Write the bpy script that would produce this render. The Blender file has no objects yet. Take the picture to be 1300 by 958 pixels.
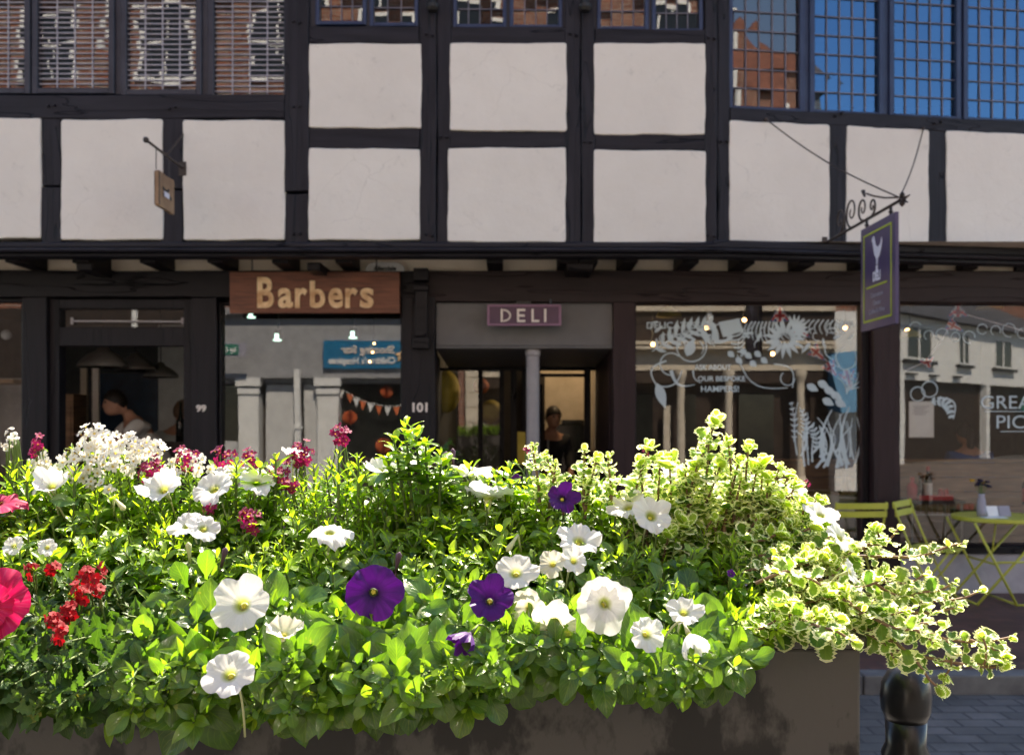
import bpy, bmesh, math, random
import numpy as np
from mathutils import Vector, Matrix
random.seed(7); RNG = np.random.default_rng(7)
PI = math.pi
sc = bpy.context.scene
COL = sc.collection
F = 1200.0; CX = 650.0; CY = 535.0; EYE = 1.45

def W(px, py, Y):
    "point of the place seen at photo position (px, py) and distance Y"
    return ((px-CX)/F*Y, Y, EYE+(CY-py)/F*Y)
def XX(px, Y): return (px-CX)/F*Y
def ZZ(py, Y): return EYE+(CY-py)/F*Y

# ------------------------------------------------------------------ materials
def newmat(name):
    m = bpy.data.materials.new(name); m.use_nodes = True
    nt = m.node_tree; nt.nodes.clear()
    out = nt.nodes.new('ShaderNodeOutputMaterial')
    return m, nt, out
def N(nt, t, **kw):
    n = nt.nodes.new(t)
    for k, v in kw.items():
        if k in n.inputs.keys(): n.inputs[k].default_value = v
        else: setattr(n, k, v)
    return n
def c4(c): return (c[0], c[1], c[2], 1.0)
def sc3(c, k): return tuple(min(1, x*k) for x in c)
def pbr(name, col, col2=None, rough=.6, spec=.4, metal=0, scale=6, stretch=(1,1,1), bump=.3, bscale=40, bdist=.003, lo=.35, hi=.65, emit=None, dirt=0.0, coat=0):
    m, nt, out = newmat(name); L = nt.links
    b = N(nt, 'ShaderNodeBsdfPrincipled'); b.inputs['Roughness'].default_value = rough
    b.inputs['Specular IOR Level'].default_value = spec; b.inputs['Metallic'].default_value = metal
    b.inputs['Coat Weight'].default_value = coat
    tc = N(nt, 'ShaderNodeTexCoord'); mp = N(nt, 'ShaderNodeMapping'); mp.inputs['Scale'].default_value = stretch
    L.new(tc.outputs['Object'], mp.inputs['Vector'])
    n1 = N(nt, 'ShaderNodeTexNoise', Scale=scale, Detail=6.0, Roughness=.6); L.new(mp.outputs[0], n1.inputs['Vector'])
    r = N(nt, 'ShaderNodeValToRGB'); r.color_ramp.elements[0].position = lo; r.color_ramp.elements[1].position = hi
    r.color_ramp.elements[0].color = c4(col); r.color_ramp.elements[1].color = c4(col2 if col2 else sc3(col, 1.3))
    L.new(n1.outputs['Fac'], r.inputs['Fac'])
    base = r.outputs['Color']
    if dirt > 0:
        n3 = N(nt, 'ShaderNodeTexNoise', Scale=1.7, Detail=8.0, Roughness=.75); L.new(tc.outputs['Object'], n3.inputs['Vector'])
        r3 = N(nt, 'ShaderNodeValToRGB'); r3.color_ramp.elements[0].position = .42; r3.color_ramp.elements[1].position = .7
        r3.color_ramp.elements[0].color = (0,0,0,1); r3.color_ramp.elements[1].color = (dirt, dirt, dirt, 1)
        L.new(n3.outputs['Fac'], r3.inputs['Fac'])
        mx = N(nt, 'ShaderNodeMix', data_type='RGBA'); L.new(r3.outputs['Color'], mx.inputs[0]); L.new(base, mx.inputs[6])
        mx.inputs[7].default_value = c4(sc3(col, .45)); base = mx.outputs[2]
    L.new(base, b.inputs['Base Color'])
    if bump > 0:
        n2 = N(nt, 'ShaderNodeTexNoise', Scale=bscale, Detail=5.0, Roughness=.6); L.new(mp.outputs[0], n2.inputs['Vector'])
        bp = N(nt, 'ShaderNodeBump', Strength=bump, Distance=bdist); L.new(n2.outputs['Fac'], bp.inputs['Height'])
        L.new(bp.outputs[0], b.inputs['Normal'])
    if emit:
        b.inputs['Emission Color'].default_value = c4(emit[0]); b.inputs['Emission Strength'].default_value = emit[1]
    L.new(b.outputs[0], out.inputs[0])
    return m

def glass_mat(name, base=.03, k=1.9, tint=(.93,.95,.95), wob=.05, gcol=(1,1,1)):
    m, nt, out = newmat(name); L = nt.links
    tr = N(nt, 'ShaderNodeBsdfTransparent'); tr.inputs[0].default_value = c4(tint)
    gl = N(nt, 'ShaderNodeBsdfGlossy'); gl.inputs['Roughness'].default_value = 0.0; gl.inputs[0].default_value = c4(gcol)
    fr = N(nt, 'ShaderNodeFresnel', IOR=1.5)
    ma = N(nt, 'ShaderNodeMath', operation='MULTIPLY_ADD'); ma.inputs[1].default_value = k; ma.inputs[2].default_value = base
    ma.use_clamp = True
    tc = N(nt, 'ShaderNodeTexCoord'); n = N(nt, 'ShaderNodeTexNoise', Scale=2.2, Detail=1.0); L.new(tc.outputs['Object'], n.inputs['Vector'])
    bp = N(nt, 'ShaderNodeBump', Strength=wob, Distance=.02); L.new(n.outputs['Fac'], bp.inputs['Height']); L.new(bp.outputs[0], gl.inputs['Normal'])
    mx = N(nt, 'ShaderNodeMixShader'); L.new(fr.outputs[0], ma.inputs[0]); L.new(ma.outputs[0], mx.inputs[0])
    L.new(tr.outputs[0], mx.inputs[1]); L.new(gl.outputs[0], mx.inputs[2]); L.new(mx.outputs[0], out.inputs[0])
    return m

def leaf_mat(name, dark, light, young_lit, margin=None, trans=.42, rough=.38, vein=.25, spec=.5):
    "UV: u across 0..1, v along 0..1; attribute 'young' = leaf freshness, lowered on low shoots to paint in shade"
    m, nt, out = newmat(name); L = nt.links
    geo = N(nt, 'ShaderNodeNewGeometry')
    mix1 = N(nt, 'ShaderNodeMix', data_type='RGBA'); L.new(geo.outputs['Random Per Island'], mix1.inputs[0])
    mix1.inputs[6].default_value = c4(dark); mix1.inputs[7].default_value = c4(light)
    at = N(nt, 'ShaderNodeAttribute', attribute_name='young_lit')
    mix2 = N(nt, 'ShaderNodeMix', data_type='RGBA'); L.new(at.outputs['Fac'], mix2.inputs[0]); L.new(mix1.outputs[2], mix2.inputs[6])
    mix2.inputs[7].default_value = c4(young_lit)
    uv = N(nt, 'ShaderNodeUVMap'); sx = N(nt, 'ShaderNodeSeparateXYZ'); L.new(uv.outputs[0], sx.inputs[0])
    a = N(nt, 'ShaderNodeMath', operation='SUBTRACT'); L.new(sx.outputs[0], a.inputs[0]); a.inputs[1].default_value = .5
    ab = N(nt, 'ShaderNodeMath', operation='ABSOLUTE'); L.new(a.outputs[0], ab.inputs[0])      # 0 mid .. .5 edge
    # midrib
    mr = N(nt, 'ShaderNodeMapRange'); L.new(ab.outputs[0], mr.inputs[0]); mr.inputs[1].default_value = .0; mr.inputs[2].default_value = .05
    mr.inputs[3].default_value = 1; mr.inputs[4].default_value = 0
    # side veins
    q = N(nt, 'ShaderNodeMath', operation='MULTIPLY_ADD'); L.new(ab.outputs[0], q.inputs[0]); q.inputs[1].default_value = -.9; L.new(sx.outputs[1], q.inputs[2])
    q2 = N(nt, 'ShaderNodeMath', operation='MULTIPLY'); L.new(q.outputs[0], q2.inputs[0]); q2.inputs[1].default_value = 44.0
    sn = N(nt, 'ShaderNodeMath', operation='SINE'); L.new(q2.outputs[0], sn.inputs[0])
    mr2 = N(nt, 'ShaderNodeMapRange'); L.new(sn.outputs[0], mr2.inputs[0]); mr2.inputs[1].default_value = .8; mr2.inputs[2].default_value = 1
    mr2.inputs[3].default_value = 0; mr2.inputs[4].default_value = .6
    mxv = N(nt, 'ShaderNodeMath', operation='MAXIMUM'); L.new(mr.outputs[0], mxv.inputs[0]); L.new(mr2.outputs[0], mxv.inputs[1])
    vs = N(nt, 'ShaderNodeMath', operation='MULTIPLY'); L.new(mxv.outputs[0], vs.inputs[0]); vs.inputs[1].default_value = vein
    mix3 = N(nt, 'ShaderNodeMix', data_type='RGBA'); L.new(vs.outputs[0], mix3.inputs[0]); L.new(mix2.outputs[2], mix3.inputs[6])
    mix3.inputs[7].default_value = c4(sc3(young_lit, 1.25)); colr = mix3.outputs[2]
    tcn = N(nt, 'ShaderNodeTexCoord'); nz = N(nt, 'ShaderNodeTexNoise', Scale=90.0, Detail=3.0); L.new(tcn.outputs['Object'], nz.inputs['Vector'])
    if margin:
        va = N(nt, 'ShaderNodeAttribute', attribute_name='edge')    # 0 centre .. 1 margin
        ad = N(nt, 'ShaderNodeMath', operation='MULTIPLY_ADD'); L.new(nz.outputs['Fac'], ad.inputs[0]); ad.inputs[1].default_value = .55; L.new(va.outputs['Fac'], ad.inputs[2])
        rr = N(nt, 'ShaderNodeMapRange'); L.new(ad.outputs[0], rr.inputs[0]); rr.inputs[1].default_value = .92; rr.inputs[2].default_value = 1.02
        mix4 = N(nt, 'ShaderNodeMix', data_type='RGBA'); L.new(rr.outputs[0], mix4.inputs[0]); L.new(colr, mix4.inputs[6])
        mix4.inputs[7].default_value = c4(margin); colr = mix4.outputs[2]
    hv = N(nt, 'ShaderNodeHueSaturation'); L.new(colr, hv.inputs['Color'])
    mv = N(nt, 'ShaderNodeMapRange'); L.new(nz.outputs['Fac'], mv.inputs[0]); mv.inputs[3].default_value = .7; mv.inputs[4].default_value = 1.3
    L.new(mv.outputs[0], hv.inputs['Value'])
    nb = N(nt, 'ShaderNodeTexNoise', Scale=38.0, Detail=4.0, Roughness=.7); L.new(tcn.outputs['Object'], nb.inputs['Vector'])
    rb = N(nt, 'ShaderNodeMapRange'); L.new(nb.outputs['Fac'], rb.inputs[0]); rb.inputs[1].default_value = .64; rb.inputs[2].default_value = .72; rb.inputs[4].default_value = .55
    mb_ = N(nt, 'ShaderNodeMix', data_type='RGBA'); L.new(rb.outputs[0], mb_.inputs[0]); L.new(hv.outputs[0], mb_.inputs[6]); mb_.inputs[7].default_value = (.30,.27,.06,1)
    class _o: pass
    hv = _o(); hv.outputs = [mb_.outputs[2]]
    b = N(nt, 'ShaderNodeBsdfPrincipled'); b.inputs['Roughness'].default_value = rough; b.inputs['Specular IOR Level'].default_value = spec
    L.new(hv.outputs[0], b.inputs['Base Color'])
    bp = N(nt, 'ShaderNodeBump', Strength=.35, Distance=.0012); L.new(mxv.outputs[0], bp.inputs['Height']); bp.invert = True
    L.new(bp.outputs[0], b.inputs['Normal'])
    tl = N(nt, 'ShaderNodeBsdfTranslucent')
    tint = N(nt, 'ShaderNodeMix', data_type='RGBA', blend_type='MULTIPLY'); tint.inputs[0].default_value = 1; L.new(hv.outputs[0], tint.inputs[6])
    tint.inputs[7].default_value = (1.0, 1.0, .35, 1) if not margin else (1, 1, .70, 1)
    g = N(nt, 'ShaderNodeBrightContrast'); g.inputs['Bright'].default_value = .0
    br = N(nt, 'ShaderNodeVectorMath', operation='SCALE'); L.new(tint.outputs[2], br.inputs[0]); br.inputs[3].default_value = 2.6 if not margin else 1.7
    L.new(br.outputs[0], tl.inputs[0])
    mx = N(nt, 'ShaderNodeMixShader'); mx.inputs[0].default_value = trans
    L.new(b.outputs[0], mx.inputs[1]); L.new(tl.outputs[0], mx.inputs[2]); L.new(mx.outputs[0], out.inputs[0])
    return m

def petal_mat(name, col, throat, edge=None, trans=.35, rough=.55, v1=.16, v2=.34, streak=.12, streakcol=None):
    "UV: u round the flower, v from throat to rim"
    m, nt, out = newmat(name); L = nt.links
    uv = N(nt, 'ShaderNodeUVMap'); sx = N(nt, 'ShaderNodeSeparateXYZ'); L.new(uv.outputs[0], sx.inputs[0])
    r = N(nt, 'ShaderNodeValToRGB'); e = r.color_ramp.elements
    e[0].position = v1; e[0].color = c4(throat); e[1].position = v2; e[1].color = c4(col)
    if edge: x = e.new(1.0); x.color = c4(edge); x2 = e.new(.8); x2.color = c4(col)
    L.new(sx.outputs[1], r.inputs['Fac'])
    cb = N(nt, 'ShaderNodeCombineXYZ'); m1 = N(nt, 'ShaderNodeMath', operation='MULTIPLY'); m1.inputs[1].default_value = 60.0
    L.new(sx.outputs[0], m1.inputs[0]); L.new(m1.outputs[0], cb.inputs[0]); L.new(sx.outputs[1], cb.inputs[1])
    geo = N(nt, 'ShaderNodeTexCoord')
    nz = N(nt, 'ShaderNodeTexNoise', Scale=1.0, Detail=3.0); L.new(cb.outputs[0], nz.inputs['Vector'])
    mr = N(nt, 'ShaderNodeMapRange'); L.new(nz.outputs['Fac'], mr.inputs[0]); mr.inputs[1].default_value = .52; mr.inputs[2].default_value = .75
    mr.inputs[4].default_value = streak
    mx0 = N(nt, 'ShaderNodeMix', data_type='RGBA'); L.new(mr.outputs[0], mx0.inputs[0]); L.new(r.outputs[0], mx0.inputs[6])
    mx0.inputs[7].default_value = c4(streakcol if streakcol else sc3(throat, .8))
    b = N(nt, 'ShaderNodeBsdfPrincipled'); b.inputs['Roughness'].default_value = rough; b.inputs['Specular IOR Level'].default_value = .25
    b.inputs['Sheen Weight'].default_value = .15
    L.new(mx0.outputs[2], b.inputs['Base Color'])
    bp = N(nt, 'ShaderNodeBump', Strength=.5, Distance=.0012); L.new(nz.outputs['Fac'], bp.inputs['Height']); L.new(bp.outputs[0], b.inputs['Normal'])
    tl = N(nt, 'ShaderNodeBsdfTranslucent'); L.new(mx0.outputs[2], tl.inputs[0])
    mx = N(nt, 'ShaderNodeMixShader'); mx.inputs[0].default_value = trans
    L.new(b.outputs[0], mx.inputs[1]); L.new(tl.outputs[0], mx.inputs[2]); L.new(mx.outputs[0], out.inputs[0])
    return m

def brick_mat(name, c1, c2, mortar, scale=1.0, bw=.22, bh=.075, rough=.85, wet=0, axis='XZ', ms=.008):
    m, nt, out = newmat(name); L = nt.links
    tc = N(nt, 'ShaderNodeTexCoord'); sp = N(nt, 'ShaderNodeSeparateXYZ'); L.new(tc.outputs['Object'], sp.inputs[0])
    cb = N(nt, 'ShaderNodeCombineXYZ'); L.new(sp.outputs[0], cb.inputs[0]); L.new(sp.outputs[2 if axis == 'XZ' else 1], cb.inputs[1])
    br = N(nt, 'ShaderNodeTexBrick', Scale=scale); L.new(cb.outputs[0], br.inputs['Vector'])
    br.inputs['Brick Width'].default_value = bw; br.inputs['Row Height'].default_value = bh; br.inputs['Mortar Size'].default_value = ms
    br.inputs['Color1'].default_value = c4(c1); br.inputs['Color2'].default_value = c4(c2); br.inputs['Mortar'].default_value = c4(mortar)
    nz = N(nt, 'ShaderNodeTexNoise', Scale=3.0, Detail=8.0, Roughness=.7); L.new(tc.outputs['Object'], nz.inputs['Vector'])
    hv = N(nt, 'ShaderNodeHueSaturation'); L.new(br.outputs['Color'], hv.inputs['Color'])
    mr = N(nt, 'ShaderNodeMapRange'); L.new(nz.outputs['Fac'], mr.inputs[0]); mr.inputs[1].default_value = .3; mr.inputs[2].default_value = .7; mr.inputs[3].default_value = .6; mr.inputs[4].default_value = 1.35
    L.new(mr.outputs[0], hv.inputs['Value'])
    b = N(nt, 'ShaderNodeBsdfPrincipled'); b.inputs['Roughness'].default_value = rough; L.new(hv.outputs[0], b.inputs['Base Color'])
    bp = N(nt, 'ShaderNodeBump', Strength=.6, Distance=.006); L.new(br.outputs['Fac'], bp.inputs['Height']); bp.invert = True; L.new(bp.outputs[0], b.inputs['Normal'])
    L.new(b.outputs[0], out.inputs[0])
    return m

def plaster_mat():
    m, nt, out = newmat('painted_plaster'); L = nt.links
    tc = N(nt, 'ShaderNodeTexCoord')
    n1 = N(nt, 'ShaderNodeTexNoise', Scale=1.2, Detail=5.0, Roughness=.6); L.new(tc.outputs['Object'], n1.inputs['Vector'])
    r = N(nt, 'ShaderNodeValToRGB'); r.color_ramp.elements[0].position = .3; r.color_ramp.elements[1].position = .7
    r.color_ramp.elements[0].color = (.66,.61,.55,1); r.color_ramp.elements[1].color = (.735,.685,.62,1); L.new(n1.outputs['Fac'], r.inputs[0])
    # small stains and scuffs
    n2 = N(nt, 'ShaderNodeTexNoise', Scale=7.0, Detail=9.0, Roughness=.8, Distortion=.6); L.new(tc.outputs['Object'], n2.inputs['Vector'])
    r2 = N(nt, 'ShaderNodeMapRange'); L.new(n2.outputs['Fac'], r2.inputs[0]); r2.inputs[1].default_value = .58; r2.inputs[2].default_value = .76; r2.inputs[4].default_value = .55
    mx = N(nt, 'ShaderNodeMix', data_type='RGBA'); L.new(r2.outputs[0], mx.inputs[0]); L.new(r.outputs[0], mx.inputs[6]); mx.inputs[7].default_value = (.36,.33,.31,1)
    # hairline cracks in some places only
    wv = N(nt, 'ShaderNodeTexNoise', Scale=3.0, Detail=4.0); L.new(tc.outputs['Object'], wv.inputs['Vector'])
    ad = N(nt, 'ShaderNodeVectorMath', operation='MULTIPLY_ADD'); L.new(wv.outputs['Color'], ad.inputs[0]); ad.inputs[1].default_value = (.35,.35,.35); L.new(tc.outputs['Object'], ad.inputs[2])
    vo = N(nt, 'ShaderNodeTexVoronoi', feature='DISTANCE_TO_EDGE', Scale=1.5); L.new(ad.outputs[0], vo.inputs['Vector'])
    vr = N(nt, 'ShaderNodeMapRange'); L.new(vo.outputs['Distance'], vr.inputs[0]); vr.inputs[1].default_value = .0; vr.inputs[2].default_value = .007; vr.inputs[3].default_value = .2; vr.inputs[4].default_value = 0
    mk = N(nt, 'ShaderNodeMapRange'); L.new(n1.outputs['Fac'], mk.inputs[0]); mk.inputs[1].default_value = .52; mk.inputs[2].default_value = .62
    mm = N(nt, 'ShaderNodeMath', operation='MULTIPLY'); L.new(vr.outputs[0], mm.inputs[0]); L.new(mk.outputs[0], mm.inputs[1])
    mx2 = N(nt, 'ShaderNodeMix', data_type='RGBA'); L.new(mm.outputs[0], mx2.inputs[0]); L.new(mx.outputs[2], mx2.inputs[6]); mx2.inputs[7].default_value = (.22,.19,.17,1); mx = mx2
    b = N(nt, 'ShaderNodeBsdfPrincipled'); b.inputs['Roughness'].default_value = .85; b.inputs['Specular IOR Level'].default_value = .2; L.new(mx.outputs[2], b.inputs['Base Color'])
    n3 = N(nt, 'ShaderNodeTexNoise', Scale=5.0, Detail=3.0); L.new(tc.outputs['Object'], n3.inputs['Vector'])
    n4 = N(nt, 'ShaderNodeTexNoise', Scale=60.0, Detail=4.0); L.new(tc.outputs['Object'], n4.inputs['Vector'])
    b1 = N(nt, 'ShaderNodeBump', Strength=.5, Distance=.02); L.new(n3.outputs[0], b1.inputs['Height'])
    b2 = N(nt, 'ShaderNodeBump', Strength=.35, Distance=.003); L.new(n4.outputs[0], b2.inputs['Height']); L.new(b1.outputs[0], b2.inputs['Normal'])
    L.new(b2.outputs[0], b.inputs['Normal']); L.new(b.outputs[0], out.inputs[0])
    return m
def timber_mat(name, c1, c2, vertical=True, rough=.5, crack=1.0):
    m, nt, out = newmat(name); L = nt.links
    tc = N(nt, 'ShaderNodeTexCoord'); mp = N(nt, 'ShaderNodeMapping'); mp.inputs['Scale'].default_value = (9,9,.7) if vertical else (.7,9,9)
    L.new(tc.outputs['Object'], mp.inputs['Vector'])
    n1 = N(nt, 'ShaderNodeTexNoise', Scale=2.0, Detail=8.0, Roughness=.65); L.new(mp.outputs[0], n1.inputs['Vector'])
    r = N(nt, 'ShaderNodeValToRGB'); r.color_ramp.elements[0].position = .35; r.color_ramp.elements[1].position = .7
    r.color_ramp.elements[0].color = c4(c1); r.color_ramp.elements[1].color = c4(c2); L.new(n1.outputs[0], r.inputs[0])
    n2 = N(nt, 'ShaderNodeTexNoise', Scale=1.0, Detail=2.0, Distortion=.12); L.new(mp.outputs[0], n2.inputs['Vector'])
    # long drying cracks: thin band of the noise
    s = N(nt, 'ShaderNodeMath', operation='SUBTRACT'); L.new(n2.outputs[0], s.inputs[0]); s.inputs[1].default_value = .56
    a = N(nt, 'ShaderNodeMath', operation='ABSOLUTE'); L.new(s.outputs[0], a.inputs[0])
    cr = N(nt, 'ShaderNodeMapRange'); L.new(a.outputs[0], cr.inputs[0]); cr.inputs[1].default_value = 0; cr.inputs[2].default_value = .008; cr.inputs[3].default_value = crack*.75; cr.inputs[4].default_value = 0
    mx = N(nt, 'ShaderNodeMix', data_type='RGBA'); L.new(cr.outputs[0], mx.inputs[0]); L.new(r.outputs[0], mx.inputs[6]); mx.inputs[7].default_value = c4(sc3(c1, .3))
    b = N(nt, 'ShaderNodeBsdfPrincipled'); b.inputs['Roughness'].default_value = rough; b.inputs['Specular IOR Level'].default_value = .22; L.new(mx.outputs[2], b.inputs['Base Color'])
    b1 = N(nt, 'ShaderNodeBump', Strength=.6, Distance=.006); L.new(n1.outputs[0], b1.inputs['Height'])
    b2 = N(nt, 'ShaderNodeBump', Strength=1.0, Distance=.012); b2.invert = True; L.new(cr.outputs[0], b2.inputs['Height']); L.new(b1.outputs[0], b2.inputs['Normal'])
    L.new(b2.outputs[0], b.inputs['Normal']); L.new(b.outputs[0], out.inputs[0])
    return m

M = {}
M['plaster'] = plaster_mat()
M['tv'] = timber_mat('dark_painted_timber_upright', (.009,.0085,.013), (.022,.021,.029), True)
M['th'] = timber_mat('dark_painted_timber_rail', (.009,.0085,.013), (.022,.021,.029), False)
M['lv'] = timber_mat('black_shopfront_timber_upright', (.007,.006,.008), (.014,.011,.014), True, .5, .6)
M['lh'] = timber_mat('black_shopfront_timber_beam', (.006,.005,.006), (.013,.010,.012), False, .5)
M['bv'] = timber_mat('brown_shopfront_timber_upright', (.022,.011,.012), (.034,.018,.020), True, .5, .5)
M['bh'] = timber_mat('brown_shopfront_timber_beam', (.018,.011,.011), (.030,.018,.018), False, .5, .5)
M['framedark'] = pbr('dark_window_frame_paint', (.018,.02,.032), (.03,.033,.05), rough=.4, bump=.2)
M['bluframe'] = pbr('blue_black_window_paint', (.014,.028,.075), (.022,.042,.10), rough=.35, bump=.2)
M['lead'] = pbr('window_lead', (.26,.25,.29), (.40,.38,.42), rough=.5, bump=.2)
M['leadr'] = pbr('window_lead_grey', (.09,.09,.12), (.15,.14,.17), rough=.5, bump=.2)
M['glass'] = glass_mat('shop_glass', base=.01, k=2.3, wob=.012)
M['skyglass'] = glass_mat('sky_tinted_leaded_glass', base=.15, k=2.0, wob=.06, gcol=(.28,.62,1.0))  # blue gloss tint deepens the reflected sky, painted into the reflection
M['upglass'] = glass_mat('old_leaded_glass', base=.05, k=2.0, wob=.07)
M['infill'] = pbr('cream_beam_fill', (.78,.68,.56), (.84,.75,.63), rough=.85)
M['soffit'] = pbr('soffit_boards', (.45,.40,.32), (.55,.48,.4), rough=.8)
M['greypaint'] = pbr('grey_fascia_paint', (.105,.10,.098), (.125,.118,.115), rough=.55, bump=.1)
M['postgrey'] = pbr('grey_column_paint', (.25,.23,.24), (.31,.285,.29), rough=.45, bump=.15)
M['black'] = pbr('black_metal', (.012,.012,.013), (.02,.02,.02), rough=.4, bump=.1)
M['iron'] = pbr('rusty_wrought_iron', (.025,.018,.016), (.055,.038,.032), rough=.55, bump=.4)
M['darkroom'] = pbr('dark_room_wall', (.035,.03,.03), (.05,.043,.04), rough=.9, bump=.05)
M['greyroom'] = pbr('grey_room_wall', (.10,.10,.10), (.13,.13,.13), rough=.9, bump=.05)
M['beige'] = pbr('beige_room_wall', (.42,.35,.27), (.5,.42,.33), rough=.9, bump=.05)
M['floorwood'] = pbr('shop_floor', (.07,.05,.035), (.12,.085,.06), rough=.6, stretch=(1,8,1))
M['plank'] = pbr('pine_planks', (.13,.068,.035), (.24,.13,.068), rough=.6, scale=3, stretch=(1,1,9), bump=.3)
M['lilac'] = pbr('lilac_white_plinth_paint', (.34,.33,.37), (.42,.40,.45), rough=.7, dirt=.3)
M['yellow'] = pbr('chartreuse_metal_paint', (.40,.42,.045), (.48,.49,.07), rough=.4, spec=.5, bump=.1, bscale=20)
M['white'] = pbr('white_gloss_paint', (.72,.72,.70), (.8,.8,.78), rough=.5, bump=.1)
M['offwhite'] = pbr('stone_white_paint', (.55,.55,.54), (.66,.66,.65), rough=.7, bump=.15, dirt=.2)
M['cream'] = pbr('cream_stone', (.55,.48,.38), (.66,.58,.47), rough=.8, dirt=.2)
M['brown'] = pbr('brown_shop_paint', (.028,.018,.013), (.045,.028,.02), rough=.5)
M['teal'] = pbr('teal_sign_blue', (.0,.13,.27), (.0,.16,.32), rough=.5, bump=0)
M['green'] = pbr('green_sign_paint', (.02,.16,.11), (.03,.2,.14), rough=.5, bump=0)
M['orange'] = pbr('orange_paper', (.55,.12,.04), (.68,.17,.06), rough=.7, bump=.1)
M['yelpaper'] = pbr('yellow_paper', (.42,.33,.05), (.52,.42,.08), rough=.7, bump=.1)
M['paper'] = pbr('white_paper', (.72,.74,.78), (.8,.82,.85), rough=.8, bump=0)
M['blackink'] = pbr('black_print', (.02,.02,.02), (.03,.03,.03), rough=.7, bump=0)
M['greyink'] = pbr('grey_print', (.28,.27,.33), (.32,.31,.37), rough=.7, bump=0)
M['purple'] = pbr('deep_purple_board', (.062,.045,.105), (.075,.055,.125), rough=.45, bump=.05)
M['plum'] = pbr('plum_sign_paint', (.085,.04,.068), (.10,.05,.08), rough=.5, bump=.05)
M['pinkpaint'] = pbr('dusky_pink_paint', (.22,.11,.17), (.26,.13,.20), rough=.5, bump=.05)
M['creamlet'] = pbr('cream_lettering', (.75,.66,.58), (.8,.7,.62), rough=.5, bump=0)
M['lime'] = pbr('lime_line_paint', (.35,.42,.03), (.4,.48,.04), rough=.5, bump=0)
M['whitelet'] = pbr('pale_lettering', (.6,.6,.7), (.68,.68,.78), rough=.5, bump=0)
M['signwood'] = pbr('red_stained_sign_wood', (.075,.022,.011), (.21,.072,.036), rough=.5, scale=4, stretch=(1,1,11), bump=.4, bscale=20, lo=.3, hi=.72)
M['gold'] = pbr('pale_gold_letters', (.50,.27,.12), (.86,.62,.36), rough=.45, scale=9, bump=.1)
M['tanwood'] = pbr('weathered_sign_board', (.22,.13,.075), (.34,.21,.12), rough=.65)
M['red'] = pbr('red_enamel', (.42,.015,.02), (.5,.02,.03), rough=.35, bump=0)
M['pinkbottle'] = pbr('pink_red_bottle', (.5,.05,.08), (.6,.08,.12), rough=.25, bump=0)
M['darkbottle'] = pbr('dark_bottle_glass', (.012,.014,.012), (.02,.02,.018), rough=.12, spec=.7, bump=0)
M['steel'] = pbr('brushed_steel', (.30,.30,.31), (.4,.4,.4), rough=.35, metal=.8, bump=.1)
M['lampmetal'] = pbr('aged_lamp_metal', (.20,.18,.17), (.30,.27,.25), rough=.3, metal=.2, bump=.1)
M['screen'] = pbr('dark_blue_picture', (.004,.02,.045), (.008,.04,.085), rough=.3, bump=0)
M['skin'] = pbr('skin', (.42,.22,.15), (.5,.27,.19), rough=.5, bump=.05)
M['hairdark'] = pbr('dark_hair', (.012,.009,.008), (.03,.022,.018), rough=.5, scale=40, stretch=(1,1,.2))
M['hairbrown'] = pbr('brown_hair', (.10,.055,.03), (.16,.09,.05), rough=.5, scale=40, stretch=(1,1,.2))
M['tshirt'] = pbr('white_tshirt', (.55,.56,.56), (.63,.64,.64), rough=.9, bump=.3, bscale=12, bdist=.01)
M['cape'] = pbr('pale_grey_cape', (.45,.5,.5), (.52,.57,.57), rough=.8, bump=.3, bscale=9, bdist=.015)
M['bluetop'] = pbr('blue_top_cloth', (.035,.09,.28), (.05,.12,.34), rough=.9, bump=.3, bscale=12, bdist=.01)
M['blackcloth'] = pbr('black_cloth', (.012,.012,.014), (.02,.02,.022), rough=.9)
M['denim'] = pbr('dark_denim', (.02,.03,.06), (.03,.045,.08), rough=.9)
M['warmbulb'] = pbr('lit_warm_bulb', (1,.8,.5), emit=((1,.55,.22), 4.0), bump=0)
M['coolspot'] = pbr('lit_cool_spot', (.8,1,.95), emit=((.55,1,.88), .75), bump=0)
M['brick'] = brick_mat('red_brick', (.16,.055,.035), (.25,.09,.05), (.32,.28,.24))
M['tile'] = brick_mat('red_roof_tile', (.14,.045,.03), (.22,.075,.045), (.06,.03,.02), bw=.17, bh=.14)
M['slate'] = brick_mat('grey_slate', (.06,.065,.075), (.09,.095,.11), (.02,.02,.025), bw=.25, bh=.18)
M['paving'] = brick_mat('dark_red_brick_paving', (.075,.030,.026), (.13,.055,.045), (.045,.035,.032), bw=.21, bh=.105, rough=.5, axis='XY', ms=.006)
M['asphalt'] = pbr('road_asphalt', (.05,.05,.052), (.075,.074,.075), rough=.9, bump=.6, bscale=120)
M['kerbstone'] = pbr('granite_kerb', (.09,.085,.085), (.15,.145,.14), rough=.8, bump=.5)
M['earth'] = pbr('pale_ground', (.16,.14,.12), (.22,.2,.17), rough=.95, scale=.4)
M['pot'] = pbr('patchy_brown_planter', (.014,.013,.0125), (.066,.061,.057), rough=.5, scale=9, bump=.4, bscale=60, bdist=.002, lo=.47, hi=.53, stretch=(1,1,.6))  # narrow noise ramp splits the colour into dark and pale patches
M['soil'] = pbr('potting_soil', (.012,.009,.006), (.035,.025,.018), rough=1, bump=1, bscale=120, bdist=.01)
M['bollard'] = pbr('black_gloss_cast_iron', (.006,.006,.007), (.012,.012,.013), rough=.28, spec=.4, bump=.25, bscale=25)
M['cushion'] = pbr('grey_cushion', (.28,.31,.34), (.4,.42,.44), rough=.9, bump=.3)

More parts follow.
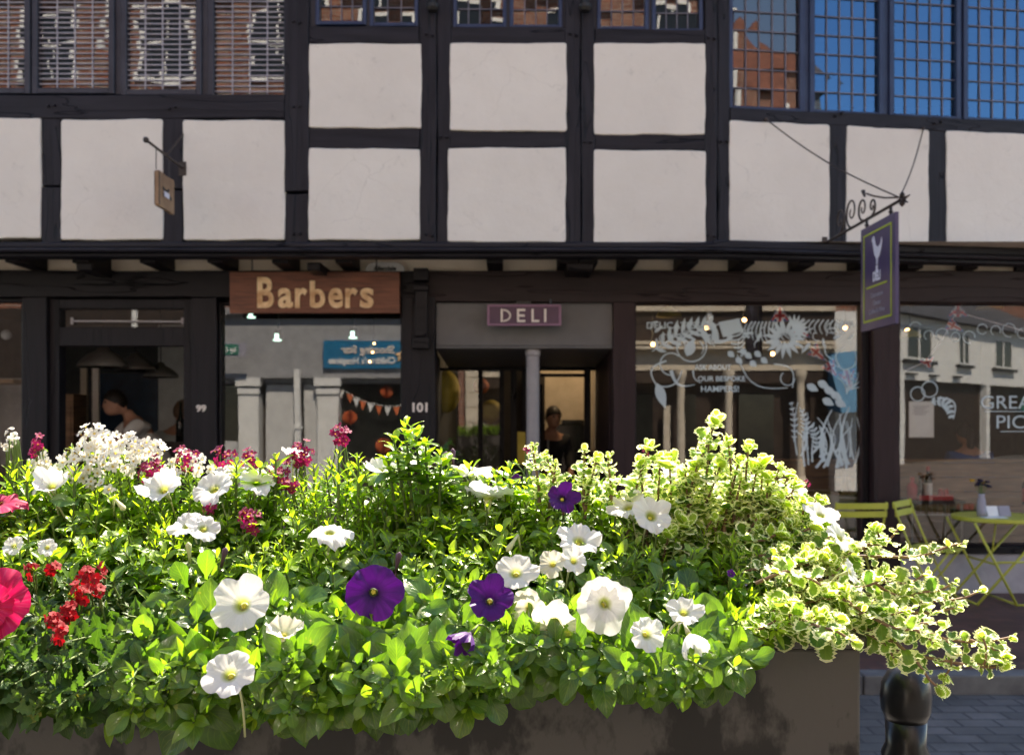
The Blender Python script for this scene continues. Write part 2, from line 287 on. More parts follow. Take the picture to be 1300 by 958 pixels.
# leaves and petals
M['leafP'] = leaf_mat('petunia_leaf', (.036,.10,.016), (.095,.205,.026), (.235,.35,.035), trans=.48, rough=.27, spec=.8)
M['leafN'] = leaf_mat('narrow_leaf', (.07,.17,.02), (.14,.26,.03), (.25,.37,.035), vein=.1, trans=.52, rough=.3)
M['leafV'] = leaf_mat('variegated_leaf', (.05,.15,.022), (.15,.28,.035), (.34,.46,.05), margin=(.82,.84,.56), trans=.5, vein=.15)
M['leafD'] = leaf_mat('dark_verbena_leaf', (.022,.065,.014), (.045,.11,.02), (.10,.18,.03))
M['stem'] = pbr('green_stem', (.07,.13,.025), (.14,.19,.05), rough=.6, bump=0)
M['stemR'] = pbr('reddish_stem', (.13,.075,.045), (.24,.14,.08), rough=.6, bump=0)
M['petW'] = petal_mat('white_petal', (.82,.82,.81), (.40,.46,.08), trans=.35, v1=.17, v2=.36, streak=.3, streakcol=(.62,.66,.56))
M['petC'] = petal_mat('cream_petal', (.76,.73,.62), (.5,.46,.10), trans=.4, streak=.12, streakcol=(.6,.58,.4))
M['petP'] = petal_mat('violet_petal', (.075,.003,.165), (.010,.001,.03), trans=.28, rough=.45, v1=.12, v2=.5, streak=.4, streakcol=(.03,.001,.07))
M['petK'] = petal_mat('hot_pink_petal', (.60,.010,.10), (.35,.0,.05), trans=.4, rough=.5, v2=.5, streak=.35, streakcol=(.8,.2,.35))
M['petR'] = petal_mat('scarlet_petal', (.36,.002,.008), (.7,.2,.2), trans=.35, v1=.05, v2=.16, streak=.1)
M['petM'] = petal_mat('magenta_petal', (.30,.006,.085), (.75,.45,.05), trans=.35, v1=.08, v2=.25, streak=.15, streakcol=(.22,.0,.10))
M['petN'] = petal_mat('small_white_petal', (.80,.79,.74), (.75,.55,.08), trans=.35, v1=.10, v2=.32, streak=.1, streakcol=(.7,.66,.5))
M['anther'] = pbr('yellow_anther', (.55,.5,.06), (.65,.6,.1), rough=.6, bump=0)
M['bud'] = pbr('purple_bud', (.09,.04,.08), (.16,.08,.13), rough=.6, bump=0)
M['budw'] = pbr('pale_bud', (.45,.48,.2), (.6,.6,.38), rough=.6, bump=0)
# ------------------------------------------------------------------ mesh helpers
class MB:
    def __init__(s): s.v = []; s.f = []; s.m = []; s.uv = None
    def add(s, vs, fs, mi=0):
        o = len(s.v); s.v += [tuple(v) for v in vs]
        for f in fs: s.f.append(tuple(i+o for i in f)); s.m.append(mi)
        return s
    def box(s, x0, x1, y0, y1, z0, z1, mi=0):
        if x0 > x1: x0, x1 = x1, x0
        if y0 > y1: y0, y1 = y1, y0
        if z0 > z1: z0, z1 = z1, z0
        return s.add([(x0,y0,z0),(x1,y0,z0),(x1,y1,z0),(x0,y1,z0),(x0,y0,z1),(x1,y0,z1),(x1,y1,z1),(x0,y1,z1)],
                     [(0,3,2,1),(4,5,6,7),(0,1,5,4),(1,2,6,5),(2,3,7,6),(3,0,4,7)], mi)
    def beam(s, a, b, w, h, mi=0, up=(0,0,1)):
        a = Vector(a); b = Vector(b); d = (b-a).normalized(); u = Vector(up)
        if abs(d.dot(u)) > .98: u = Vector((0,1,0))
        r = d.cross(u).normalized(); u = r.cross(d)
        vs = []
        for p in (a, b):
            for i, j in ((-1,-1),(1,-1),(1,1),(-1,1)): vs.append(p + r*(i*w/2) + u*(j*h/2))
        return s.add(vs, [(0,1,2,3),(7,6,5,4),(0,4,5,1),(1,5,6,2),(2,6,7,3),(3,7,4,0)], mi)
    def tube(s, pts, rad, n=8, mi=0, cap=True):
        pts = [Vector(p) for p in pts]; k = len(pts)
        if not hasattr(rad, '__len__'): rad = [rad]*k
        vs = []; prev = None
        for i, p in enumerate(pts):
            t = (pts[min(i+1,k-1)]-pts[max(i-1,0)])
            if t.length < 1e-9: t = Vector((0,0,1))
            t.normalize()
            if prev is None:
                u = Vector((0,0,1)) if abs(t.z) < .9 else Vector((1,0,0))
            else: u = prev
            r = t.cross(u)
            if r.length < 1e-6: r = t.cross(Vector((1,0,0)))
            r.normalize(); u = r.cross(t).normalized(); prev = u
            for j in range(n):
                a = 2*PI*j/n; vs.append(p + (r*math.cos(a)+u*math.sin(a))*rad[i])
        fs = []
        for i in range(k-1):
            for j in range(n): fs.append((i*n+j, i*n+(j+1)%n, (i+1)*n+(j+1)%n, (i+1)*n+j))
        if cap: fs.append(tuple(range(n-1,-1,-1))); fs.append(tuple((k-1)*n+j for j in range(n)))
        return s.add(vs, fs, mi)
    def lathe(s, prof, c=(0,0,0), n=24, mi=0, axis='z', sx=1, sy=1):
        vs = []; fs = []; k = len(prof)
        for (r, z) in prof:
            for j in range(n):
                a = 2*PI*j/n; x, y = r*math.cos(a)*sx, r*math.sin(a)*sy
                vs.append((c[0]+x, c[1]+y, c[2]+z) if axis == 'z' else (c[0]+x, c[1]+z, c[2]+y))
        for i in range(k-1):
            for j in range(n): fs.append((i*n+j, i*n+(j+1)%n, (i+1)*n+(j+1)%n, (i+1)*n+j))
        if prof[0][0] > 1e-4: fs.append(tuple(range(n-1,-1,-1)))
        if prof[-1][0] > 1e-4: fs.append(tuple((k-1)*n+j for j in range(n)))
        return s.add(vs, fs, mi)
    def ball(s, c, r, mi=0, n=16, k=10, sx=1, sy=1, sz=1):
        prof = [(max(1e-5, math.sin(PI*i/k))*r, -math.cos(PI*i/k)*r*sz) for i in range(k+1)]
        return s.lathe(prof, c, n, mi, sx=sx, sy=sy)
    def prism(s, outline, y0, y1, mi=0, bev=0.0):
        "outline: (x,z) points; y0/y1: front/back depth, numbers or functions of x. bev: chamfer of the front edge"
        n = len(outline); f0 = y0 if callable(y0) else (lambda x: y0); f1 = y1 if callable(y1) else (lambda x: y1)
        A = sum(outline[i][0]*outline[(i+1)%n][1]-outline[(i+1)%n][0]*outline[i][1] for i in range(n))
        if A < 0: outline = outline[::-1]
        vs = []; fs = []
        if bev > 0:
            cx = sum(p[0] for p in outline)/n; cz = sum(p[1] for p in outline)/n
            ins = []
            for i in range(n):
                p0, p, p1 = outline[i-1], outline[i], outline[(i+1)%n]
                tx, tz = p1[0]-p0[0], p1[1]-p0[1]; l = math.hypot(tx, tz) or 1
                ins.append((p[0]-tz/l*bev, p[1]+tx/l*bev))
            vs += [(x, f0(x), z) for x, z in ins]; vs += [(x, f0(x)+bev*.9, z) for x, z in outline]; vs += [(x, f1(x), z) for x, z in outline]
            fs.append(tuple(range(n)))
            for i in range(n):
                j = (i+1) % n; fs.append((i, n+i, n+j, j)); fs.append((n+i, 2*n+i, 2*n+j, n+j))
            fs.append(tuple(2*n+i for i in range(n-1,-1,-1)))
        else:
            vs += [(x, f0(x), z) for x, z in outline]; vs += [(x, f1(x), z) for x, z in outline]
            fs.append(tuple(range(n)))
            for i in range(n):
                j = (i+1) % n; fs.append((i, n+i, n+j, j))
            fs.append(tuple(n+i for i in range(n-1,-1,-1)))
        return s.add(vs, fs, mi)
    def build(s, name, mat, parent=None, smooth=False, bevel=0, uv=None):
        me = bpy.data.meshes.new(name)
        vs = np.array(s.v, dtype=float).reshape(-1, 3)
        if parent is None:
            c = np.array([(vs[:,0].min()+vs[:,0].max())/2, (vs[:,1].min()+vs[:,1].max())/2, vs[:,2].min()])
        else:
            c = np.array(parent['_o'])
        me.from_pydata((vs-c).tolist(), [], s.f); me.update()
        mats = mat if isinstance(mat, (list, tuple)) else [mat]
        for m in mats: me.materials.append(m)
        if len(mats) > 1: me.polygons.foreach_set('material_index', s.m)
        o = bpy.data.objects.new(name, me); COL.objects.link(o)
        if smooth:
            me.polygons.foreach_set('use_smooth', [True]*len(me.polygons))
        if bevel:
            b = o.modifiers.new('b', 'BEVEL'); b.width = bevel; b.segments = 2; b.limit_method = 'ANGLE'; b.angle_limit = .6
        if parent is None: o.location = c; o['_o'] = tuple(c)
        else:
            o.parent = parent; o['_o'] = tuple(parent['_o'])
        return o
def thing(name, label, cat, loc=(0,0,0), group=None):
    o = bpy.data.objects.new(name, None); COL.objects.link(o); o.location = loc; o['_o'] = tuple(loc)
    o.empty_display_size = .1
    o['label'] = label; o['category'] = cat
    if group: o['group'] = group
    return o
def tag(o, label, cat, group=None):
    o['label'] = label; o['category'] = cat
    if group: o['group'] = group
    return o
def structure(o): o['kind'] = 'structure'; return o
def subtree(o):
    yield o
    for c in o.children:
        yield from subtree(c)
def dup(root, label, loc=None, rotz=None, group=None):
    def cp(o, par):
        c = o.copy(); COL.objects.link(c)
        if par is not None: c.parent = par
        for ch in o.children: cp(ch, c)
        return c
    r = cp(root, None)
    if loc is not None: r.location = loc
    if rotz is not None: r.rotation_euler = (0,0,rotz)
    r['label'] = label
    if group: r['group'] = group
    return r

_txt = {}
def text_mesh(txt, size, sx=1.0, spacing=1.0, bold=0.0, thick=.004, slant=0):
    "returns (verts, faces, width) of lettering in the x-z plane, front facing -y, left/baseline origin"
    cu = bpy.data.curves.new('t', 'FONT'); cu.body = txt; cu.size = size; cu.space_character = spacing; cu.offset = bold; cu.extrude = thick/2; cu.shear = slant
    cu.resolution_u = 4
    o = bpy.data.objects.new('t', cu); COL.objects.link(o)
    dg = bpy.context.evaluated_depsgraph_get(); me = bpy.data.meshes.new_from_object(o.evaluated_get(dg))
    vs = [(v.co.x*sx, -v.co.z, v.co.y) for v in me.vertices]; fs = [tuple(p.vertices) for p in me.polygons]
    bpy.data.objects.remove(o); bpy.data.curves.remove(cu); bpy.data.meshes.remove(me)
    xs = [v[0] for v in vs]; x0 = min(xs); vs = [(v[0]-x0, v[1], v[2]) for v in vs]
    return vs, fs, max(xs)-x0
def add_text(mb, txt, x, y, z, size, mi=0, center=False, xf=None, fit=None, **kw):
    "fit: total width wanted"
    vs, fs, w = text_mesh(txt, size, **kw)
    k = fit/w if fit else 1.0; w *= k
    ox = x-w/2 if center else x
    vs = [(ox+v[0]*k, y+v[1], z+v[2]) for v in vs]
    if xf: vs = [xf(v) for v in vs]
    mb.add(vs, fs, mi)
    return w

def wavy(x0, x1, z0, z1, amp=.006, step=.12, rnd=0.0, seed=None):
    "rectangle outline with hand-made edges; rnd rounds the corners"
    r = random.Random(seed if seed is not None else random.random())
    pts = []
    def side(a, b, nrm):
        L = math.hypot(b[0]-a[0], b[1]-a[1]); n = max(2, int(L/step)); ph = r.random()*6; fr = r.uniform(2.2, 5)
        t0 = rnd/L if rnd else 0.0
        for i in range(n+1):
            t = t0+(1-2*t0)*i/n
            o = amp*(math.sin(ph+fr*t*3)*.7+r.uniform(-.5,.5))*(0 if (i in (0,n) and not rnd) else 1)
            if rnd and i in (0, n): o -= 0
            pts.append((a[0]+(b[0]-a[0])*t+nrm[0]*o, a[1]+(b[1]-a[1])*t+nrm[1]*o))
            if not rnd and i == n: pts.pop()
        if rnd:
            d = ((b[0]-a[0])/L, (b[1]-a[1])/L)
            pts.append((b[0]-d[0]*rnd*.30-nrm[0]*rnd*.12, b[1]-d[1]*rnd*.30-nrm[1]*rnd*.12))
    c = [(x0+r.uniform(-amp,amp), z0+r.uniform(-amp,amp)), (x1+r.uniform(-amp,amp), z0+r.uniform(-amp,amp)),
         (x1+r.uniform(-amp,amp), z1+r.uniform(-amp,amp)), (x0+r.uniform(-amp,amp), z1+r.uniform(-amp,amp))]
    side(c[0], c[1], (0,-1)); side(c[1], c[2], (1,0)); side(c[2], c[3], (0,1)); side(c[3], c[0], (-1,0))
    return pts

# ------------------------------------------------------------------ upper facade plan: straight, then the right wing turns back 8 degrees
YU0 = 7.4; XB = 1.57; TW = math.tan(math.radians(8))
def yu(x, off=0.0): return (YU0 + max(0.0, x-XB)*TW) - off
def xu(px, off=0.0):
    a = (px-CX)/F
    x = a*(YU0-off)
    if x > XB: x = a*(YU0-off-XB*TW)/(1-a*TW)
    return x
def zu(px, py): return EYE+(CY-py)/F*yu(xu(px))

BL = thing('timber_framed_building', 'black and white timber framed building with jettied upper floor and dark shopfronts', 'building', (0, 8.0, 0))
def fx(off): return lambda x: yu(x, off)
# plain dark core behind the timbers so that nothing shows through
def wallcore():
    m = MB()
    segs = [(-6.4, XB), (XB, 7.0)]
    holes = []
    return m
post_i = 0
def post(p0, p1, ytop, ybot, off=.0, mat='tv', amp=.0055):
    m = MB(); x0, x1 = xu(p0), xu(p1)
    m.prism(wavy(x0, x1, zu(p0, ybot), zu(p0, ytop), amp, .16), fx(off), fx(off-.16), bev=.006); return m.build('timber_post', M[mat], BL)
def pegs(px, py, n=2):
    for i in range(n):
        m = MB(); x = xu(px+i*8-4); z = zu(px, py+random.uniform(-2,2)); m.lathe([(.0,-.012),(.010,-.010),(.012,0),(.012,.03)], (x, yu(x,.018), z), 10, axis='y'); m.build('timber_peg', M['tv'], BL)
for p_ in ((66,136),(219,138),(377,136),(377,30),(545,46),(563,176),(728,44),(746,182),(903,48),(919,180),(1064,146),(1190,156),(377,298),(545,298),(903,300)): pegs(*p_)
def rail(p0, p1, ytop, ybot, off=.0, ref=None, amp=.0055, name='timber_rail'):
    m = MB(); r = ref if ref is not None else p0
    m.prism(wavy(xu(p0), xu(p1), zu(r, ybot), zu(r, ytop), amp, .16), fx(off), fx(off-.16), bev=.006); return m.build(name, M['th'], BL)
TOP = -150
for a in [(53,78,146,236,.0),(53.5,78.5,237.5,310,.006),(206,233,146,240,.003),(205,232.5,241.5,310,-.002),(-112,-88,146,310,0),(362,392,TOP,242.5,.012),(362,391,245.5,312,.002),(533,554,TOP,309,.004),(555.5,572,TOP,309,.000),(718,736.5,TOP,309,.004),(738,755,TOP,309,.009),(895,911,TOP,311,.006),(912,927,TOP,312,.002),
          (1052,1075,152,311,.002),(1178,1202,160,316,.0),(1330,1352,166,318,.0),(-262,-236,TOP,310,.01)]:
    post(a[0], a[1], a[2], a[3], a[4])
rail(-236,362,121,151,.008); rail(392,533,33,56,.002); rail(572,718,34,56,.002); rail(755,895,37,56,.0)
rail(392,533,163,189,.001); rail(572,718,166.5,188,.0); rail(755,895,171,191,.003); rail(927,1450,136,154,.006, ref=927)
# top plate and eave rail above the windows (just outside the photograph)
rail(-262,1450,-165,-140,.02, ref=700)
# plaster panels
def panel(p0, p1, yt, yb, ref=None):
    m = MB(); r = ref or (p0+p1)/2
    m.prism(wavy(xu(p0), xu(p1), zu(r, yb), zu(r, yt), .0042, .06, rnd=.020), fx(.012), fx(-.10), bev=.007)
    return m.build('plaster_panel', M['plaster'], BL)
for a in [(-86,53,150,303),(78,207,152,304.5),(233,362,153,305),(-234,-113,150,303),(393,535,56,163),(571,719,56,166.5),(754,895,56,171),(392,533,189,305),(569,718,188,308),(753,896,191,309)]:
    panel(*a)
for p0, p1 in [(926,1053),(1074,1179),(1201,1331),(1352,1460)]:
    panel(p0, p1, 153.5, 307.5, ref=926)
# crack lines where the twin posts meet are the real gaps between them; a dark backing fills the wall depth
m = MB()
for x0, x1 in ((-6.3, XB), (XB, 6.2)):
    m.prism([(x0, 2.86), (x1, 2.86), (x1, 3.80), (x0, 3.80)], fx(-.13), fx(-.24))
m.prism([(xu(392), 3.75), (xu(895), 3.75), (xu(895), 4.45), (xu(392), 4.45)], fx(-.13), fx(-.24))
m.build('inner_wall', M['darkroom'], BL)
# bressummer: three stepped mouldings
ZB = zu(600, 309)
for (x0, x1) in ((-6.3, XB), (XB, 6.2)):
    m = MB(); m.prism([(x0, ZB-.045), (x1, ZB-.045), (x1, ZB+(.004 if x0 < 0 else .022)), (x0, ZB+(.004 if x0 < 0 else .022))], fx(.05), fx(-.12), bev=.012)
    m.prism([(x0, ZB-.078), (x1, ZB-.078), (x1, ZB-.047), (x0, ZB-.047)], fx(.085), fx(-.12), bev=.012)
    m.prism([(x0, ZB-.106), (x1, ZB-.106), (x1, ZB-.080), (x0, ZB-.080)], fx(.02), fx(-.12), bev=.005)
    m.build('jetty_beam', M['th'], BL)
# upper windows ------------------------------------------------------
def upwin(p0, p1, ytop, ybot, nx, nz, mat='framedark', lead='lead', fw=.045, ref=None, depth=.05):
    r = ref or p0; x0, x1 = xu(p0), xu(p1); z0, z1 = zu(r, ybot), zu(r, ytop)
    f = MB()
    for (a, b, c, d) in ((x0-fw, x0, z0-fw, z1+fw), (x1, x1+fw, z0-fw, z1+fw), (x0+.001, x1-.001, z0-fw, z0), (x0+.001, x1-.001, z1, z1+fw)):
        f.prism([(a,c),(b,c),(b,d),(a,d)], fx(-.005), fx(-.07), bev=.005)
    fo = f.build('window', M[mat], BL)
    g = MB(); nzz = nz if nz < 20 else 19; rr_ = random.Random(int(p0*7))
    for i in range(nx):
        for k in range(nzz):
            xa, xb_, za, zb_ = x0+(x1-x0)*i/nx, x0+(x1-x0)*(i+1)/nx, z0+(z1-z0)*k/nzz, z0+(z1-z0)*(k+1)/nzz; ta, tb = (rr_.gauss(0,.006), rr_.gauss(0,.007)) if nz < 20 else (rr_.gauss(0,.0022), rr_.gauss(0,.0028)); hx, hz = (xb_-xa)/2, (zb_-za)/2
            g.add([(xx_, yu(xx_,-depth)+sx_*hx*ta+sz_*hz*tb, zz_) for xx_, zz_, sx_, sz_ in ((xa,za,-1,-1),(xb_,za,1,-1),(xb_,zb_,1,1),(xa,zb_,-1,1))], [(0,1,2,3)])
    g.build('pane', M['skyglass' if p0 > 1000 else 'upglass'], fo)
    l = MB(); w = .0045
    for i in range(1, nx):
        x = x0+(x1-x0)*i/nx; l.box(x-w, x+w, yu(x,-depth+.012), yu(x,-depth+.003), z0, z1)
    n2 = nz
    for i in range(1, n2):
        z = z0+(z1-z0)*i/n2; a, b = x0, x1
        l.prism([(a, z-w*.9), (b, z-w*.9), (b, z+w*.9), (a, z+w*.9)], fx(-depth+.014), fx(-depth+.004))
    l.build('lead_bars', M[lead], fo)
    return fo
HT = -136
for p0, p1, yb in ((-62,30,112),(47,137,112),(160,248,114),(271,360,122)):
    upwin(p0, p1, HT, yb-1, 4, 38)
for p0, p1, yb in ((405,460,27),(474,526,29),(580,638,31),(652,709,32),(763,819,34),(833,888,37)):
    upwin(p0, p1, HT, yb-1, 3 if p1-p0 < 53 else 4, 8, mat='bluframe', lead='leadr', fw=.03)
for p0, p1 in ((931,1016),(1035,1117),(1136,1215),(1230,1312),(1330,1410)):
    upwin(p0, p1, HT, 133.5, 5, 11, mat='bluframe', lead='leadr', ref=931, fw=.04)
# mullion boards between casements
for a, b in ((30,47),(137,160),(248,271),(460,474),(638,652),(819,833)):
    x0, x1 = xu(a)+.02, xu(b)-.02; m = MB()
    if x1 > x0: m.prism([(x0, zu(a, 118 if a < 300 else 40)), (x1, zu(a, 118 if a < 300 else 40)), (x1, 5.56), (x0, 5.56)], fx(-.03), fx(-.12)); m.build('mullion', M['framedark'], BL)
for a, b in ((1016,1035),(1117,1136),(1215,1230),(1312,1330)):
    x0, x1 = xu(a)+.02, xu(b)-.02; m = MB()
    if x1 > x0: m.prism([(x0, 3.86), (x1, 3.86), (x1, 5.56), (x0, 5.56)], fx(-.03), fx(-.12)); m.build('mullion', M['bluframe'], BL)
# window side cheeks (wall between window groups, behind posts)
for a, b in ((388,404),(526,536),(552,558),(570,580),(709,721),(735,741),(753,763),(888,930)):
    m = MB(); m.prism([(xu(a), zu(a,60)), (xu(b), zu(b,60)), (xu(b), 5.6), (xu(a), 5.6)], fx(-.035), fx(-.15)); m.build('window_post', M['framedark'], BL)
# small iron lanterns/brackets seen on the posts at the top
for px in (550, 742):
    m = MB(); x = xu(px); z = zu(px, 14)
    m.lathe([(.0,-.03),(.035,-.028),(.05,-.005),(.05,.02),(.03,.035),(.022,.08),(.0,.085)], (x, YU0-.06, z), 12)
    m.box(x-.012, x+.012, YU0-.05, YU0+.01, z-.01, z+.02); m.build('iron_bracket', M['black'], BL, smooth=False)
# floor slab, upper room box, roof ---------------------------------------------------
m = MB(); m.box(-6.3, 6.3, 8.3, 12.6, 2.87, 2.98)
m.box(-6.3,-6.2, 7.6, 12.6, 2.98, 5.6); m.box(6.1,6.3, 8.2, 12.6, 2.98, 5.6); m.box(-6.2,6.1,12.5,12.6,2.98,5.6); m.box(-6.3,6.3,8.2,12.6,5.6,5.7)
m.box(-3.0,-2.9, 7.6,12.5, 2.98,5.6); m.box(1.5,1.6,7.6,12.5,2.98,5.6)
m.build('upper_room', M['darkroom'], BL)
m = MB()
for x0, x1 in ((-6.6, XB), (XB, 6.6)):
    m.add([(x0, yu(x0,.32), 5.62), (x1, yu(x1,.32), 5.62), (x1, 10.2, 8.3), (x0, 10.2, 8.3), (x0, yu(x0,.32), 5.70), (x1, yu(x1,.32), 5.70), (x1, 10.2, 8.4), (x0, 10.2, 8.4)],
          [(0,3,2,1),(4,5,6,7),(0,1,5,4),(1,2,6,5),(3,0,4,7)])
m.add([(-6.6,10.2,8.4),(6.6,10.2,8.4),(6.6,13.0,5.7),(-6.6,13.0,5.7)], [(0,1,2,3)])
m.add([(-6.3,7.5,5.68),(-6.3,12.6,5.68),(-6.3,10.2,8.3)], [(0,1,2)]); m.add([(6.3,8.1,5.68),(6.3,12.6,5.68),(6.3,10.2,8.3)], [(0,1,2)])
m.build('roof', M['tile'], BL)
m = MB()
for x0, x1 in ((-6.6, XB), (XB, 6.6)):
    m.prism([(x0,5.56),(x1,5.56),(x1,5.66),(x0,5.66)], fx(.40), fx(.30))
m.build('gutter', M['black'], BL)
# soffit between joists
m = MB()
m.add([(-6.3, 7.45, 2.868), (6.2, 7.45, 2.868), (6.2, 8.4, 2.868), (-6.3, 8.4, 2.868)], [(0,3,2,1)])
m.build('soffit', M['soffit'], BL)
m = MB(); m.box(-6.3, 6.2, 8.02, 8.12, 2.66, 2.866); m.build('beam_filling', M['infill'], BL)
J = [-330,-240,-150,-60,50,131,212,293,371,447,629,718,742,792,865,934,1010,1085,1151,1224,1297,1370,1450]
for px in J:
    x = XX(px, 8.0); w = .065 if px not in (718,742) else .075
    m = MB(); z0 = 2.722+random.uniform(-.006,.006)
    yf = yu(x, -.17)
    m.box(x-w, x+w, yf, 8.018, z0, 2.862)
    m.build('floor_joist', M['lh'], BL, bevel=.008)
# brackets below the joist ends
for px, w in ((117,.06),(403,.05),(735,.10)):
    m = MB(); x = XX(px, 7.7); m.prism([(x-w, 2.66), (x+w, 2.655), (x+w*1.1, 2.72), (x-w*1.1, 2.72)], 7.55, 7.98, bev=.01); m.build('joist_bracket', M['lh'], BL)

# ------------------------------------------------------------------ ground floor
Y0 = 8.0; YG = 8.06
def gx(px): return XX(px, Y0)
def gz(py): return ZZ(py, Y0)
def gbox(name, mat, a, b, t, bt, y0, y1, parent=None, amp=.0, bev=.004):
    m = MB(); z1 = gz(t) if t is not None else 0
    z0 = gz(bt) if bt is not None else 0.0
    m.prism(wavy(gx(a), gx(b), z0, z1, amp, .2) if amp else [(gx(a),z0),(gx(b),z0),(gx(b),z1),(gx(a),z1)], y0, y1, bev=bev)
    return m.build(name, M[mat], parent or BL)
# lintels
gbox('lintel_beam', 'lh', -320, 541, 344.5, 378, 7.93, 8.2, amp=.006)
gbox('lintel_beam', 'bh', 543, 1460, 345.5, 384, 7.93, 8.2, amp=.005)
# posts
gbox('shopfront_post', 'lv', 32, 62, 378.5, None, 7.95, 8.2, amp=.004)
gbox('shopfront_post', 'lv', 246, 277, 378.5, None, 7.95, 8.2, amp=.004)
gbox('shopfront_post', 'lv', 512, 553, 378.5, None, 7.92, 8.2, amp=.004)
gbox('shopfront_post', 'bv', 778, 805, 384.5, None, 7.94, 8.2, amp=.003)
gbox('shopfront_post', 'bv', 1103, 1137, 384.5, None, 7.90, 8.12, amp=.003)
gbox('shopfront_post', 'lv', 1096, 1103, 384.5, None, 8.0, 8.2)
gbox('shopfront_post', 'bv', 1400, 1434, 384.5, None, 7.94, 8.2, amp=.003)
gbox('shopfront_post', 'lv', -300, -268, 378.5, None, 7.94, 8.2, amp=.003)
# bracket on the 101 post: two blocks, a curved drop
m = MB(); x0, x1 = gx(528), gx(546)
m.box(x0,x1,7.80,7.92, gz(360), gz(345)); m.box(x0,x1,7.82,7.92,gz(372),gz(363.5)); m.box(x0-.015,x1+.005,7.84,7.92,gz(444),gz(430)); m.box(x0+.01,x1-.01,7.85,7.92,gz(430),gz(372))
m.build('corbel', M['lh'], BL, bevel=.006)
def gwin(name, a, b, t, bt, fw=3, mat='lv', y=YG, div=None, glass='glass', yfr=8.0, gbt=None):
    "shop window: frame of width fw (px), one pane, parent = building"
    f = MB(); A, B, T, U = gx(a), gx(b), gz(t), gz(bt); w = fw*8/1200
    f.prism([(A,U),(A+w,U),(A+w,T),(A,T)], yfr, 8.12, bev=.004); f.prism([(B-w,U),(B,U),(B,T),(B-w,T)], yfr, 8.12, bev=.004)
    f.prism([(A+w+.001,T-w),(B-w-.001,T-w),(B-w-.001,T),(A+w+.001,T)], yfr+.003, 8.12, bev=.004); f.prism([(A+w+.001,U),(B-w-.001,U),(B-w-.001,U+w),(A+w+.001,U+w)], yfr+.003, 8.12, bev=.004)
    for d in (div or []):
        z = gz(d); f.prism([(A+w+.001,z-w),(B-w-.001,z-w),(B-w-.001,z+w),(A+w+.001,z+w)], yfr+.006, 8.12, bev=.004)
    fo = f.build(name, M[mat], BL)
    g = MB(); n = 6; U = gz(gbt) if gbt else U
    vs = []; 
    for i in range(n+1):
        for k in range(n+1): vs.append((A+w*.5+(B-A-w)*i/n, y, U+w*.5+(T-U-w)*k/n))
    g.add(vs, [(i*(n+1)+k, (i+1)*(n+1)+k, (i+1)*(n+1)+k+1, i*(n+1)+k+1) for i in range(n) for k in range(n)])
    p = g.build('pane', M[glass], fo, smooth=True)
    return fo, p
SF_L, _ = gwin('shop_window', -266, 31, 379, 700, 4)
SF_B, _ = gwin('door_frame', 63, 245, 379.5, 752, 12, div=[427], gbt=427)
# slimmer inner bar and hinge of the open transom light
m = MB(); z = gz(407); m.beam((gx(89), 8.03, z), (gx(231), 8.03, z-.005), .012, .014); m.box(gx(88), gx(91), 8.02, 8.045, z-.03, z+.03); m.box(gx(229), gx(232), 8.02, 8.045, z-.03, z+.03)
m.build('transom_bar', M['postgrey'], SF_B)
SF_W, _ = gwin('shop_window', 278, 511, 384, 700, 2.5)
SF_D, PANE_D = gwin('shop_window', 806, 1095.5, 384.5, 692, 1.6, mat='bv')
SF_R, PANE_R = gwin('shop_window', 1138, 1399, 384.5, 692, 1.6, mat='bv')
for a, b in ((-267,31.5),(277.5,511.5)):
    gbox('stall_riser', 'lh', a, b, 700.5, None, 7.99, 8.2)
for a, b in ((806,1095.5),(1138,1399.5)):
    gbox('window_sill', 'lh', a, b, 692.5, 702, 7.955, 8.2)
    gbox('stall_riser', 'lilac', a, b, 702.5, None, 7.985, 8.2)
# deli entrance: grey fascia, porch ceiling, column, set-back shopfront and open door
gbox('entrance_fascia', 'greypaint', 554, 777, 384.5, 439, 7.985, 8.1)
gbox('fascia_bead', 'greypaint', 554, 777, 439.5, 442.5, 7.965, 8.1)
m = MB(); m.add([(gx(554),8.0,2.065),(gx(777),8.0,2.065),(gx(777),9.6,1.99),(gx(554),9.6,1.99),(gx(554),8.0,2.115),(gx(777),8.0,2.115),(gx(777),9.6,2.115),(gx(554),9.6,2.115)],
                [(0,3,2,1),(4,5,6,7),(0,1,5,4),(3,0,4,7),(1,2,6,5)])
m.build('porch_ceiling', M['greypaint'], BL)
m = MB(); m.lathe([(.075,0),(.075,.04),(.056,.06),(.056,2.0),(.065,2.02),(.065,2.062)], (XX(676.5,8.06), 8.06, 0), 24); m.build('porch_column', M['postgrey'], BL, smooth=False, bevel=0)
yb = 9.5
def px9(px, y=yb): return XX(px, y)
m = MB()
m.box(px9(556), px9(575), 8.2, 8.25, 0, 2.0) if False else None
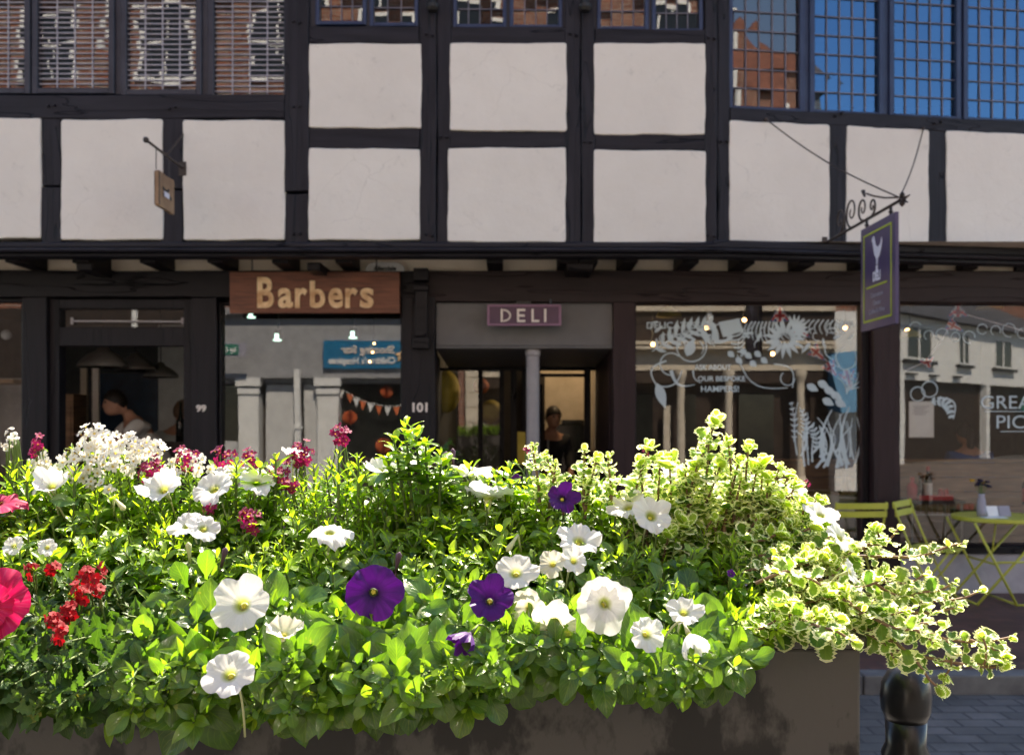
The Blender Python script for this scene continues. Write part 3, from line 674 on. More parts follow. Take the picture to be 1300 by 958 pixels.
# back frame of the entry
def bk(a, b, t, bt, y=yb, d=.08): m.box(px9(a,y), px9(b,y), y, y+d, max(0, ZZ(bt,y)), min(1.99, ZZ(t,y)))
bk(545, 800, 460, 470); bk(607, 613, 470, 800); bk(634, 640, 470, 800); bk(648, 656, 470, 800); bk(664, 668, 470, 800); bk(742, 750, 470, 800); bk(764, 800, 470, 800)
bk(553, 558, 470, 800); bk(686, 742, 474, 478)
m.build('entrance_frame', M['lv'], BL)
m = MB(); m.add([W(558,800,yb+.04), W(607,800,yb+.04), W(607,470,yb+.04), W(558,470,yb+.04)], [(0,1,2,3)])
m.add([W(613,800,yb+.04), W(634,800,yb+.04), W(634,470,yb+.04), W(613,470,yb+.04)], [(0,1,2,3)])
m.add([W(750,800,yb+.04), W(764,800,yb+.04), W(764,470,yb+.04), W(750,470,yb+.04)], [(0,1,2,3)])
m.build('entrance_glazing', M['glass'], BL)
# open door leaf turned inwards, hinged on the left of the doorway
dr = MB(); hx, hy = px9(668), yb+.02
def dloc(u, v, z): a = math.radians(74); return (hx+u*math.cos(a)+v*math.sin(a)*-1*0-v*math.sin(a), hy+u*math.sin(a)+v*math.cos(a), z)
def dbox(u0, u1, z0, z1, t=.045):
    vs = [dloc(u, v, z) for z in (z0, z1) for (u, v) in ((u0,0),(u1,0),(u1,t),(u0,t))]
    dr.add(vs, [(0,3,2,1),(4,5,6,7),(0,1,5,4),(1,2,6,5),(2,3,7,6),(3,0,4,7)])
dbox(0,.10,.02,1.97); dbox(.68,.78,.02,1.97); dbox(.10,.68,1.85,1.97); dbox(.10,.68,.02,.5)
DOOR = dr.build('entrance_door', M['lv'], BL)
m = MB(); m.add([dloc(.1,.02,.5), dloc(.68,.02,.5), dloc(.68,.02,1.85), dloc(.1,.02,1.85)], [(0,1,2,3)]); m.build('pane', M['glass'], DOOR)
m = MB(); m.tube([dloc(.72,-.05,.9), dloc(.72,-.05,1.25)], .012, 8); m.build('handle', M['steel'], DOOR)
# interior shells
m = MB()
xs = XX(532, 8.2)
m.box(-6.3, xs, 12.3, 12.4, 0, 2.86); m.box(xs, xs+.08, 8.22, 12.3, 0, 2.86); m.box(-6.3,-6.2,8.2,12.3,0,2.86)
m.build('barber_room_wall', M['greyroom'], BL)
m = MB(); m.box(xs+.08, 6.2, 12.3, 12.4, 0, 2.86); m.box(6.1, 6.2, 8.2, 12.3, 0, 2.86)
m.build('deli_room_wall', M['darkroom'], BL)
DL = bpy.data.lights.new('deli_fill_light', 'POINT'); DL.energy = 8; DL.color = (1,.78,.5); DL.shadow_soft_size = .1; dl = bpy.data.objects.new('deli_fill_light', DL); COL.objects.link(dl); dl.location = (px9(720,10.9), 10.5, 2.45)  # added fill light without a fitting, brightens the back of the deli
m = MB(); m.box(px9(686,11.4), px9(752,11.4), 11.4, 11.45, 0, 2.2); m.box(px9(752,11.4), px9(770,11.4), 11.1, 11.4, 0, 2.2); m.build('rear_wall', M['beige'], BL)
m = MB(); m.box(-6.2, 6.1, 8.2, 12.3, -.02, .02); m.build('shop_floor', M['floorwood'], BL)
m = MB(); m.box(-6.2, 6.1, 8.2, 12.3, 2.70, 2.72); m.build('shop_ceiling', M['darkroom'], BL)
# porch sides
m = MB(); m.box(gx(777)-.005, gx(777)+.03, 8.2, 9.58, 0, 2.1); m.build('porch_side_wall', M['bv'], BL)
# house numbers
m = MB(); add_text(m, '101', gx(525), 7.915, gz(522.5), .105, fit=.125, bold=.003, thick=.008); m.build('house_number', M['creamlet'], BL)
m = MB(); add_text(m, '99', gx(252), 7.943, gz(522), .075, fit=.082, bold=.002, thick=.008); m.build('house_number', M['creamlet'], BL)
M['greyfascia'] = pbr('grey_white_fascia', (.26,.26,.27), (.33,.33,.34), rough=.7)
M['setts'] = brick_mat('pale_granite_setts', (.07,.066,.062), (.115,.105,.10), (.045,.042,.04), bw=.2, bh=.12, rough=.75, axis='XY', ms=.008)
M['flags'] = brick_mat('pale_paving_flags', (.08,.075,.07), (.12,.11,.105), (.05,.048,.045), bw=.6, bh=.45, rough=.8, axis='XY', ms=.008)
# ------------------------------------------------------------------ ground and the other side of the street
m = MB(); m.box(-150,150,-150,150,-.6,-.13); structure(m.build('ground', M['earth']))
def sheet(name, mat, x0, x1, y0, y1, z, t=.1):
    m = MB(); m.box(x0,x1,y0,y1,z-t,z); return structure(m.build(name, M[mat]))
sheet('pavement', 'paving', -40, 40, 5.52, 9.9, 0, .12)
sheet('street', 'setts', -40, 40, -2.0, 5.37, -.10, .02)
sheet('pavement', 'flags', -40, 40, -40, -2.15, 0, .12)
m = MB()
for i in range(-30, 30):
    for y0 in (5.375, -2.145): m.box(i+.004, i+.996, y0, y0+.14, -.11, .008)
structure(m.build('kerb', M['kerbstone'], bevel=.01))

# terrace opposite, seen only in the shop glass.  Mirror: a point at virtual distance V stands at y = 16.12 - V
VM = 20.0; YO = 2*YG-VM     # facade line of the opposite shops
def ox(px, V=VM): return XX(px, V)
def oz(py, V=VM): return ZZ(py, V)
OB = thing('shop_terrace', 'red brick terrace with white and brown shopfronts across the street', 'building', (-1, YO, 0))
def obx(m, a, b, t, bt, proud, deep=.0, mi=0):
    m.box(ox(a), ox(b), YO-deep, YO+proud, max(0, oz(bt)), oz(t), mi)
m = MB(); m.box(-13, 8.2, YO-8, YO-.3, 0, 10.5); m.box(-13, 8.2, YO-.3, YO, 3.42, 10.5); m.build('brick_wall', M['brick'], OB)
m = MB(); m.add([(-13.3,YO+.35,10.35),(8.5,YO+.35,10.35),(8.5,YO-4,13.5),(-13.3,YO-4,13.5),(8.5,YO-8.3,10.35),(-13.3,YO-8.3,10.35)], [(0,1,2,3),(3,2,4,5),(0,3,5),(1,4,2),(0,5,4,1)]); m.build('roof', M['tile'], OB)
m = MB()
for x in (-9, -3.2, 2.4, 6.5):
    m.box(x, x+.9, YO-4.6, YO-3.6, 12.6, 15)
m.build('chimney', M['brick'], OB)
# sash windows
k = 0
for zc in (4.95, 6.95, 8.95):
    for x in (-11.5,-9.2,-6.9,-4.6,-2.5,-.6,1.3,3.2,5.1,7.0):
        h = .68; f = MB(); w_ = .5
        f.box(x-w_-.08, x+w_+.08, YO, YO+.05, zc-h-.12, zc-h); f.box(x-w_-.08, x-w_, YO, YO+.03, zc-h, zc+h+.08); f.box(x+w_, x+w_+.08, YO, YO+.03, zc-h, zc+h+.08); f.box(x-w_, x+w_, YO, YO+.03, zc+h, zc+h+.08)
        f.box(x-w_, x+w_, YO, YO+.02, zc-.03, zc+.03); f.box(x-.015, x+.015, YO, YO+.02, zc-h, zc+h)
        fo = f.build('sash_window', M['white'], OB)
        g = MB(); g.box(x-w_, x+w_, YO+.001, YO+.008, zc-h, zc+h); g.build('pane', M['darkbottle'], fo)
m = MB()
for x in (-7.95, 4.15, 7.9): m.tube([(x, YO+.08, 3.4), (x, YO+.08, 10.4)], .06, 10)
m.box(-13.2, 8.4, YO+.3, YO+.42, 10.32, 10.42); m.build('drainpipe', M['white'], OB)
# white shopfront (barber side)
m = MB(); obx(m, 262, 540, 400, 476, .06, .3); obx(m, 262, 540, 392, 400, .22); obx(m, 262, 540, 474, 480, .16)
obx(m, 262, 540, 476, 486, .03, .3)
m.build('shop_fascia', M['greyfascia'], OB)
m = MB(); m.box(-13, ox(261.5), YO-.3, YO+.04, 0, oz(392)); m.build('dark_shopfront', M['brown'], OB)
for a, b in ((305,330),(404,431),(536,560)):
    m = MB(); obx(m, a, b, 500, 900, .12, .3); obx(m, a-3, b+3, 480, 490, .2); obx(m, a-1, b+1, 492, 500, .16); obx(m, a-2, b+2, 640, 900, .16)
    for j in range(5):
        x = ox(a+2+(b-a-4)*j/4); m.box(x-.012, x+.012, YO+.12, YO+.135, 0.3, oz(502))
    m.build('pilaster', M['white'], OB)
m = MB(); obx(m, 377, 384, 470, 900, .25, -.1); obx(m, 375, 386, 540, 544, .27,-.1); m.build('downpipe', M['white'], OB)
m = MB(); obx(m, 337, 372, 488, 900, -.05, .3); obx(m, 386, 402, 488, 900, -.02, .3); obx(m,264,300,560,900,-.05,.3); m.build('shop_panel', M['offwhite'], OB)
m = MB(); m.box(ox(264), ox(303), YO-.28, YO-.25, .8, oz(488)); m.box(ox(433), ox(536), YO-.28, YO-.25, .3, oz(488)); m.build('shop_window', M['darkbottle'], OB)
m = MB(); m.box(-13, ox(540), YO-.3, YO-.29, 0, 3.42); m.box(ox(433), ox(536), YO-.3, YO-.1, 0, .7); m.build('shop_inner_wall', M['brown'], OB)
# teal charity sign, wording reads correctly in the street and mirrored in the glass
m = MB(); m.box(ox(412), ox(522), YO+.07, YO+.16, oz(468), oz(433))
SG = tag(m.build('shop_sign', M['teal']), 'teal blue charity sign reflected in the glass below the barbers board', 'sign')
def mir(v): return (-(v[0]), v[1], v[2])
def sign_text(txt, px, py, size, mat, fit, y, parent, bold=.006):
    # lettering faces +y, so it is turned round
    vs, fs, w_ = text_mesh(txt, size, bold=bold, thick=.01); k = fit/w_
    x_right = ox(px)
    m = MB(); m.add([(x_right-v[0]*k, y-v[1], oz(py)+v[2]) for v in vs], fs); return m.build('lettering', M[mat], parent)
sign_text('Shooting Star', 502, 449, .23, 'creamlet', 1.12, YO+.17, SG)
sign_text("Children's Hospices", 503, 462, .19, 'white', 1.40, YO+.17, SG)
m = MB(); vs = []
cx, cz = ox(511), oz(452)
for i in range(10):
    a = PI/2+i*PI/5; r = .16 if i % 2 == 0 else .08; vs.append((cx+r*math.cos(a), YO+.175, cz+r*math.sin(a)))
m.add(vs+[(cx, YO+.185, cz)], [(i, (i+1)%10, 10) for i in range(10)]); m.build('star', M['gold'], SG)
m = MB(); m.box(ox(281), ox(322), YO+.5, YO+.54, oz(455), oz(438)); GS = tag(m.build('shop_sign', M['greyink']), 'small green and white street sign reflected at left of the barbers window', 'sign')
m = MB(); m.box(ox(285), ox(312), YO+.545, YO+.555, oz(453), oz(440)); m.build('green_panel', M['green'], GS)
sign_text('Ivy Cafe', 309, 449, .12, 'white', .36, YO+.56, GS)
# red, silver bunting and paper balls of that shop window
BU = thing('bunting', 'orange and white pennants strung below the teal sign in the reflection', 'bunting', (ox(470), YO-.05, 2))
pp = [(433,497),(444,503),(452,508),(461,512),(471,515),(481,518),(492,519),(503,519),(512,516)]
m = MB(); m.tube([(ox(a), YO-.02, oz(b-3)) for a, b in [(425,490)]+pp+[(524,508)]], .006, 5); m.build('string', M['white'], BU)
for i, (a, b) in enumerate(pp):
    m = MB(); x, z = ox(a), oz(b-3); m.prism([(x-.075,z),(x+.075,z),(x+random.uniform(-.02,.02),z-.20)], YO-.035, YO-.028)
    m.build('pennant', M['white' if i % 2 == 0 else 'orange'], BU)
for (a, b, r) in ((490,497,.145),(443,530,.15),(486,566,.17)):
    m = MB()
    for j in range(16):
        t = PI*j/16; 
        pts = [(math.cos(q)*r, math.sin(q)*r) for q in [2*PI*u/20 for u in range(20)]]
        m.add([(ox(a)+p[0]*math.cos(t), YO-.10+p[0]*math.sin(t), oz(b)+p[1]) for p in pts], [tuple(range(20))])
    tag(m.build('paper_ball', M['orange']), {490:'orange paper honeycomb ball above the pennants in the reflection',443:'orange paper ball hanging left below the pennants',486:'lowest orange paper ball reflected beside the post numbered 101'}[a], 'decoration', 'orange paper balls')
# brown shop with cream columns (deli side)
m = MB(); obx(m, 545, 1057, 398, 434, .1, .3); obx(m, 560,1057, 470, 486, .02, .3); m.build('shop_fascia', M['brown'], OB)
m = MB(); obx(m, 540, 1057, 434, 438, .22, .3); obx(m, 540, 1057, 440.5, 444, .28, .3); obx(m, 540, 1057, 390, 396, .18, .3); obx(m,560,1057,444,470,.05,.3); m.build('cornice', M['cream'], OB)
for px in (862, 922, 1012, 700, 780):
    m = MB(); x = ox(px); r = .085
    m.lathe([(r*1.6,.0),(r*1.6,.25),(r*1.1,.3),(r,.35),(r*.9,oz(486)),(r*1.3,oz(480)),(r*1.5,oz(476)),(r*1.5,oz(470))], (x, YO+.22, 0), 16); m.build('column', M['cream'], OB)
m = MB(); m.box(ox(548), ox(1057), YO-.3, YO-.27, 0, oz(486)); 
for px in (838, 893, 950, 985, 1040): m.box(ox(px-8), ox(px+8), YO-.26, YO-.2, 0, oz(486))
m.build('shop_inner_wall', M['brown'], OB)
m = MB(); m.box(ox(940), ox(985), YO-.19, YO-.16, .3, oz(500)); m.box(ox(870),ox(885),YO-.19,YO-.16,.3,oz(500)); m.box(ox(805),ox(830),YO-.19,YO-.16,.3,oz(500)); m.build('shop_window', M['darkbottle'], OB)
for px in (845,): 
    m = MB(); obx(m, 842, 850, 515, 900, .1); m.build('door_post', M['cream'], OB)
# white painted end bay and blue awning at the right
m = MB(); obx(m, 1058, 1110, 396, 640, .12, .3); m.build('white_bay', M['white'], OB)
m = MB(); x0, x1 = ox(1048), ox(1096); m.add([(x0,YO+.15,oz(450)),(x1,YO+.15,oz(445)),(x1,YO+1.0,oz(520)),(x0,YO+1.0,oz(525)),(x0,YO+.15,oz(520)),(x1,YO+.15,oz(520))],[(0,1,2,3),(0,3,4),(1,5,2),(0,4,5,1),(4,3,2,5)]); m.build('awning', M['teal'], OB)
# rusticated cream pier with a red downpipe in front of the deli porch reflection
m = MB()
for j in range(12): m.box(ox(583), ox(607), YO, YO+.22, j*.36+.01, j*.36+.35)
m.box(ox(585), ox(605), YO, YO+.19, 0, 4.2); m.build('stone_pier', M['cream'], OB)
m = MB(); m.box(ox(573), ox(581), YO, YO+.2, 0, 4.2); m.build('red_pier', M['brick'], OB)

# far white house at the bend, standing at 43 degrees in the mirror
def far(px): 
    V = 19.7/(1-(px-CX)/F*.945); return (XX(px, V), 2*YG-V, V)
FB = thing('white_house', 'white rendered house with dark sills reflected in the right deli window', 'building', (far(1140)[0], far(1140)[1], 0))
pa, pb = Vector(far(1112)[:2]), Vector(far(1420)[:2]); dv = (pb-pa); LN = dv.length; dv.normalize(); nv = Vector((-dv.y, dv.x))   # nv points back to the street side
if nv.y < 0: nv = -nv
def fl(u, d, z): p = pa+dv*u+nv*d; return (p.x, p.y, z)
def fbox(m, u0, u1, d0, d1, z0, z1):
    vs = [fl(u, d, z) for z in (z0, z1) for (u, d) in ((u0,d0),(u1,d0),(u1,d1),(u0,d1))]
    m.add(vs, [(0,3,2,1),(4,5,6,7),(0,1,5,4),(1,2,6,5),(2,3,7,6),(3,0,4,7)])
def upx(px): return (Vector(far(px)[:2])-pa).length
m = MB(); fbox(m, 0, LN, -7, 0, 2.9, 5.15); m.build('rendered_wall', M['white'], FB)
m = MB(); fbox(m, 0, LN, -7, -.25, 0, 2.9); m.build('shopfront', M['brown'], FB)
m = MB()
for a in (1142, 1252, 1330): fbox(m, upx(a), upx(a)+.35, -.25, .02, 0, 2.9)
m.build('pilaster', M['white'], FB)
m = MB(); m.add([fl(-.3,.35,5.1), fl(LN+.3,.35,5.1), fl(LN+.3,-3.5,7.2), fl(-.3,-3.5,7.2), fl(LN+.3,-7.3,5.1), fl(-.3,-7.3,5.1)], [(0,1,2,3),(3,2,4,5),(0,3,5),(1,4,2),(0,5,4,1)]); m.build('roof', M['slate'], FB)
for a, b in ((1150,1181),(1216,1230),(1262,1284),(1325,1345),(1375,1392)):
    u0, u1 = upx(a), upx(b); zs, zt = 3.62, 4.80
    f = MB()
    for q0, q1, c, d in ((u0,u0+.07,zs,zt),(u1-.07,u1,zs,zt),(u0+.07,u1-.07,zs,zs+.07),(u0+.07,u1-.07,zt-.07,zt),((u0+u1)/2-.05,(u0+u1)/2+.05,zs+.07,zt-.07)): fbox(f, q0, q1, .0, .05, c, d)
    fo = f.build('window', M['white'], FB)
    g = MB(); fbox(g, u0+.05, u1-.05, .001, .02, zs+.05, zt-.05); g.build('pane', M['darkbottle'], fo)
    s_ = MB(); fbox(s_, u0-.25, u1+.2, 0, .18, zs-.14, zs-.02); s_.build('sill', M['black'], fo)
m = MB()
for px in (1150,1178,1208): u = upx(px); fbox(m, u, u+.7, 0, .12, 3.08, 3.14)
m.build('drip_moulding', M['black'], FB)
m = MB(); u = upx(1296); fbox(m, u-.2, u+2.2, .05, .12, 1.95, 2.45)
tag(m.build('shop_sign', M['green']), 'green shop sign reflected at the right edge of the deli window', 'sign')
# tall brick house farther back, whose corner shows in the leaded windows
TB = thing('tall_brick_house', 'tall red brick house reflected in the leaded window by the corner post', 'building', (24, -33, 0))
m = MB(); m.box(20.5, 28.2, -38, -30, 0, 19.0); m.build('brick_wall', M['brick'], TB)
m = MB(); m.add([(20.2,-29.7,18.9),(28.5,-29.7,18.9),(28.5,-38.3,18.9),(20.2,-38.3,18.9),(24.3,-31.5,23),(24.3,-36.5,23)], [(0,1,4),(1,2,5,4),(2,3,5),(3,0,4,5),(0,3,2,1)]); m.build('roof', M['tile'], TB)
for x in (21.8, 24.4, 27.0):
    for z in (13.0, 16.4):
        m = MB(); m.box(x-.7,x+.7,-30,-29.95,z-1.0,z+1.0); fo = m.build('window', M['white'], TB); m = MB(); m.box(x-.55,x+.55,-29.945,-29.93,z-.85,z+.85); m.build('pane', M['darkbottle'], fo)
m = MB(); m.tube([(20.9,-29.9,0),(20.9,-29.9,18.9)], .14, 10); m.build('drainpipe', M['white'], TB)
# ------------------------------------------------------------------ signs
# barbers board hung under the jetty
yS = 7.86
x0, x1, z0, z1 = XX(292.5, yS), XX(508, yS), ZZ(398, yS), ZZ(345.5, yS)
SB = thing('hanging_shop_sign', 'reddish stained plank sign with pale gold Barbers lettering under the jetty', 'sign', ((x0+x1)/2, yS, z0))
m = MB(); m.prism(wavy(x0, x1, z0, z1, .002, .3), yS-.025, yS+.015, bev=.004); m.build('board', M['signwood'], SB)
m = MB()
xl = XX(329, yS); wid = XX(475, yS)-xl
glyphs = [('B', 0, .335), ('a', 1, .235), ('r', 1, .235), ('b', 1, .30), ('e', 1, .235), ('r', 1, .235), ('s', 1, .235)]
cells = [(0,.135),(.175,.125),(.325,.10),(.455,.125),(.61,.125),(.76,.10),(.885,.115)]
zb = ZZ(391.5, yS)
for (ch, lo, h), (cx_, cw) in zip(glyphs, cells):
    vs, fs, w_ = text_mesh(ch, .30 if lo == 0 else .30, bold=.008, thick=.014)
    zs_ = [v[2] for v in vs]; hh = max(zs_)-min(zs_); tgt = {'B': .255, 'b': .225}.get(ch, .165)
    kx = cw*wid/w_; kz = tgt/hh; bz = min(zs_)
    pts = []
    for v in vs:
        x = v[0]*kx; z = (v[2]-bz)*kz
        # flared stroke ends like a cut serif
        t = z/tgt; fl_ = 1+.10*(abs(t-.5)*2)**3
        pts.append((xl+cx_*wid+cw*wid/2+(x-cw*wid/2)*fl_, yS-.032+v[1], zb+z))
    m.add(pts, fs)
m.build('lettering', M['gold'], SB)
m = MB()
for px in (320, 478): x = XX(px, yS); m.tube([(x, yS, z1), (x, yS, 2.86)], .006, 6)
m.build('chain', M['black'], SB)
# pale plaque behind it, half hidden
yq = 7.95; q = MB(); cx_, cz = XX(489, yq), ZZ(352, yq); pts = []
for i in range(24):
    a = 2*PI*i/24; pts.append((cx_+.165*max(-1,min(1,1.25*math.cos(a))), cz+.125*max(-1,min(1,1.15*math.sin(a)))))
q.prism(pts, yq-.012, yq+.008, bev=.003)
PQ = thing('wall_plaque', 'pale rounded plaque half hidden behind the top right of the barbers sign', 'plaque', (cx_, yq, cz))
q.build('plate', M['offwhite'], PQ); m = MB(); add_text(m, 'Allendale', cx_+.0, yq-.018, ZZ(343.5, yq), .05, center=True, fit=.19, thick=.006, bold=.001); m.build('lettering', M['blackink'], PQ)
# DELI sign above the entrance
yD = 7.84; x0, x1, z0, z1 = XX(619, yD), XX(712, yD), ZZ(413, yD), ZZ(387, yD)
SD = thing('entrance_sign', 'plum sign reading DELI with a pink border above the shop entrance', 'sign', ((x0+x1)/2, yD, z0))
m = MB(); m.box(x0, x1, yD, yD+.05, z0, z1); m.build('board', M['plum'], SD, bevel=.003)
m = MB()
for a, b, c, d in ((x0,x1,z1-.014,z1+.002),(x0,x1,z0-.002,z0+.014),(x0-.002,x0+.016,z0+.0145,z1-.0145),(x1-.016,x1+.002,z0+.0145,z1-.0145)): m.box(a,b,yD-.008,yD-.001,c,d)
m.build('border', M['pinkpaint'], SD)
m = MB()
lx, lz, H = XX(635.5, yD), ZZ(408.8, yD), .108
def st(a, b): m.beam((a[0], yD-.008, a[1]), (b[0], yD-.008, b[1]), .012, .017, up=(0,1,0))
def bars(ox_, segs):
    for (a, b, c, d) in segs: m.box(lx+ox_+min(a,c)-.0085, lx+ox_+max(a,c)+.0085, yD-.014, yD-.002, lz+min(b,d)-.0, lz+max(b,d)+.0) if a == c else m.box(lx+ox_+min(a,c)+.009, lx+ox_+max(a,c), yD-.0137, yD-.002, lz+b-.0085, lz+b+.0085)
bars(.01, [(0,0,0,H)])
arc = [(.012+.058*math.sin(t), H/2-(H/2-.0085)*math.cos(t)) for t in [PI*i/14 for i in range(15)]]
for p, q_ in zip(arc, arc[1:]):
    m.beam((lx+.01+p[0], yD-.0083, lz+p[1]), (lx+.01+q_[0], yD-.0083, lz+q_[1]), .0115, .017, up=(0,1,0))
bars(.145, [(0,0,0,H),(0,.0085,.06,.0085),(0,H/2,.055,H/2),(0,H-.0085,.06,H-.0085)])
bars(.265, [(0,0,0,H),(0,.0085,.055,.0085)])
bars(.37, [(0,0,0,H)])
m.build('lettering', M['creamlet'], SD)
m = MB(); m.box(XX(655,yD), XX(674,yD), yD+.005, 7.98, z1, z1+.03); m.tube([(XX(699,yD), yD+.02, z1), (XX(699,yD), yD+.02, z1+.05)], .012, 8); m.build('fixing', M['black'], SD)

# projecting deli sign: board at right angles to the wall, iron bracket with scrolls, two stays
xB = 2.485; yn, yf_ = 6.10, 6.70; zt, zb = 2.805, 2.083
DS = thing('projecting_sign', 'tall purple hanging deli sign with lime border on a scrolled iron bracket', 'sign', (xB, 6.4, zb))
m = MB(); m.box(xB-.012, xB+.012, yn, yf_, zb, zt); m.build('board', M['purple'], DS, bevel=.002)
def face(sx_):
    "x of the thin layer on one face"
    return (xB+sx_*.0125, xB+sx_*.0155)
def dstrip(m, ya, yb_, za, zb_, sd, lay=0):
    a, b = face(sd); m.box(a+sd*lay*.002, b+sd*lay*.002, ya, yb_, za, zb_)
for sd in (-1, 1):
    m = MB(); i_, t_ = .055, .013
    dstrip(m, yn+i_, yf_-i_, zt-i_-t_, zt-i_, sd); dstrip(m, yn+i_, yf_-i_, zb+i_, zb+i_+t_, sd)
    dstrip(m, yn+i_, yn+i_+t_, zb+i_+t_+.0005, zt-i_-t_-.0005, sd); dstrip(m, yf_-i_-t_, yf_-i_, zb+i_+t_+.0005, zt-i_-t_-.0005, sd)
    dstrip(m, yn+.13, yf_-.11, zb+.285, zb+.297, sd)
    m.build('lime_border', M['lime'], DS)
    # cockerel standing on a pedestal, DELI, three lines of small print
    m = MB(); yc = 6.40
    def f2(u, v):   # u to the right as seen from that side, v up from the board foot
        return (xB+sd*.0165, yc-u if sd < 0 else yc+u, zb+v)
    # as seen from the camera (left face, sd=-1) right = nearer = smaller y
    def poly(pts): 
        vs = [f2(u, v) for u, v in pts]; vs2 = [(v[0]-sd*.003, v[1], v[2]) for v in vs]; n = len(vs)
        m.add(vs+vs2, [tuple(range(n)), tuple(range(2*n-1, n-1, -1))]+[(i, n+i, n+(i+1)%n, (i+1)%n) for i in range(n)])
    poly([(-.09,.60),(-.075,.625),(-.05,.63),(-.035,.60),(-.02,.565),(.02,.545),(.06,.56),(.085,.60),(.09,.57),(.075,.52),(.05,.485),(.02,.47),(.012,.44),(.022,.44),(.0,.43),(-.02,.44),(-.005,.445),(-.012,.475),(-.045,.505),(-.06,.555),(-.075,.595)])
    poly([(-.018,.425),(.018,.425),(.012,.40),(.03,.385),(-.03,.385),(-.012,.40)])
    for r_ in ('DELI',):
        vs, fs, w_ = text_mesh('DELI', .085, bold=.005, thick=.003)
        m.add([(xB+sd*(.0165-v[1]*.3), (yc-(v[0]-w_/2)*.8) if sd < 0 else (yc+(v[0]-w_/2)*.8), zb+.325+v[2]) for v in vs], fs)
    m.build('emblem', M['whitelet'], DS)
    m = MB()
    for txt, v0 in (('Charcuterie', .215), ('Cheese', .16), ('Coffee & Wine', .105)):
        vs, fs, w_ = text_mesh(txt, .045, bold=.0005, thick=.003)
        m.add([(xB+sd*(.0165-v[1]*.3), (yc-(v[0]-w_/2)) if sd < 0 else (yc+(v[0]-w_/2)), zb+v0+v[2]) for v in vs], fs)
    m.build('small_print', M['greyink'], DS)
m = MB(); zbar = 2.865
m.tube([(xB, 7.515, zbar), (xB, 6.02, zbar)], .011, 8); m.tube([(xB, 7.44, zbar+.30), (xB, 7.2, zbar+.22), (xB, 6.9, zbar+.16)], .0, 4) if False else None
def scroll(cy_, cz_, r0, turns, a0, dirn, rr=.0085):
    pts = []
    for i in range(30):
        t = i/29; a = a0+dirn*turns*2*PI*t; r = r0*(1-.82*t); pts.append((xB, cy_+r*math.cos(a), cz_+r*math.sin(a)))
    m.tube(pts, [rr*(1-.4*i/29) for i in range(30)], 6)
scroll(6.70, zbar+.095, .085, 1.35, -PI/2, 1); scroll(6.52, zbar+.07, .06, 1.3, -PI/2, -1); scroll(6.92, zbar+.12, .115, 1.4, -PI/2, 1); scroll(7.16, zbar+.11, .10, 1.3, -PI/2, -1)
m.tube([(xB, 6.62, zbar+.18), (xB, 6.5, zbar+.135), (xB, 6.3, zbar+.075), (xB, 6.1, zbar+.03)], .007, 6)
m.tube([(xB, 6.66, zbar+.17), (xB, 6.69, zbar+.215)], [.008,.016], 6)
# leaf shaped finial
m.lathe([(.0,-.05),(.02,-.03),(.012,-.01),(.028,.0),(.012,.012),(.018,.03),(.0,.055)], (xB, 6.02, zbar), 10)
for a in range(4): m.tube([(xB, 6.02, zbar), (xB+.035*math.cos(a*PI/2+.5), 6.02-.045, zbar+.035*math.sin(a*PI/2+.5))], [.012, .004], 6)
m.box(xB-.02, xB+.02, 7.505, 7.53, zbar-.03, zbar+.05)
m.build('bracket', M['iron'], DS)
m = MB()
for yy in (6.62, 6.20): m.tube([(xB, yy, zt-.01), (xB, yy, zbar)], .01, 6); m.lathe([(.0,-.02),(.018,0),(0,.02)], (xB, yy, zt+.02), 8)
m.build('hook', M['black'], DS)
m = MB()
def ua(px, py): x = xu(px); return (x, yu(x,.02), zu(px, py))
for e in (ua(972,153), ua(1171,164)):
    a = Vector((xB, 6.06, zbar+.02)); b = Vector(e); pts = [a.lerp(b, t)+Vector((0,0,-.05*math.sin(PI*t))) for t in [i/8 for i in range(9)]]
    m.tube(pts, .005, 6); m.ball(b, .016, n=8, k=5)
m.build('stay', M['iron'], DS)

# small brown barber sign at the left
xs_ = -2.575
LS = thing('projecting_sign', 'small weathered wooden sign hanging from an angled bracket on the left upper wall', 'sign', (xs_, 7.0, 3.0))
m = MB(); m.prism([(0,0),(1,0),(1,1),(0,1)], 0, 1) if False else None
zt2, zb2, ya, yb2 = 3.275, 3.015, 6.85, 7.17
vs = []; outl = []
for (u, v) in [(0,.06),(.04,0),(.5,.02),(.96,0),(1,.06),(.985,.5),(1,.94),(.96,1),(.5,.975),(.04,1),(0,.94),(.015,.5)]:
    outl.append((ya+u*(yb2-ya), zb2+v*(zt2-zb2)))
n = len(outl); vs = [(xs_-.014, y, z) for y, z in outl]+[(xs_+.014, y, z) for y, z in outl]
m.add(vs, [tuple(range(n-1,-1,-1)), tuple(range(n, 2*n))]+[(i, (i+1)%n, n+(i+1)%n, n+i) for i in range(n)]); m.build('board', M['tanwood'], LS)
m = MB()
for sd in (-1, 1):
    m.beam((xs_+sd*.016, ya+.08, zb2+.15), (xs_+sd*.016, yb2-.07, zb2+.10), .004, .022); m.beam((xs_+sd*.017, ya+.09, zb2+.10), (xs_+sd*.017, yb2-.12, zb2+.16), .004, .018)
    m.box(xs_+sd*.0155, xs_+sd*.018, ya+.0, ya+.012, zb2+.01, zt2-.01)
m.build('painted_mark', M['blackink'], LS)
m = MB(); m.box(xs_+.0185, xs_+.0205, ya+.10, ya+.2, zb2+.09, zb2+.13); m.build('white_mark', M['whitelet'], LS)
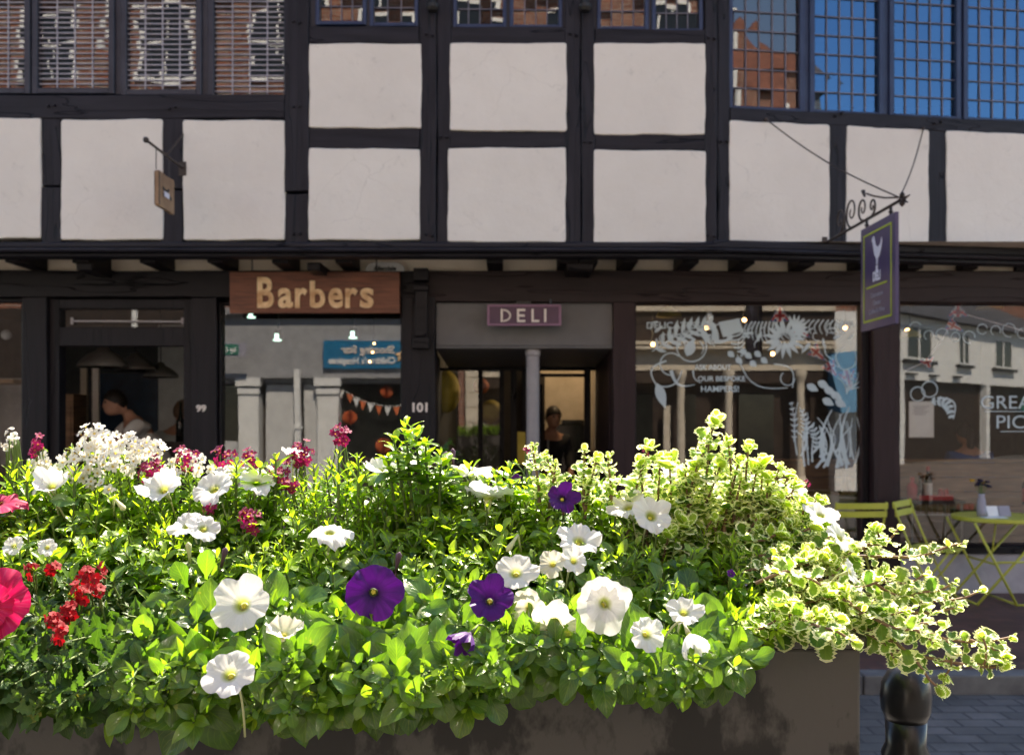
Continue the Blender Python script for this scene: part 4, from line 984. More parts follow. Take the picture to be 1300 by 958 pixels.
m = MB(); m.tube([(xs_, 7.4, 3.43), (xs_, 6.66, 3.43)], .010, 8); m.ball((xs_, 6.65, 3.43), .022, n=8, k=6); m.tube([(xs_, 7.4, 3.70), (xs_, 7.05, 3.44)], .008, 6)
m.tube([(xs_, 6.84, 3.43), (xs_, 6.84, zt2)], .004, 5); m.tube([(xs_, 7.1, 3.43), (xs_, 7.1, zt2)], .004, 5); m.box(xs_-.03, xs_+.03, 7.385, 7.41, 3.37, 3.48)
m.build('bracket', M['iron'], LS)

# ------------------------------------------------------------------ deli window vinyl, notices and lettering (on the glass)
M['vinyl'] = None
def vinyl_mat():
    m, nt, out = newmat('frosted_vinyl'); L = nt.links
    d = N(nt, 'ShaderNodeBsdfDiffuse'); d.inputs[0].default_value = (.72,.84,.88,1); t = N(nt, 'ShaderNodeBsdfTransparent'); mx = N(nt, 'ShaderNodeMixShader'); mx.inputs[0].default_value = .6
    tl = N(nt, 'ShaderNodeBsdfTranslucent'); tl.inputs[0].default_value = (.5,.6,.62,1)
    L.new(t.outputs[0], mx.inputs[1]); L.new(d.outputs[0], mx.inputs[2]); L.new(mx.outputs[0], out.inputs[0]); return m
M['vinyl'] = vinyl_mat(); M['vinyl2'] = vinyl_mat(); M['vinyl2'].node_tree.nodes['Mix Shader'].inputs[0].default_value = .42
yV = YG-.006
class Vin(MB):
    lay = 0
    def poly(s, pts):
        Vin.lay += 1; y = yV-.0000012*Vin.lay*4
        s.add([(XX(px, yV), y, ZZ(py, yV)) for px, py in pts], [tuple(range(len(pts)))])
    def stroke(s, pts, w0, w1=None):
        w1 = w0 if w1 is None else w1; w0 *= .66; w1 *= .8; n = len(pts); L_, R_ = [], []
        for i, (x, y) in enumerate(pts):
            a = pts[max(0,i-1)]; b = pts[min(n-1,i+1)]; dx, dy = b[0]-a[0], b[1]-a[1]; l = math.hypot(dx, dy) or 1; w_ = (w0+(w1-w0)*i/(n-1))/2
            L_.append((x-dy/l*w_, y+dx/l*w_)); R_.append((x+dy/l*w_, y-dx/l*w_))
        Vin.lay += 1; y_ = yV-.000005*Vin.lay
        vs = [(XX(px, yV), y_, ZZ(py, yV)) for px, py in L_+R_]
        s.add(vs, [(i, i+1, n+i+1, n+i) for i in range(n-1)])
    def leafs(s, x, y, ang, L_, w_):
        pts = []; c, d = math.cos(ang), math.sin(ang)
        for i in range(7): t = i/6; q = w_/2*math.sin(PI*t**.8); pts.append((x+c*L_*t-d*q, y+d*L_*t+c*q))
        for i in range(5, 0, -1): t = i/6; q = -w_/2*math.sin(PI*t**.8); pts.append((x+c*L_*t-d*q, y+d*L_*t+c*q))
        s.poly(pts)
    def fern(s, pts, L_, w_, n=9, sp=1.0):
        s.stroke(pts, 2.2, .8)
        for i in range(n):
            t = (i+.6)/n*(len(pts)-1); k = min(len(pts)-2, int(t)); f = t-k
            x = pts[k][0]*(1-f)+pts[k+1][0]*f; y = pts[k][1]*(1-f)+pts[k+1][1]*f; a = math.atan2(pts[k+1][1]-pts[k][1], pts[k+1][0]-pts[k][0])
            q = 1-.5*abs(2*i/n-.7)
            s.leafs(x, y, a+sp, L_*q, w_); s.leafs(x, y, a-sp, L_*q, w_)
    def ring(s, x, y, r, w_, a0=0, a1=2*PI, sy=1): s.stroke([(x+r*math.cos(a0+(a1-a0)*i/18), y+sy*r*math.sin(a0+(a1-a0)*i/18)) for i in range(19)], w_, w_)
def arcp(x0, y0, x1, y1, b, n=9):
    return [(x0+(x1-x0)*i/n-(y1-y0)*b*math.sin(PI*i/n), y0+(y1-y0)*i/n+(x1-x0)*b*math.sin(PI*i/n)) for i in range(n+1)]
v = Vin(); R_ = random.Random(3)
v.fern(arcp(828,446,905,408,-.05), 22, 5, 9, .9); v.stroke(arcp(860,432,946,404,-.04), 4, 1)
v.ring(878,440,19,2.2); v.leafs(872,452,-1.2,24,14); v.leafs(890,418,1.0,24,8)
v.stroke(arcp(895,408,908,432,-.2), 6, 12); v.stroke(arcp(906,433,930,428,.1), 9, 3); v.poly([(912,409),(938,404),(944,420),(930,424),(918,428)])
for i in range(6): v.stroke(arcp(920+i*4,426+i*5,948-i*1,410+i*8,.25), 3.2, 2.0)
for (x, y) in ((928,450),(938,458),(950,452),(956,462),(944,447),(962,450),(970,458)): v.leafs(x-4, y-4, .7, 11, 8)
for i in range(9): v.stroke(arcp(955+i*4.5,408,950+i*6.5,436-abs(i-4)*1.5,.15), 3.4, 1.2)
cx_, cy_ = 996, 430
for i in range(15):
    a = 2*PI*i/15; v.leafs(cx_+6*math.cos(a), cy_+5*math.sin(a), a, 21, 5.5)
cx_, cy_ = 1008, 418
for i in range(9): v.leafs(cx_, cy_, -1.9+i*.35, 20, 4.5)
for i in range(9): v.stroke(arcp(1022+i*6,406,1016+i*7,424,.25), 3, 1.2)
v.fern(arcp(1060,412,1082,410,.1), 8, 3, 5)
v.stroke(arcp(936,450,1000,492,.25), 2.2, 1.4); v.stroke(arcp(982,462,1006,492,-.35), 2.4, 1.6); v.ring(1000,480,9,1.6,0,4)
v.stroke(arcp(846,458,834,490,.4), 3.6, 2); v.stroke(arcp(834,490,866,470,.25), 3, 1.5); v.leafs(834,486,1.25,34,13); v.ring(852,462,14,2.2,1.5,5.5); v.stroke(arcp(852,470,882,488,.3), 7, 1)
v.stroke(arcp(880,470,890,486,.2), 3, 1)
# tall blades of the lower right
for (a, b, c, d, bn, w0_) in ((1046,586,1056,520,-.12,9),(1050,592,1038,530,.18,5),(1062,594,1066,525,.05,6),(1076,590,1078,516,-.12,10),(1085,588,1088,530,.1,4),(1070,590,1082,540,-.2,5),(1030,576,1040,540,.2,5),(1022,572,1012,548,.2,3),(1026,570,1034,536,-.2,3)):
    v.stroke(arcp(a,b,c,d,bn), w0_, 1.5)
for (x, y) in ((1044,486),(1052,494),(1060,500),(1050,508),(1066,510),(1030,490)): v.leafs(x-6, y-2, .5, 17, 10)
for i in range(7): v.stroke(arcp(1075,500-i,1062+i*7,478-(i%3)*5,.15), 3, 1)
v.stroke(arcp(1070,470,1086,446,.3), 3, 1); v.stroke(arcp(1066,466,1072,440,-.3), 3, 1)
v.fern(arcp(1020,560,1018,520,.1), 9, 2.5, 7); v.fern(arcp(1036,572,1030,540,.1), 10, 3, 6); v.fern(arcp(1008,560,1004,510,.05), 7, 2, 7)
for i in range(46):
    x = 832+i*5.4+R_.uniform(-3,3); y = 408+R_.uniform(0,26)+(8 if x > 960 else 0); a = R_.uniform(-2.6,2.6)
    if i % 3 == 0: v.leafs(x, y, a, R_.uniform(10,18), R_.uniform(3,5))
    elif i % 3 == 1: v.stroke(arcp(x, y, x+R_.uniform(-16,16), y+R_.uniform(8,20), R_.uniform(-.4,.4)), 3, 1)
    else: v.ring(x, y, R_.uniform(3,7), 1.6, R_.random()*3, 4+R_.random()*2)
for i in range(16):
    x = 1012+i*4.8; y0_ = R_.uniform(575,596); v.stroke(arcp(x, y0_, x+R_.uniform(-7,7), y0_-R_.uniform(35,80), R_.uniform(-.25,.25)), R_.uniform(2.5,6), 1)
v.build('vinyl_print', M['vinyl'], PANE_D)
m = MB(); kx = 1
def wtxt(m, t, px, py, size, fit, center=True, bold=.0008): add_text(m, t, XX(px, yV), yV-.003, ZZ(py, yV), size, center=center, fit=fit*yV/F, thick=.0008, bold=bold)
wtxt(m, 'ASK ABOUT', 905, 469, .06, 46); wtxt(m, 'OUR BESPOKE', 916, 483.5, .06, 60); wtxt(m, 'HAMPERS!', 914, 497, .07, 48); wtxt(m, 'DELICATESSEN', 863, 417, .08, 84)
m.build('window_lettering', M['vinyl'], PANE_D)
m = MB(); wtxt(m, 'GREAT', 1285, 518.5, .16, 80, bold=.0); wtxt(m, 'PICNICS', 1313, 543.5, .16, 96, bold=.0)
m.box(XX(1250,yV), XX(1345,yV), yV-.004, yV-.003, ZZ(522.5,yV), ZZ(521.5,yV)); m.box(XX(1270,yV), XX(1345,yV), yV-.004, yV-.003, ZZ(548,yV), ZZ(547,yV)); m.build('window_lettering', M['vinyl2'], PANE_R)
v = Vin()
for i in range(9): v.ring(1162+i*17, 421+R_.uniform(-6,8), R_.uniform(5,10), 1.3, R_.random()*3, 5+R_.random()*2)
v.fern(arcp(1180,510,1208,530,-.3), 10, 4, 7); v.ring(1165,500,9,2); v.ring(1180,494,10,2); v.stroke(arcp(1190,505,1210,532,-.4), 4, 1.5)
v.build('vinyl_print', M['vinyl'], PANE_R)
m = MB(); m.box(XX(1152.5,8.1), XX(1184,8.1), 8.075, 8.078, ZZ(555,8.1), ZZ(509.5,8.1)); NT = tag(m.build('paper_notice', M['paper']), 'white paper notice taped inside the right deli window', 'notice')
m = MB()
for i in range(6): m.box(XX(1157+ (i%2)*2,8.1), XX(1178-(i%3)*3,8.1), 8.0735, 8.0745, ZZ(516+i*2.1,8.1), ZZ(515.4+i*2.1,8.1))
m.build('print', M['greyink'], NT)

# flag bunting inside the deli windows
M['flagblue'] = pbr('flag_blue', (.06,.09,.25), rough=.8, bump=0); M['flagred'] = pbr('flag_red', (.45,.03,.04), rough=.8, bump=0); M['flagwhite'] = pbr('flag_white', (.6,.56,.6), rough=.8, bump=0)
def flag(parent, px, py, w_, h_, rot=0, Y=8.14):
    x, z = XX(px, Y), ZZ(py, Y); c, s_ = math.cos(rot), math.sin(rot)
    def P(u, v, l): return (x+u*c-v*s_, Y-l*.0012, z+u*s_+v*c)
    m = MB(); T = [(-w_/2,0),(w_/2,0),(0,-h_)]
    def tri(p, l, mi): 
        n = len(p); m.add([P(u, v_, l) for u, v_ in p], [tuple(range(n))], mi)
    tri(T, 0, 0)
    def half(v_): return w_/2*(1+v_/h_)
    def strip(a, b, wd, l, mi):   # clipped to the triangle, coarse
        n = 14; L_ = []
        for i in range(n):
            for k in ((i/n), ((i+1)/n)): pass
        dx, dz = b[0]-a[0], b[1]-a[1]; q = math.hypot(dx, dz); nx, nz = -dz/q*wd/2, dx/q*wd/2
        def inside(u, v_): return v_ <= 0 and v_ >= -h_ and abs(u) <= half(v_)
        for i in range(n):
            t0, t1 = i/n, (i+1)/n; quad = [(a[0]+dx*t0+nx, a[1]+dz*t0+nz), (a[0]+dx*t1+nx, a[1]+dz*t1+nz), (a[0]+dx*t1-nx, a[1]+dz*t1-nz), (a[0]+dx*t0-nx, a[1]+dz*t0-nz)]
            if all(inside(*p) for p in quad): tri(quad, l, mi)
    for l, wd, mi in ((1, w_*.20, 1), (2, w_*.08, 2)): strip((-w_*.45,-.02*h_), (w_*.2,-h_*.75), wd, l, mi); strip((w_*.45,-.02*h_), (-w_*.2,-h_*.75), wd, l, mi)
    for l, wd, mi in ((3, w_*.28, 1), (4, w_*.16, 2)): strip((0,0), (0,-h_), wd, l, mi); strip((-w_*.45,-h_*.3), (w_*.45,-h_*.3), wd, l, mi)
    m.build('pennant', [M['flagblue'], M['flagwhite'], M['flagred']], parent)
FB1 = thing('flag_bunting', 'union flag pennants strung down the inside of the large deli window', 'bunting', (XX(1030,8.14), 8.14, 2))
m = MB(); m.tube([(XX(a,8.14), 8.143, ZZ(b,8.14)) for a, b in ((960,386),(990,389),(1008,412),(1030,440),(1050,458),(1073,470),(1100,478))], .004, 5); m.build('string', M['flagwhite'], FB1)
for a in ((990,390,.17,.15,PI*.98),(1010,414,.13,.17,.9),(1030,442,.14,.17,.85),(1050,460,.14,.17,.6),(1074,470,.17,.19,.25),(1092,476,.14,.2,.2)):
    if a[0] == 990: flag(FB1, 990, 408, .17, .16, PI)
    else: flag(FB1, *a)
FB2 = thing('flag_bunting', 'union flag pennants strung inside the right deli window', 'bunting', (XX(1215,8.14), 8.14, 2))
m = MB(); m.tube([(XX(a,8.14), 8.143, ZZ(b,8.14)) for a, b in ((1150,470),(1175,459),(1200,425),(1213,398),(1230,400),(1300,420))], .004, 5); m.build('string', M['flagwhite'], FB2)
for a in ((1218,402,.17,.13,PI),(1203,410,.12,.16,1.1),(1176,455,.14,.1,.3)):
    flag(FB2, *a) if a[0] != 1218 else flag(FB2, 1216, 402, .18, .13, PI)

# ------------------------------------------------------------------ street furniture
def make_chair():
    t = thing('folding_chair', 'yellow slatted folding chair facing out of the deli window beside the brown post', 'chair', (0,0,0), 'yellow folding cafe chairs')
    Y = M['yellow']; w_ = .40
    # front faces +y local; legs are flat bars crossing at the side
    for sx_ in (-1, 1):
        m = MB(); x = sx_*w_/2
        m.tube([(x,-.235,.82),(x,-.20,.70),(x,-.10,.46),(x,.0,.24),(x,.16,0)], .0085, 8); m.build('back_leg', Y, t, smooth=True)
        m = MB(); x = sx_*(w_/2-.024)
        m.tube([(x,.17,.455),(x,.02,.24),(x,-.19,0)], .0085, 8); m.build('front_leg', Y, t, smooth=True)
    for z, y in ((.790,-.235),(.725,-.215)):
        m = MB(); n = 8; vs = []
        for i in range(n+1):
            u = -w_/2-.01+(w_+.02)*i/n; yy = y-.012*math.cos(PI*(i/n-.5))
            for (dy, dz) in ((-.006,-.024),(.006,-.024),(.006,.024),(-.006,.024)): vs.append((u, yy+dy-.1*dz, z+dz))
        fs = [(i*4+j, i*4+(j+1)%4, (i+1)*4+(j+1)%4, (i+1)*4+j) for i in range(n) for j in range(4)]+[(3,2,1,0),(n*4,n*4+1,n*4+2,n*4+3)]
        m.add(vs, fs); m.build('back_slat', Y, t, bevel=.002)
    for i in range(6):
        m = MB(); y = -.16+i*.062; m.box(-w_/2+.01, w_/2-.01, y, y+.046, .452+.004*math.sin(i), .464+.004*math.sin(i)); m.build('seat_slat', Y, t, bevel=.002)
    m = MB()
    for (y, z) in ((-.13,.448),(.16,.448)): m.tube([(-w_/2, y, z), (w_/2, y, z)], .007, 6)
    m.tube([(-w_/2+.024,-.12,.085),(w_/2-.024,-.12,.085)], .007, 6); m.tube([(-w_/2,.09,.11),(w_/2,.09,.11)], .007, 6); m.build('cross_bar', Y, t, smooth=True)
    return t
CH = make_chair(); yc = 7.52
CH.location = (XX(1097, 7.30), 7.62, 0); CH.rotation_euler = (0,0,math.radians(3))
dup(CH, 'second yellow folding chair turned sideways towards the round table', (XX(1145, 7.6)+.18, 7.45, 0), math.radians(-130))
def fix_chair(): pass
TX, TY = XX(1268, 7.62), 7.62
TT = thing('folding_table', 'round yellow folding bistro table outside the right deli window', 'table', (TX, TY, 0))
zt_ = .69; m = MB(); m.lathe([(.0,zt_-.006),(.335,zt_-.006),(.335,zt_-.028),(.345,zt_-.03),(.352,zt_-.024),(.352,zt_+.002),(.345,zt_+.004),(.0,zt_+.004)], (TX,TY,0), 48); m.build('tabletop', M['yellow'], TT)
for i, (sy, flip) in enumerate(((-1,1),(1,1),(-1,-1),(1,-1))):
    m = MB(); y = TY+sy*(.24 if flip > 0 else .21)
    m.tube([(TX-flip*.29, y, zt_-.03), (TX+flip*.08, y, .30), (TX+flip*.02+flip*.03, y, .27), (TX+flip*.30-flip*.55*0, y, 0)] if False else [(TX-flip*.31, y, zt_-.03), (TX+flip*.02, y, 0.0+.012)] if flip > 0 else [(TX+.31, y, zt_-.03), (TX-.28, y, .012)], .011, 8)
    m.build('leg', M['yellow'], TT, smooth=True)
m = MB()
m.tube([(TX-.13, TY-.24, .33), (TX-.13, TY+.24, .33)], .009, 6); m.tube([(TX+.02, TY-.24, .02), (TX+.02, TY+.24, .02)], .009, 6); m.tube([(TX-.28, TY-.21, .02), (TX-.28, TY+.21, .02)], .009, 6)
m.tube([(TX-.15, TY-.24, .35), (TX+.16, TY-.21, .35)], .009, 6); m.tube([(TX+.02, TY-.24, .018), (TX+.4, TY-.235, .018)], .009, 6); m.tube([(TX-.02,TY,zt_-.03),(TX-.06,TY-.0,.35)], .007, 6)
m.build('cross_bar', M['yellow'], TT, smooth=True)
# vase with purple flowers and cards on the table
VX, VY = XX(1246, 7.55), 7.55
VS = thing('flower_vase', 'small glass vase of purple flowers standing on the yellow table', 'vase', (VX, VY, zt_))
m = MB(); m.lathe([(.0,zt_+.005),(.032,zt_+.006),(.036,zt_+.05),(.03,zt_+.13),(.022,zt_+.165),(.026,zt_+.185),(.023,zt_+.185),(.018,zt_+.165),(.0,zt_+.16)], (VX,VY,0), 20); m.build('vase', M['greyink'], VS, smooth=True)
m = MB(); 
for i in range(12):
    a = i*2.4; r = .012+.005*i; m.tube([(VX,VY,zt_+.15),(VX+r*math.cos(a)*.6,VY+r*math.sin(a)*.6,zt_+.22),(VX+r*math.cos(a),VY+r*math.sin(a),zt_+.265+.02*math.sin(i*3))], .002, 4)
m.build('stems', M['stem'], VS)
for i in range(12):
    a = i*2.4; r = .012+.006*i; m = MB(); c_ = (VX+r*math.cos(a), VY+r*math.sin(a), zt_+.268+.022*math.sin(i*3)); 
    for j in range(6): b_ = j*PI/3; m.ball((c_[0]+.011*math.cos(b_), c_[1]+.011*math.sin(b_), c_[2]), .010, n=7, k=5)
    m.build('flower', M['petP'] if i % 3 else M['petM'], VS)
m = MB(); 
for i, (px, mt) in enumerate(((1258,'paper'),(1272,'greyink'))):
    m = MB(); x = XX(px, 7.6); m.add([(x-.05,7.55,zt_+.005),(x+.05,7.55,zt_+.005),(x+.05,7.585,zt_+.085),(x-.05,7.585,zt_+.085),(x-.05,7.62,zt_+.005),(x+.05,7.62,zt_+.005)], [(0,1,2,3),(3,2,5,4),(0,3,4),(1,5,2)])
    tag(m.build('menu_card', M[mt]), ('white folded card standing on the yellow table next to the vase' if i == 0 else 'grey folded card on the yellow table, right of the white card'), 'card')
m = MB(); x = XX(1262,7.45); m.box(x-.09,x+.09,7.40,7.50,zt_+.005,zt_+.008); tag(m.build('leaflet', M['paper']), 'pale leaflet lying flat near the front edge of the yellow table', 'leaflet')

# ------------------------------------------------------------------ inside the deli
m = MB(); yW = 8.95
for j in range(7): 
    z = .10+j*.138; m.box(XX(958,yW), 5.9, yW, yW+.03, z, z+.132)
m.box(XX(958,yW), 5.9, yW-.04, yW+.06, 1.067, 1.095)
tag(m.build('plank_screen', M['plank']), 'low pine plank screen behind the deli window seats', 'screen')
def bottle(x, y, z, h, r, name, label, mat, lab=None, cap=None):
    t = thing(name, label, 'bottle', (x, y, z))
    m = MB(); m.lathe([(.0,0),(r,.002),(r,h*.58),(r*.85,h*.66),(r*.36,h*.76),(r*.34,h*.94),(r*.38,h*.95)], (x,y,z), 16); m.build('glass', M[mat], t, smooth=True)
    m = MB(); m.lathe([(r*.42,h*.86),(r*.42,h),(.0,h)], (x,y,z), 12); m.build('cap', M[cap or 'red'], t)
    if lab: m = MB(); m.lathe([(r*1.03,h*.12),(r*1.03,h*.5)], (x,y,z), 16); m.build('paper_label', M[lab], t)
    return t
yT = 8.45; zT = ZZ(633, yT)
DT = thing('display_table', 'small wire-legged display table with red goods inside the deli window', 'table', (XX(1180,yT), yT, 0))
m = MB(); m.box(XX(1146,yT), XX(1214,yT), yT-.18, yT+.2, zT-.03, zT); m.build('tabletop', M['darkroom'], DT)
for sx_ in (1149, 1211):
    for dy in (-.15,.17): m = MB(); m.tube([(XX(sx_,yT), yT+dy, .02), (XX(sx_,yT), yT+dy, zT-.03)], .009, 6); m.build('leg', M['steel'], DT)
m = MB(); 
for i in range(9): m.tube([(XX(1152+i*7,yT), yT-.16, zT-.12), (XX(1152+i*7,yT), yT-.16, zT-.03)], .003, 4)
m.box(XX(1149,yT), XX(1211,yT), yT-.165, yT-.155, zT-.13, zT-.12); m.build('wire_rack', M['steel'], DT)
bottle(XX(1158,yT-.05), yT-.05, zT, .20, .045, 'jar', 'pinkish red squat bottle left on the display table', 'pinkbottle')
bottle(XX(1178,yT), yT, zT, .29, .036, 'wine_bottle', 'tall dark bottle with a white label and red top in the deli window', 'darkbottle', 'paper', 'red')
bottle(XX(1168,yT+.05), yT+.05, zT, .20, .032, 'wine_bottle', 'shorter dark bottle between the pink bottle and the labelled bottle', 'darkbottle', None, 'black')
m = MB(); m.box(XX(1163,yT-.1), XX(1206,yT-.1), yT-.16, yT-.02, zT, zT+.02); m.box(XX(1163,yT-.1), XX(1206,yT-.1), yT-.165, yT-.16, zT, zT+.045); tag(m.build('tray', M['red']), 'low red tray in front of the bottles on the display table', 'tray')
for i, px in enumerate((1194, 1201)):
    m = MB(); x = XX(px, yT-.08); m.lathe([(.0,0),(.022,0),(.024,.05),(.018,.06),(.018,.075),(.0,.075)], (x, yT-.08, zT+.021), 12); tag(m.build('small_jar', M['red']), ('left one of two small red jars on the red tray', 'right one of two small red jars on the red tray')[i], 'jar', 'red jars on the tray')
m = MB(); m.box(XX(1213,8.6), XX(1236,8.6), 8.5, 8.7, 0.02, ZZ(646,8.6)); m.build('x', M['darkroom']).name = 'low_cabinet'
bpy.data.objects['low_cabinet']['label'] = 'dark low cabinet between the display table and the bistro table'; bpy.data.objects['low_cabinet']['category'] = 'cabinet'
m = MB()
for i in range(3): x = XX(1216+i*7.5, 8.6); m.lathe([(.0,0),(.026,0),(.026,.05),(.0,.055)], (x, 8.58, ZZ(646,8.6)), 10)
tag(m.build('red_tins', M['red']), 'row of low red tins on the dark cabinet inside the window', 'tins')
bottle(XX(1303,8.5), 8.5, .70, .30, .037, 'wine_bottle', 'dark bottle with red label at the far right edge of the deli window', 'darkbottle', 'red', 'black')
# leaning wooden easel, cushion
ye = 8.6
EA = thing('easel', 'thin wooden easel leaning inside the deli window behind the yellow chair', 'easel', (XX(1073,ye), ye, 0))
m = MB(); m.beam((XX(1064,ye), ye, .02), (XX(1078,ye), ye+.1, ZZ(583,ye)), .03, .02); m.build('leg', M['plank'], EA)
m = MB(); m.beam((XX(1092,ye), ye, .02), (XX(1079.5,ye), ye+.1, ZZ(583,ye)), .03, .02); m.build('leg', M['plank'], EA)
m = MB(); m.box(XX(1066,ye), XX(1091,ye), ye+.03, ye+.06, ZZ(668,ye), ZZ(664,ye)); m.build('rail', M['plank'], EA)
m = MB(); cx_, cz = XX(1068,8.5), ZZ(650,8.5); vs = []; n = 12
for i in range(n+1):
    for j in range(n+1):
        u, w2 = i/n*2-1, j/n*2-1; th = .07*((1-u*u)*(1-w2*w2))**.5; vs.append((cx_+u*.17, 8.5-th, cz+w2*.17*(1-.1*(1-u*u))))
for i in range(n+1):
    for j in range(n+1):
        u, w2 = i/n*2-1, j/n*2-1; th = .07*((1-u*u)*(1-w2*w2))**.5; vs.append((cx_+u*.17, 8.502+th, cz+w2*.17*(1-.1*(1-u*u))))
K = (n+1)**2
fs = [(i*(n+1)+j, (i+1)*(n+1)+j, (i+1)*(n+1)+j+1, i*(n+1)+j+1) for i in range(n) for j in range(n)]
fs += [tuple(K+q for q in f[::-1]) for f in fs]; m.add(vs, fs); tag(m.build('cushion', M['cushion'], smooth=True), 'grey patterned cushion propped inside the deli window', 'cushion')
m = MB(); m.box(XX(960,8.7), XX(1096,8.7), 8.35, 8.85, .38, .42); m.box(XX(962,8.7), XX(968,8.7), 8.4, 8.8, .02, .38); m.box(XX(1088,8.7), XX(1094,8.7), 8.4, 8.8, .02, .38); tag(m.build('bench', M['plank']), 'low window bench under the grey cushion', 'bench')
for i, (px, py, lab) in enumerate(((829,437,'lit bulb low at the left edge of the large deli window'),(897,416,'lit bulb hanging in the middle left of the deli window'),(945,406,'brightest lit bulb high in the middle of the deli window'),(981,449,'lit bulb behind the vinyl flower in the deli window'),(1073,416,'lit bulb near the right end of the large deli window'))):
    Y = 9.3; t = thing('pendant_bulb', lab, 'lamp', W(px,py,Y), 'bare bulbs in the deli'); m = MB(); x, _, z = W(px, py, Y); m.ball((x,Y,z), .02, n=10, k=8); m.build('bulb', M['warmbulb'], t, smooth=True)
    m = MB(); m.tube([(x,Y,z+.03),(x,Y,2.7)], .004, 5); m.lathe([(.014,.02),(.016,.06),(0,.065)], (x,Y,z), 8); m.build('cord', M['black'], t)
def pendant(px, py, Y, r, mat, label, group=None, name='pendant_lamp'):
    t = thing(name, label, 'lamp', W(px,py,Y), group); x, _, z = W(px, py, Y)
    m = MB(); m.lathe([(r,0),(r*.97,.03*r/.2),(r*.86,r*.28),(r*.6,r*.52),(r*.28,r*.68),(r*.2,r*.85),(.012,r*.9),(.012,r*.8),(r*.15,r*.62),(r*.55,r*.47),(r*.82,r*.25),(r*.95,.0)], (x,Y,z), 28); m.build('lamp_shade', M[mat], t, smooth=True)
    m = MB(); m.tube([(x,Y,z+r*.85),(x,Y,2.7)], .006, 6); m.build('cord', M['black'], t); return t
pendant(849, 402, 9.0, .12, 'yelpaper', 'yellow lamp shade at the top left of the deli window')
pendant(1256, 392, 9.0, .12, 'yelpaper', 'yellow lamp shade high in the right deli window')
pendant(1155, 428, 8.7, .10, 'yelpaper', 'glowing amber lamp behind the purple hanging sign')
m = MB(); x, y_, z = W(1153, 423, 8.7); m.ball((x, 8.7, z+.01), .035, n=10, k=8); tag(m.build('lit_bulb', M['warmbulb'], smooth=True), 'lit bulb inside the amber lamp by the purple sign', 'bulb')
# yellow and paper lanterns behind the entrance glazing
for (px, py, r, mt, lab) in ((566,497,.15,'yelpaper','yellow paper lantern at the left edge of the deli entrance'),(579,494,.001,'yelpaper',''),(623,522,.12,'yelpaper','yellow round lantern in the middle of the deli entrance'),(611,490,.08,'orange','small dull orange lantern above the yellow one in the entrance')):
    if r < .01: continue
    Y = 9.9; x, _, z = W(px, py, Y); t = thing('paper_lantern', lab, 'lantern', (x,Y,z), 'paper lanterns in the entrance'); m = MB(); m.ball((x,Y,z), r, n=20, k=14, sz=1.0 if px != 566 else 1.5); m.build('shade', M[mt], t, smooth=True); m = MB(); m.tube([(x,Y,z+r),(x,Y,2.7)], .003, 4); m.build('cord', M['black'], t)
# deli counter and coffee machine in the back
m = MB(); m.box(XX(700,10.8), XX(756,10.8), 10.6, 11.1, 0, 1.12); m.box(XX(704,10.8), XX(745,10.8), 10.65, 11.0, 1.12, 1.42); m.box(XX(712,10.8), XX(740,10.8), 10.66, 10.98, 1.42, 1.47)
tag(m.build('counter', M['darkbottle'], bevel=.01), 'dark counter with a machine on it at the back of the deli entrance', 'counter')
m = MB(); m.box(XX(657,9.0), XX(667,9.0), 9.0, 9.02, ZZ(590,9.0), ZZ(548,9.0)); tag(m.build('leaflet_rack', M['yelpaper']), 'yellow leaflet rack beside the porch column', 'rack')

# ------------------------------------------------------------------ inside the barbers
for (px, py, r, lab) in ((131,466,.23,'large metal dome pendant lamp, leftmost in the barbers doorway'),(172,470,.20,'metal dome pendant lamp in the middle of the barbers doorway'),(204,479,.18,'smallest metal dome pendant lamp, rightmost in the barbers doorway')):
    pendant(px, py, {131:8.9,172:9.5,204:9.9}[px], r, 'lampmetal', lab, 'dome lamps in the barbers')
m = MB(); Y = 11.2; m.box(XX(127,Y), XX(200,Y), Y, Y+.05, ZZ(560,Y), ZZ(474,Y)); tag(m.build('wall_screen', M['screen']), 'dark blue wall screen behind the leaning barber', 'screen')
m = MB(); m.box(XX(200,Y), XX(245,Y), Y+.02, Y+.06, 0, 2.6); m.build('x', M['offwhite']).name = 'pale_partition'
o = bpy.data.objects['pale_partition']; o['label'] = 'pale partition wall at the right of the barbers doorway'; o['category'] = 'partition'
for i, px in enumerate((106, 121)):
    m = MB(); Y = 10.4; m.box(XX(px-4,Y), XX(px+4,Y), Y, Y+.04, ZZ(560,Y), ZZ(467,Y)); 
    for j in range(5): m.box(XX(px-4.5,Y), XX(px+4.5,Y), Y-.006, Y+.0, ZZ(560-j*20,Y)-.006, ZZ(560-j*20,Y)+.006)
    tag(m.build('painted_glow_strip', M['creamlet'] if i else M['beige']), ('left upright strip with painted cream glow beside the barbers screen','right upright strip with painted cream glow touching the barbers screen')[i], 'panel')  # pale base colour stands in for the glow of lit strips
m = MB(); Y = 9.6; m.box(XX(77,Y), XX(93,Y), Y, Y+.3, 0, ZZ(500,Y)); m.box(XX(80,Y), XX(90,Y), Y-.01, Y, ZZ(575,Y), ZZ(515,Y)); m.build('x', M['plank']).name = 'wooden_cabinet'
o = bpy.data.objects['wooden_cabinet']; o['label'] = 'narrow wooden cabinet at the left inside the barbers doorway'; o['category'] = 'cabinet'
m = MB(); Y = 9.4; x = XX(229,Y); m.lathe([(.0,1.25),(.045,1.25),(.045,1.45),(.02,1.5),(.012,1.64),(0,1.65)], (x,Y,0), 12); tag(m.build('spray_bottle', M['darkbottle'], smooth=True), 'black bottle standing behind the seated customer', 'bottle')
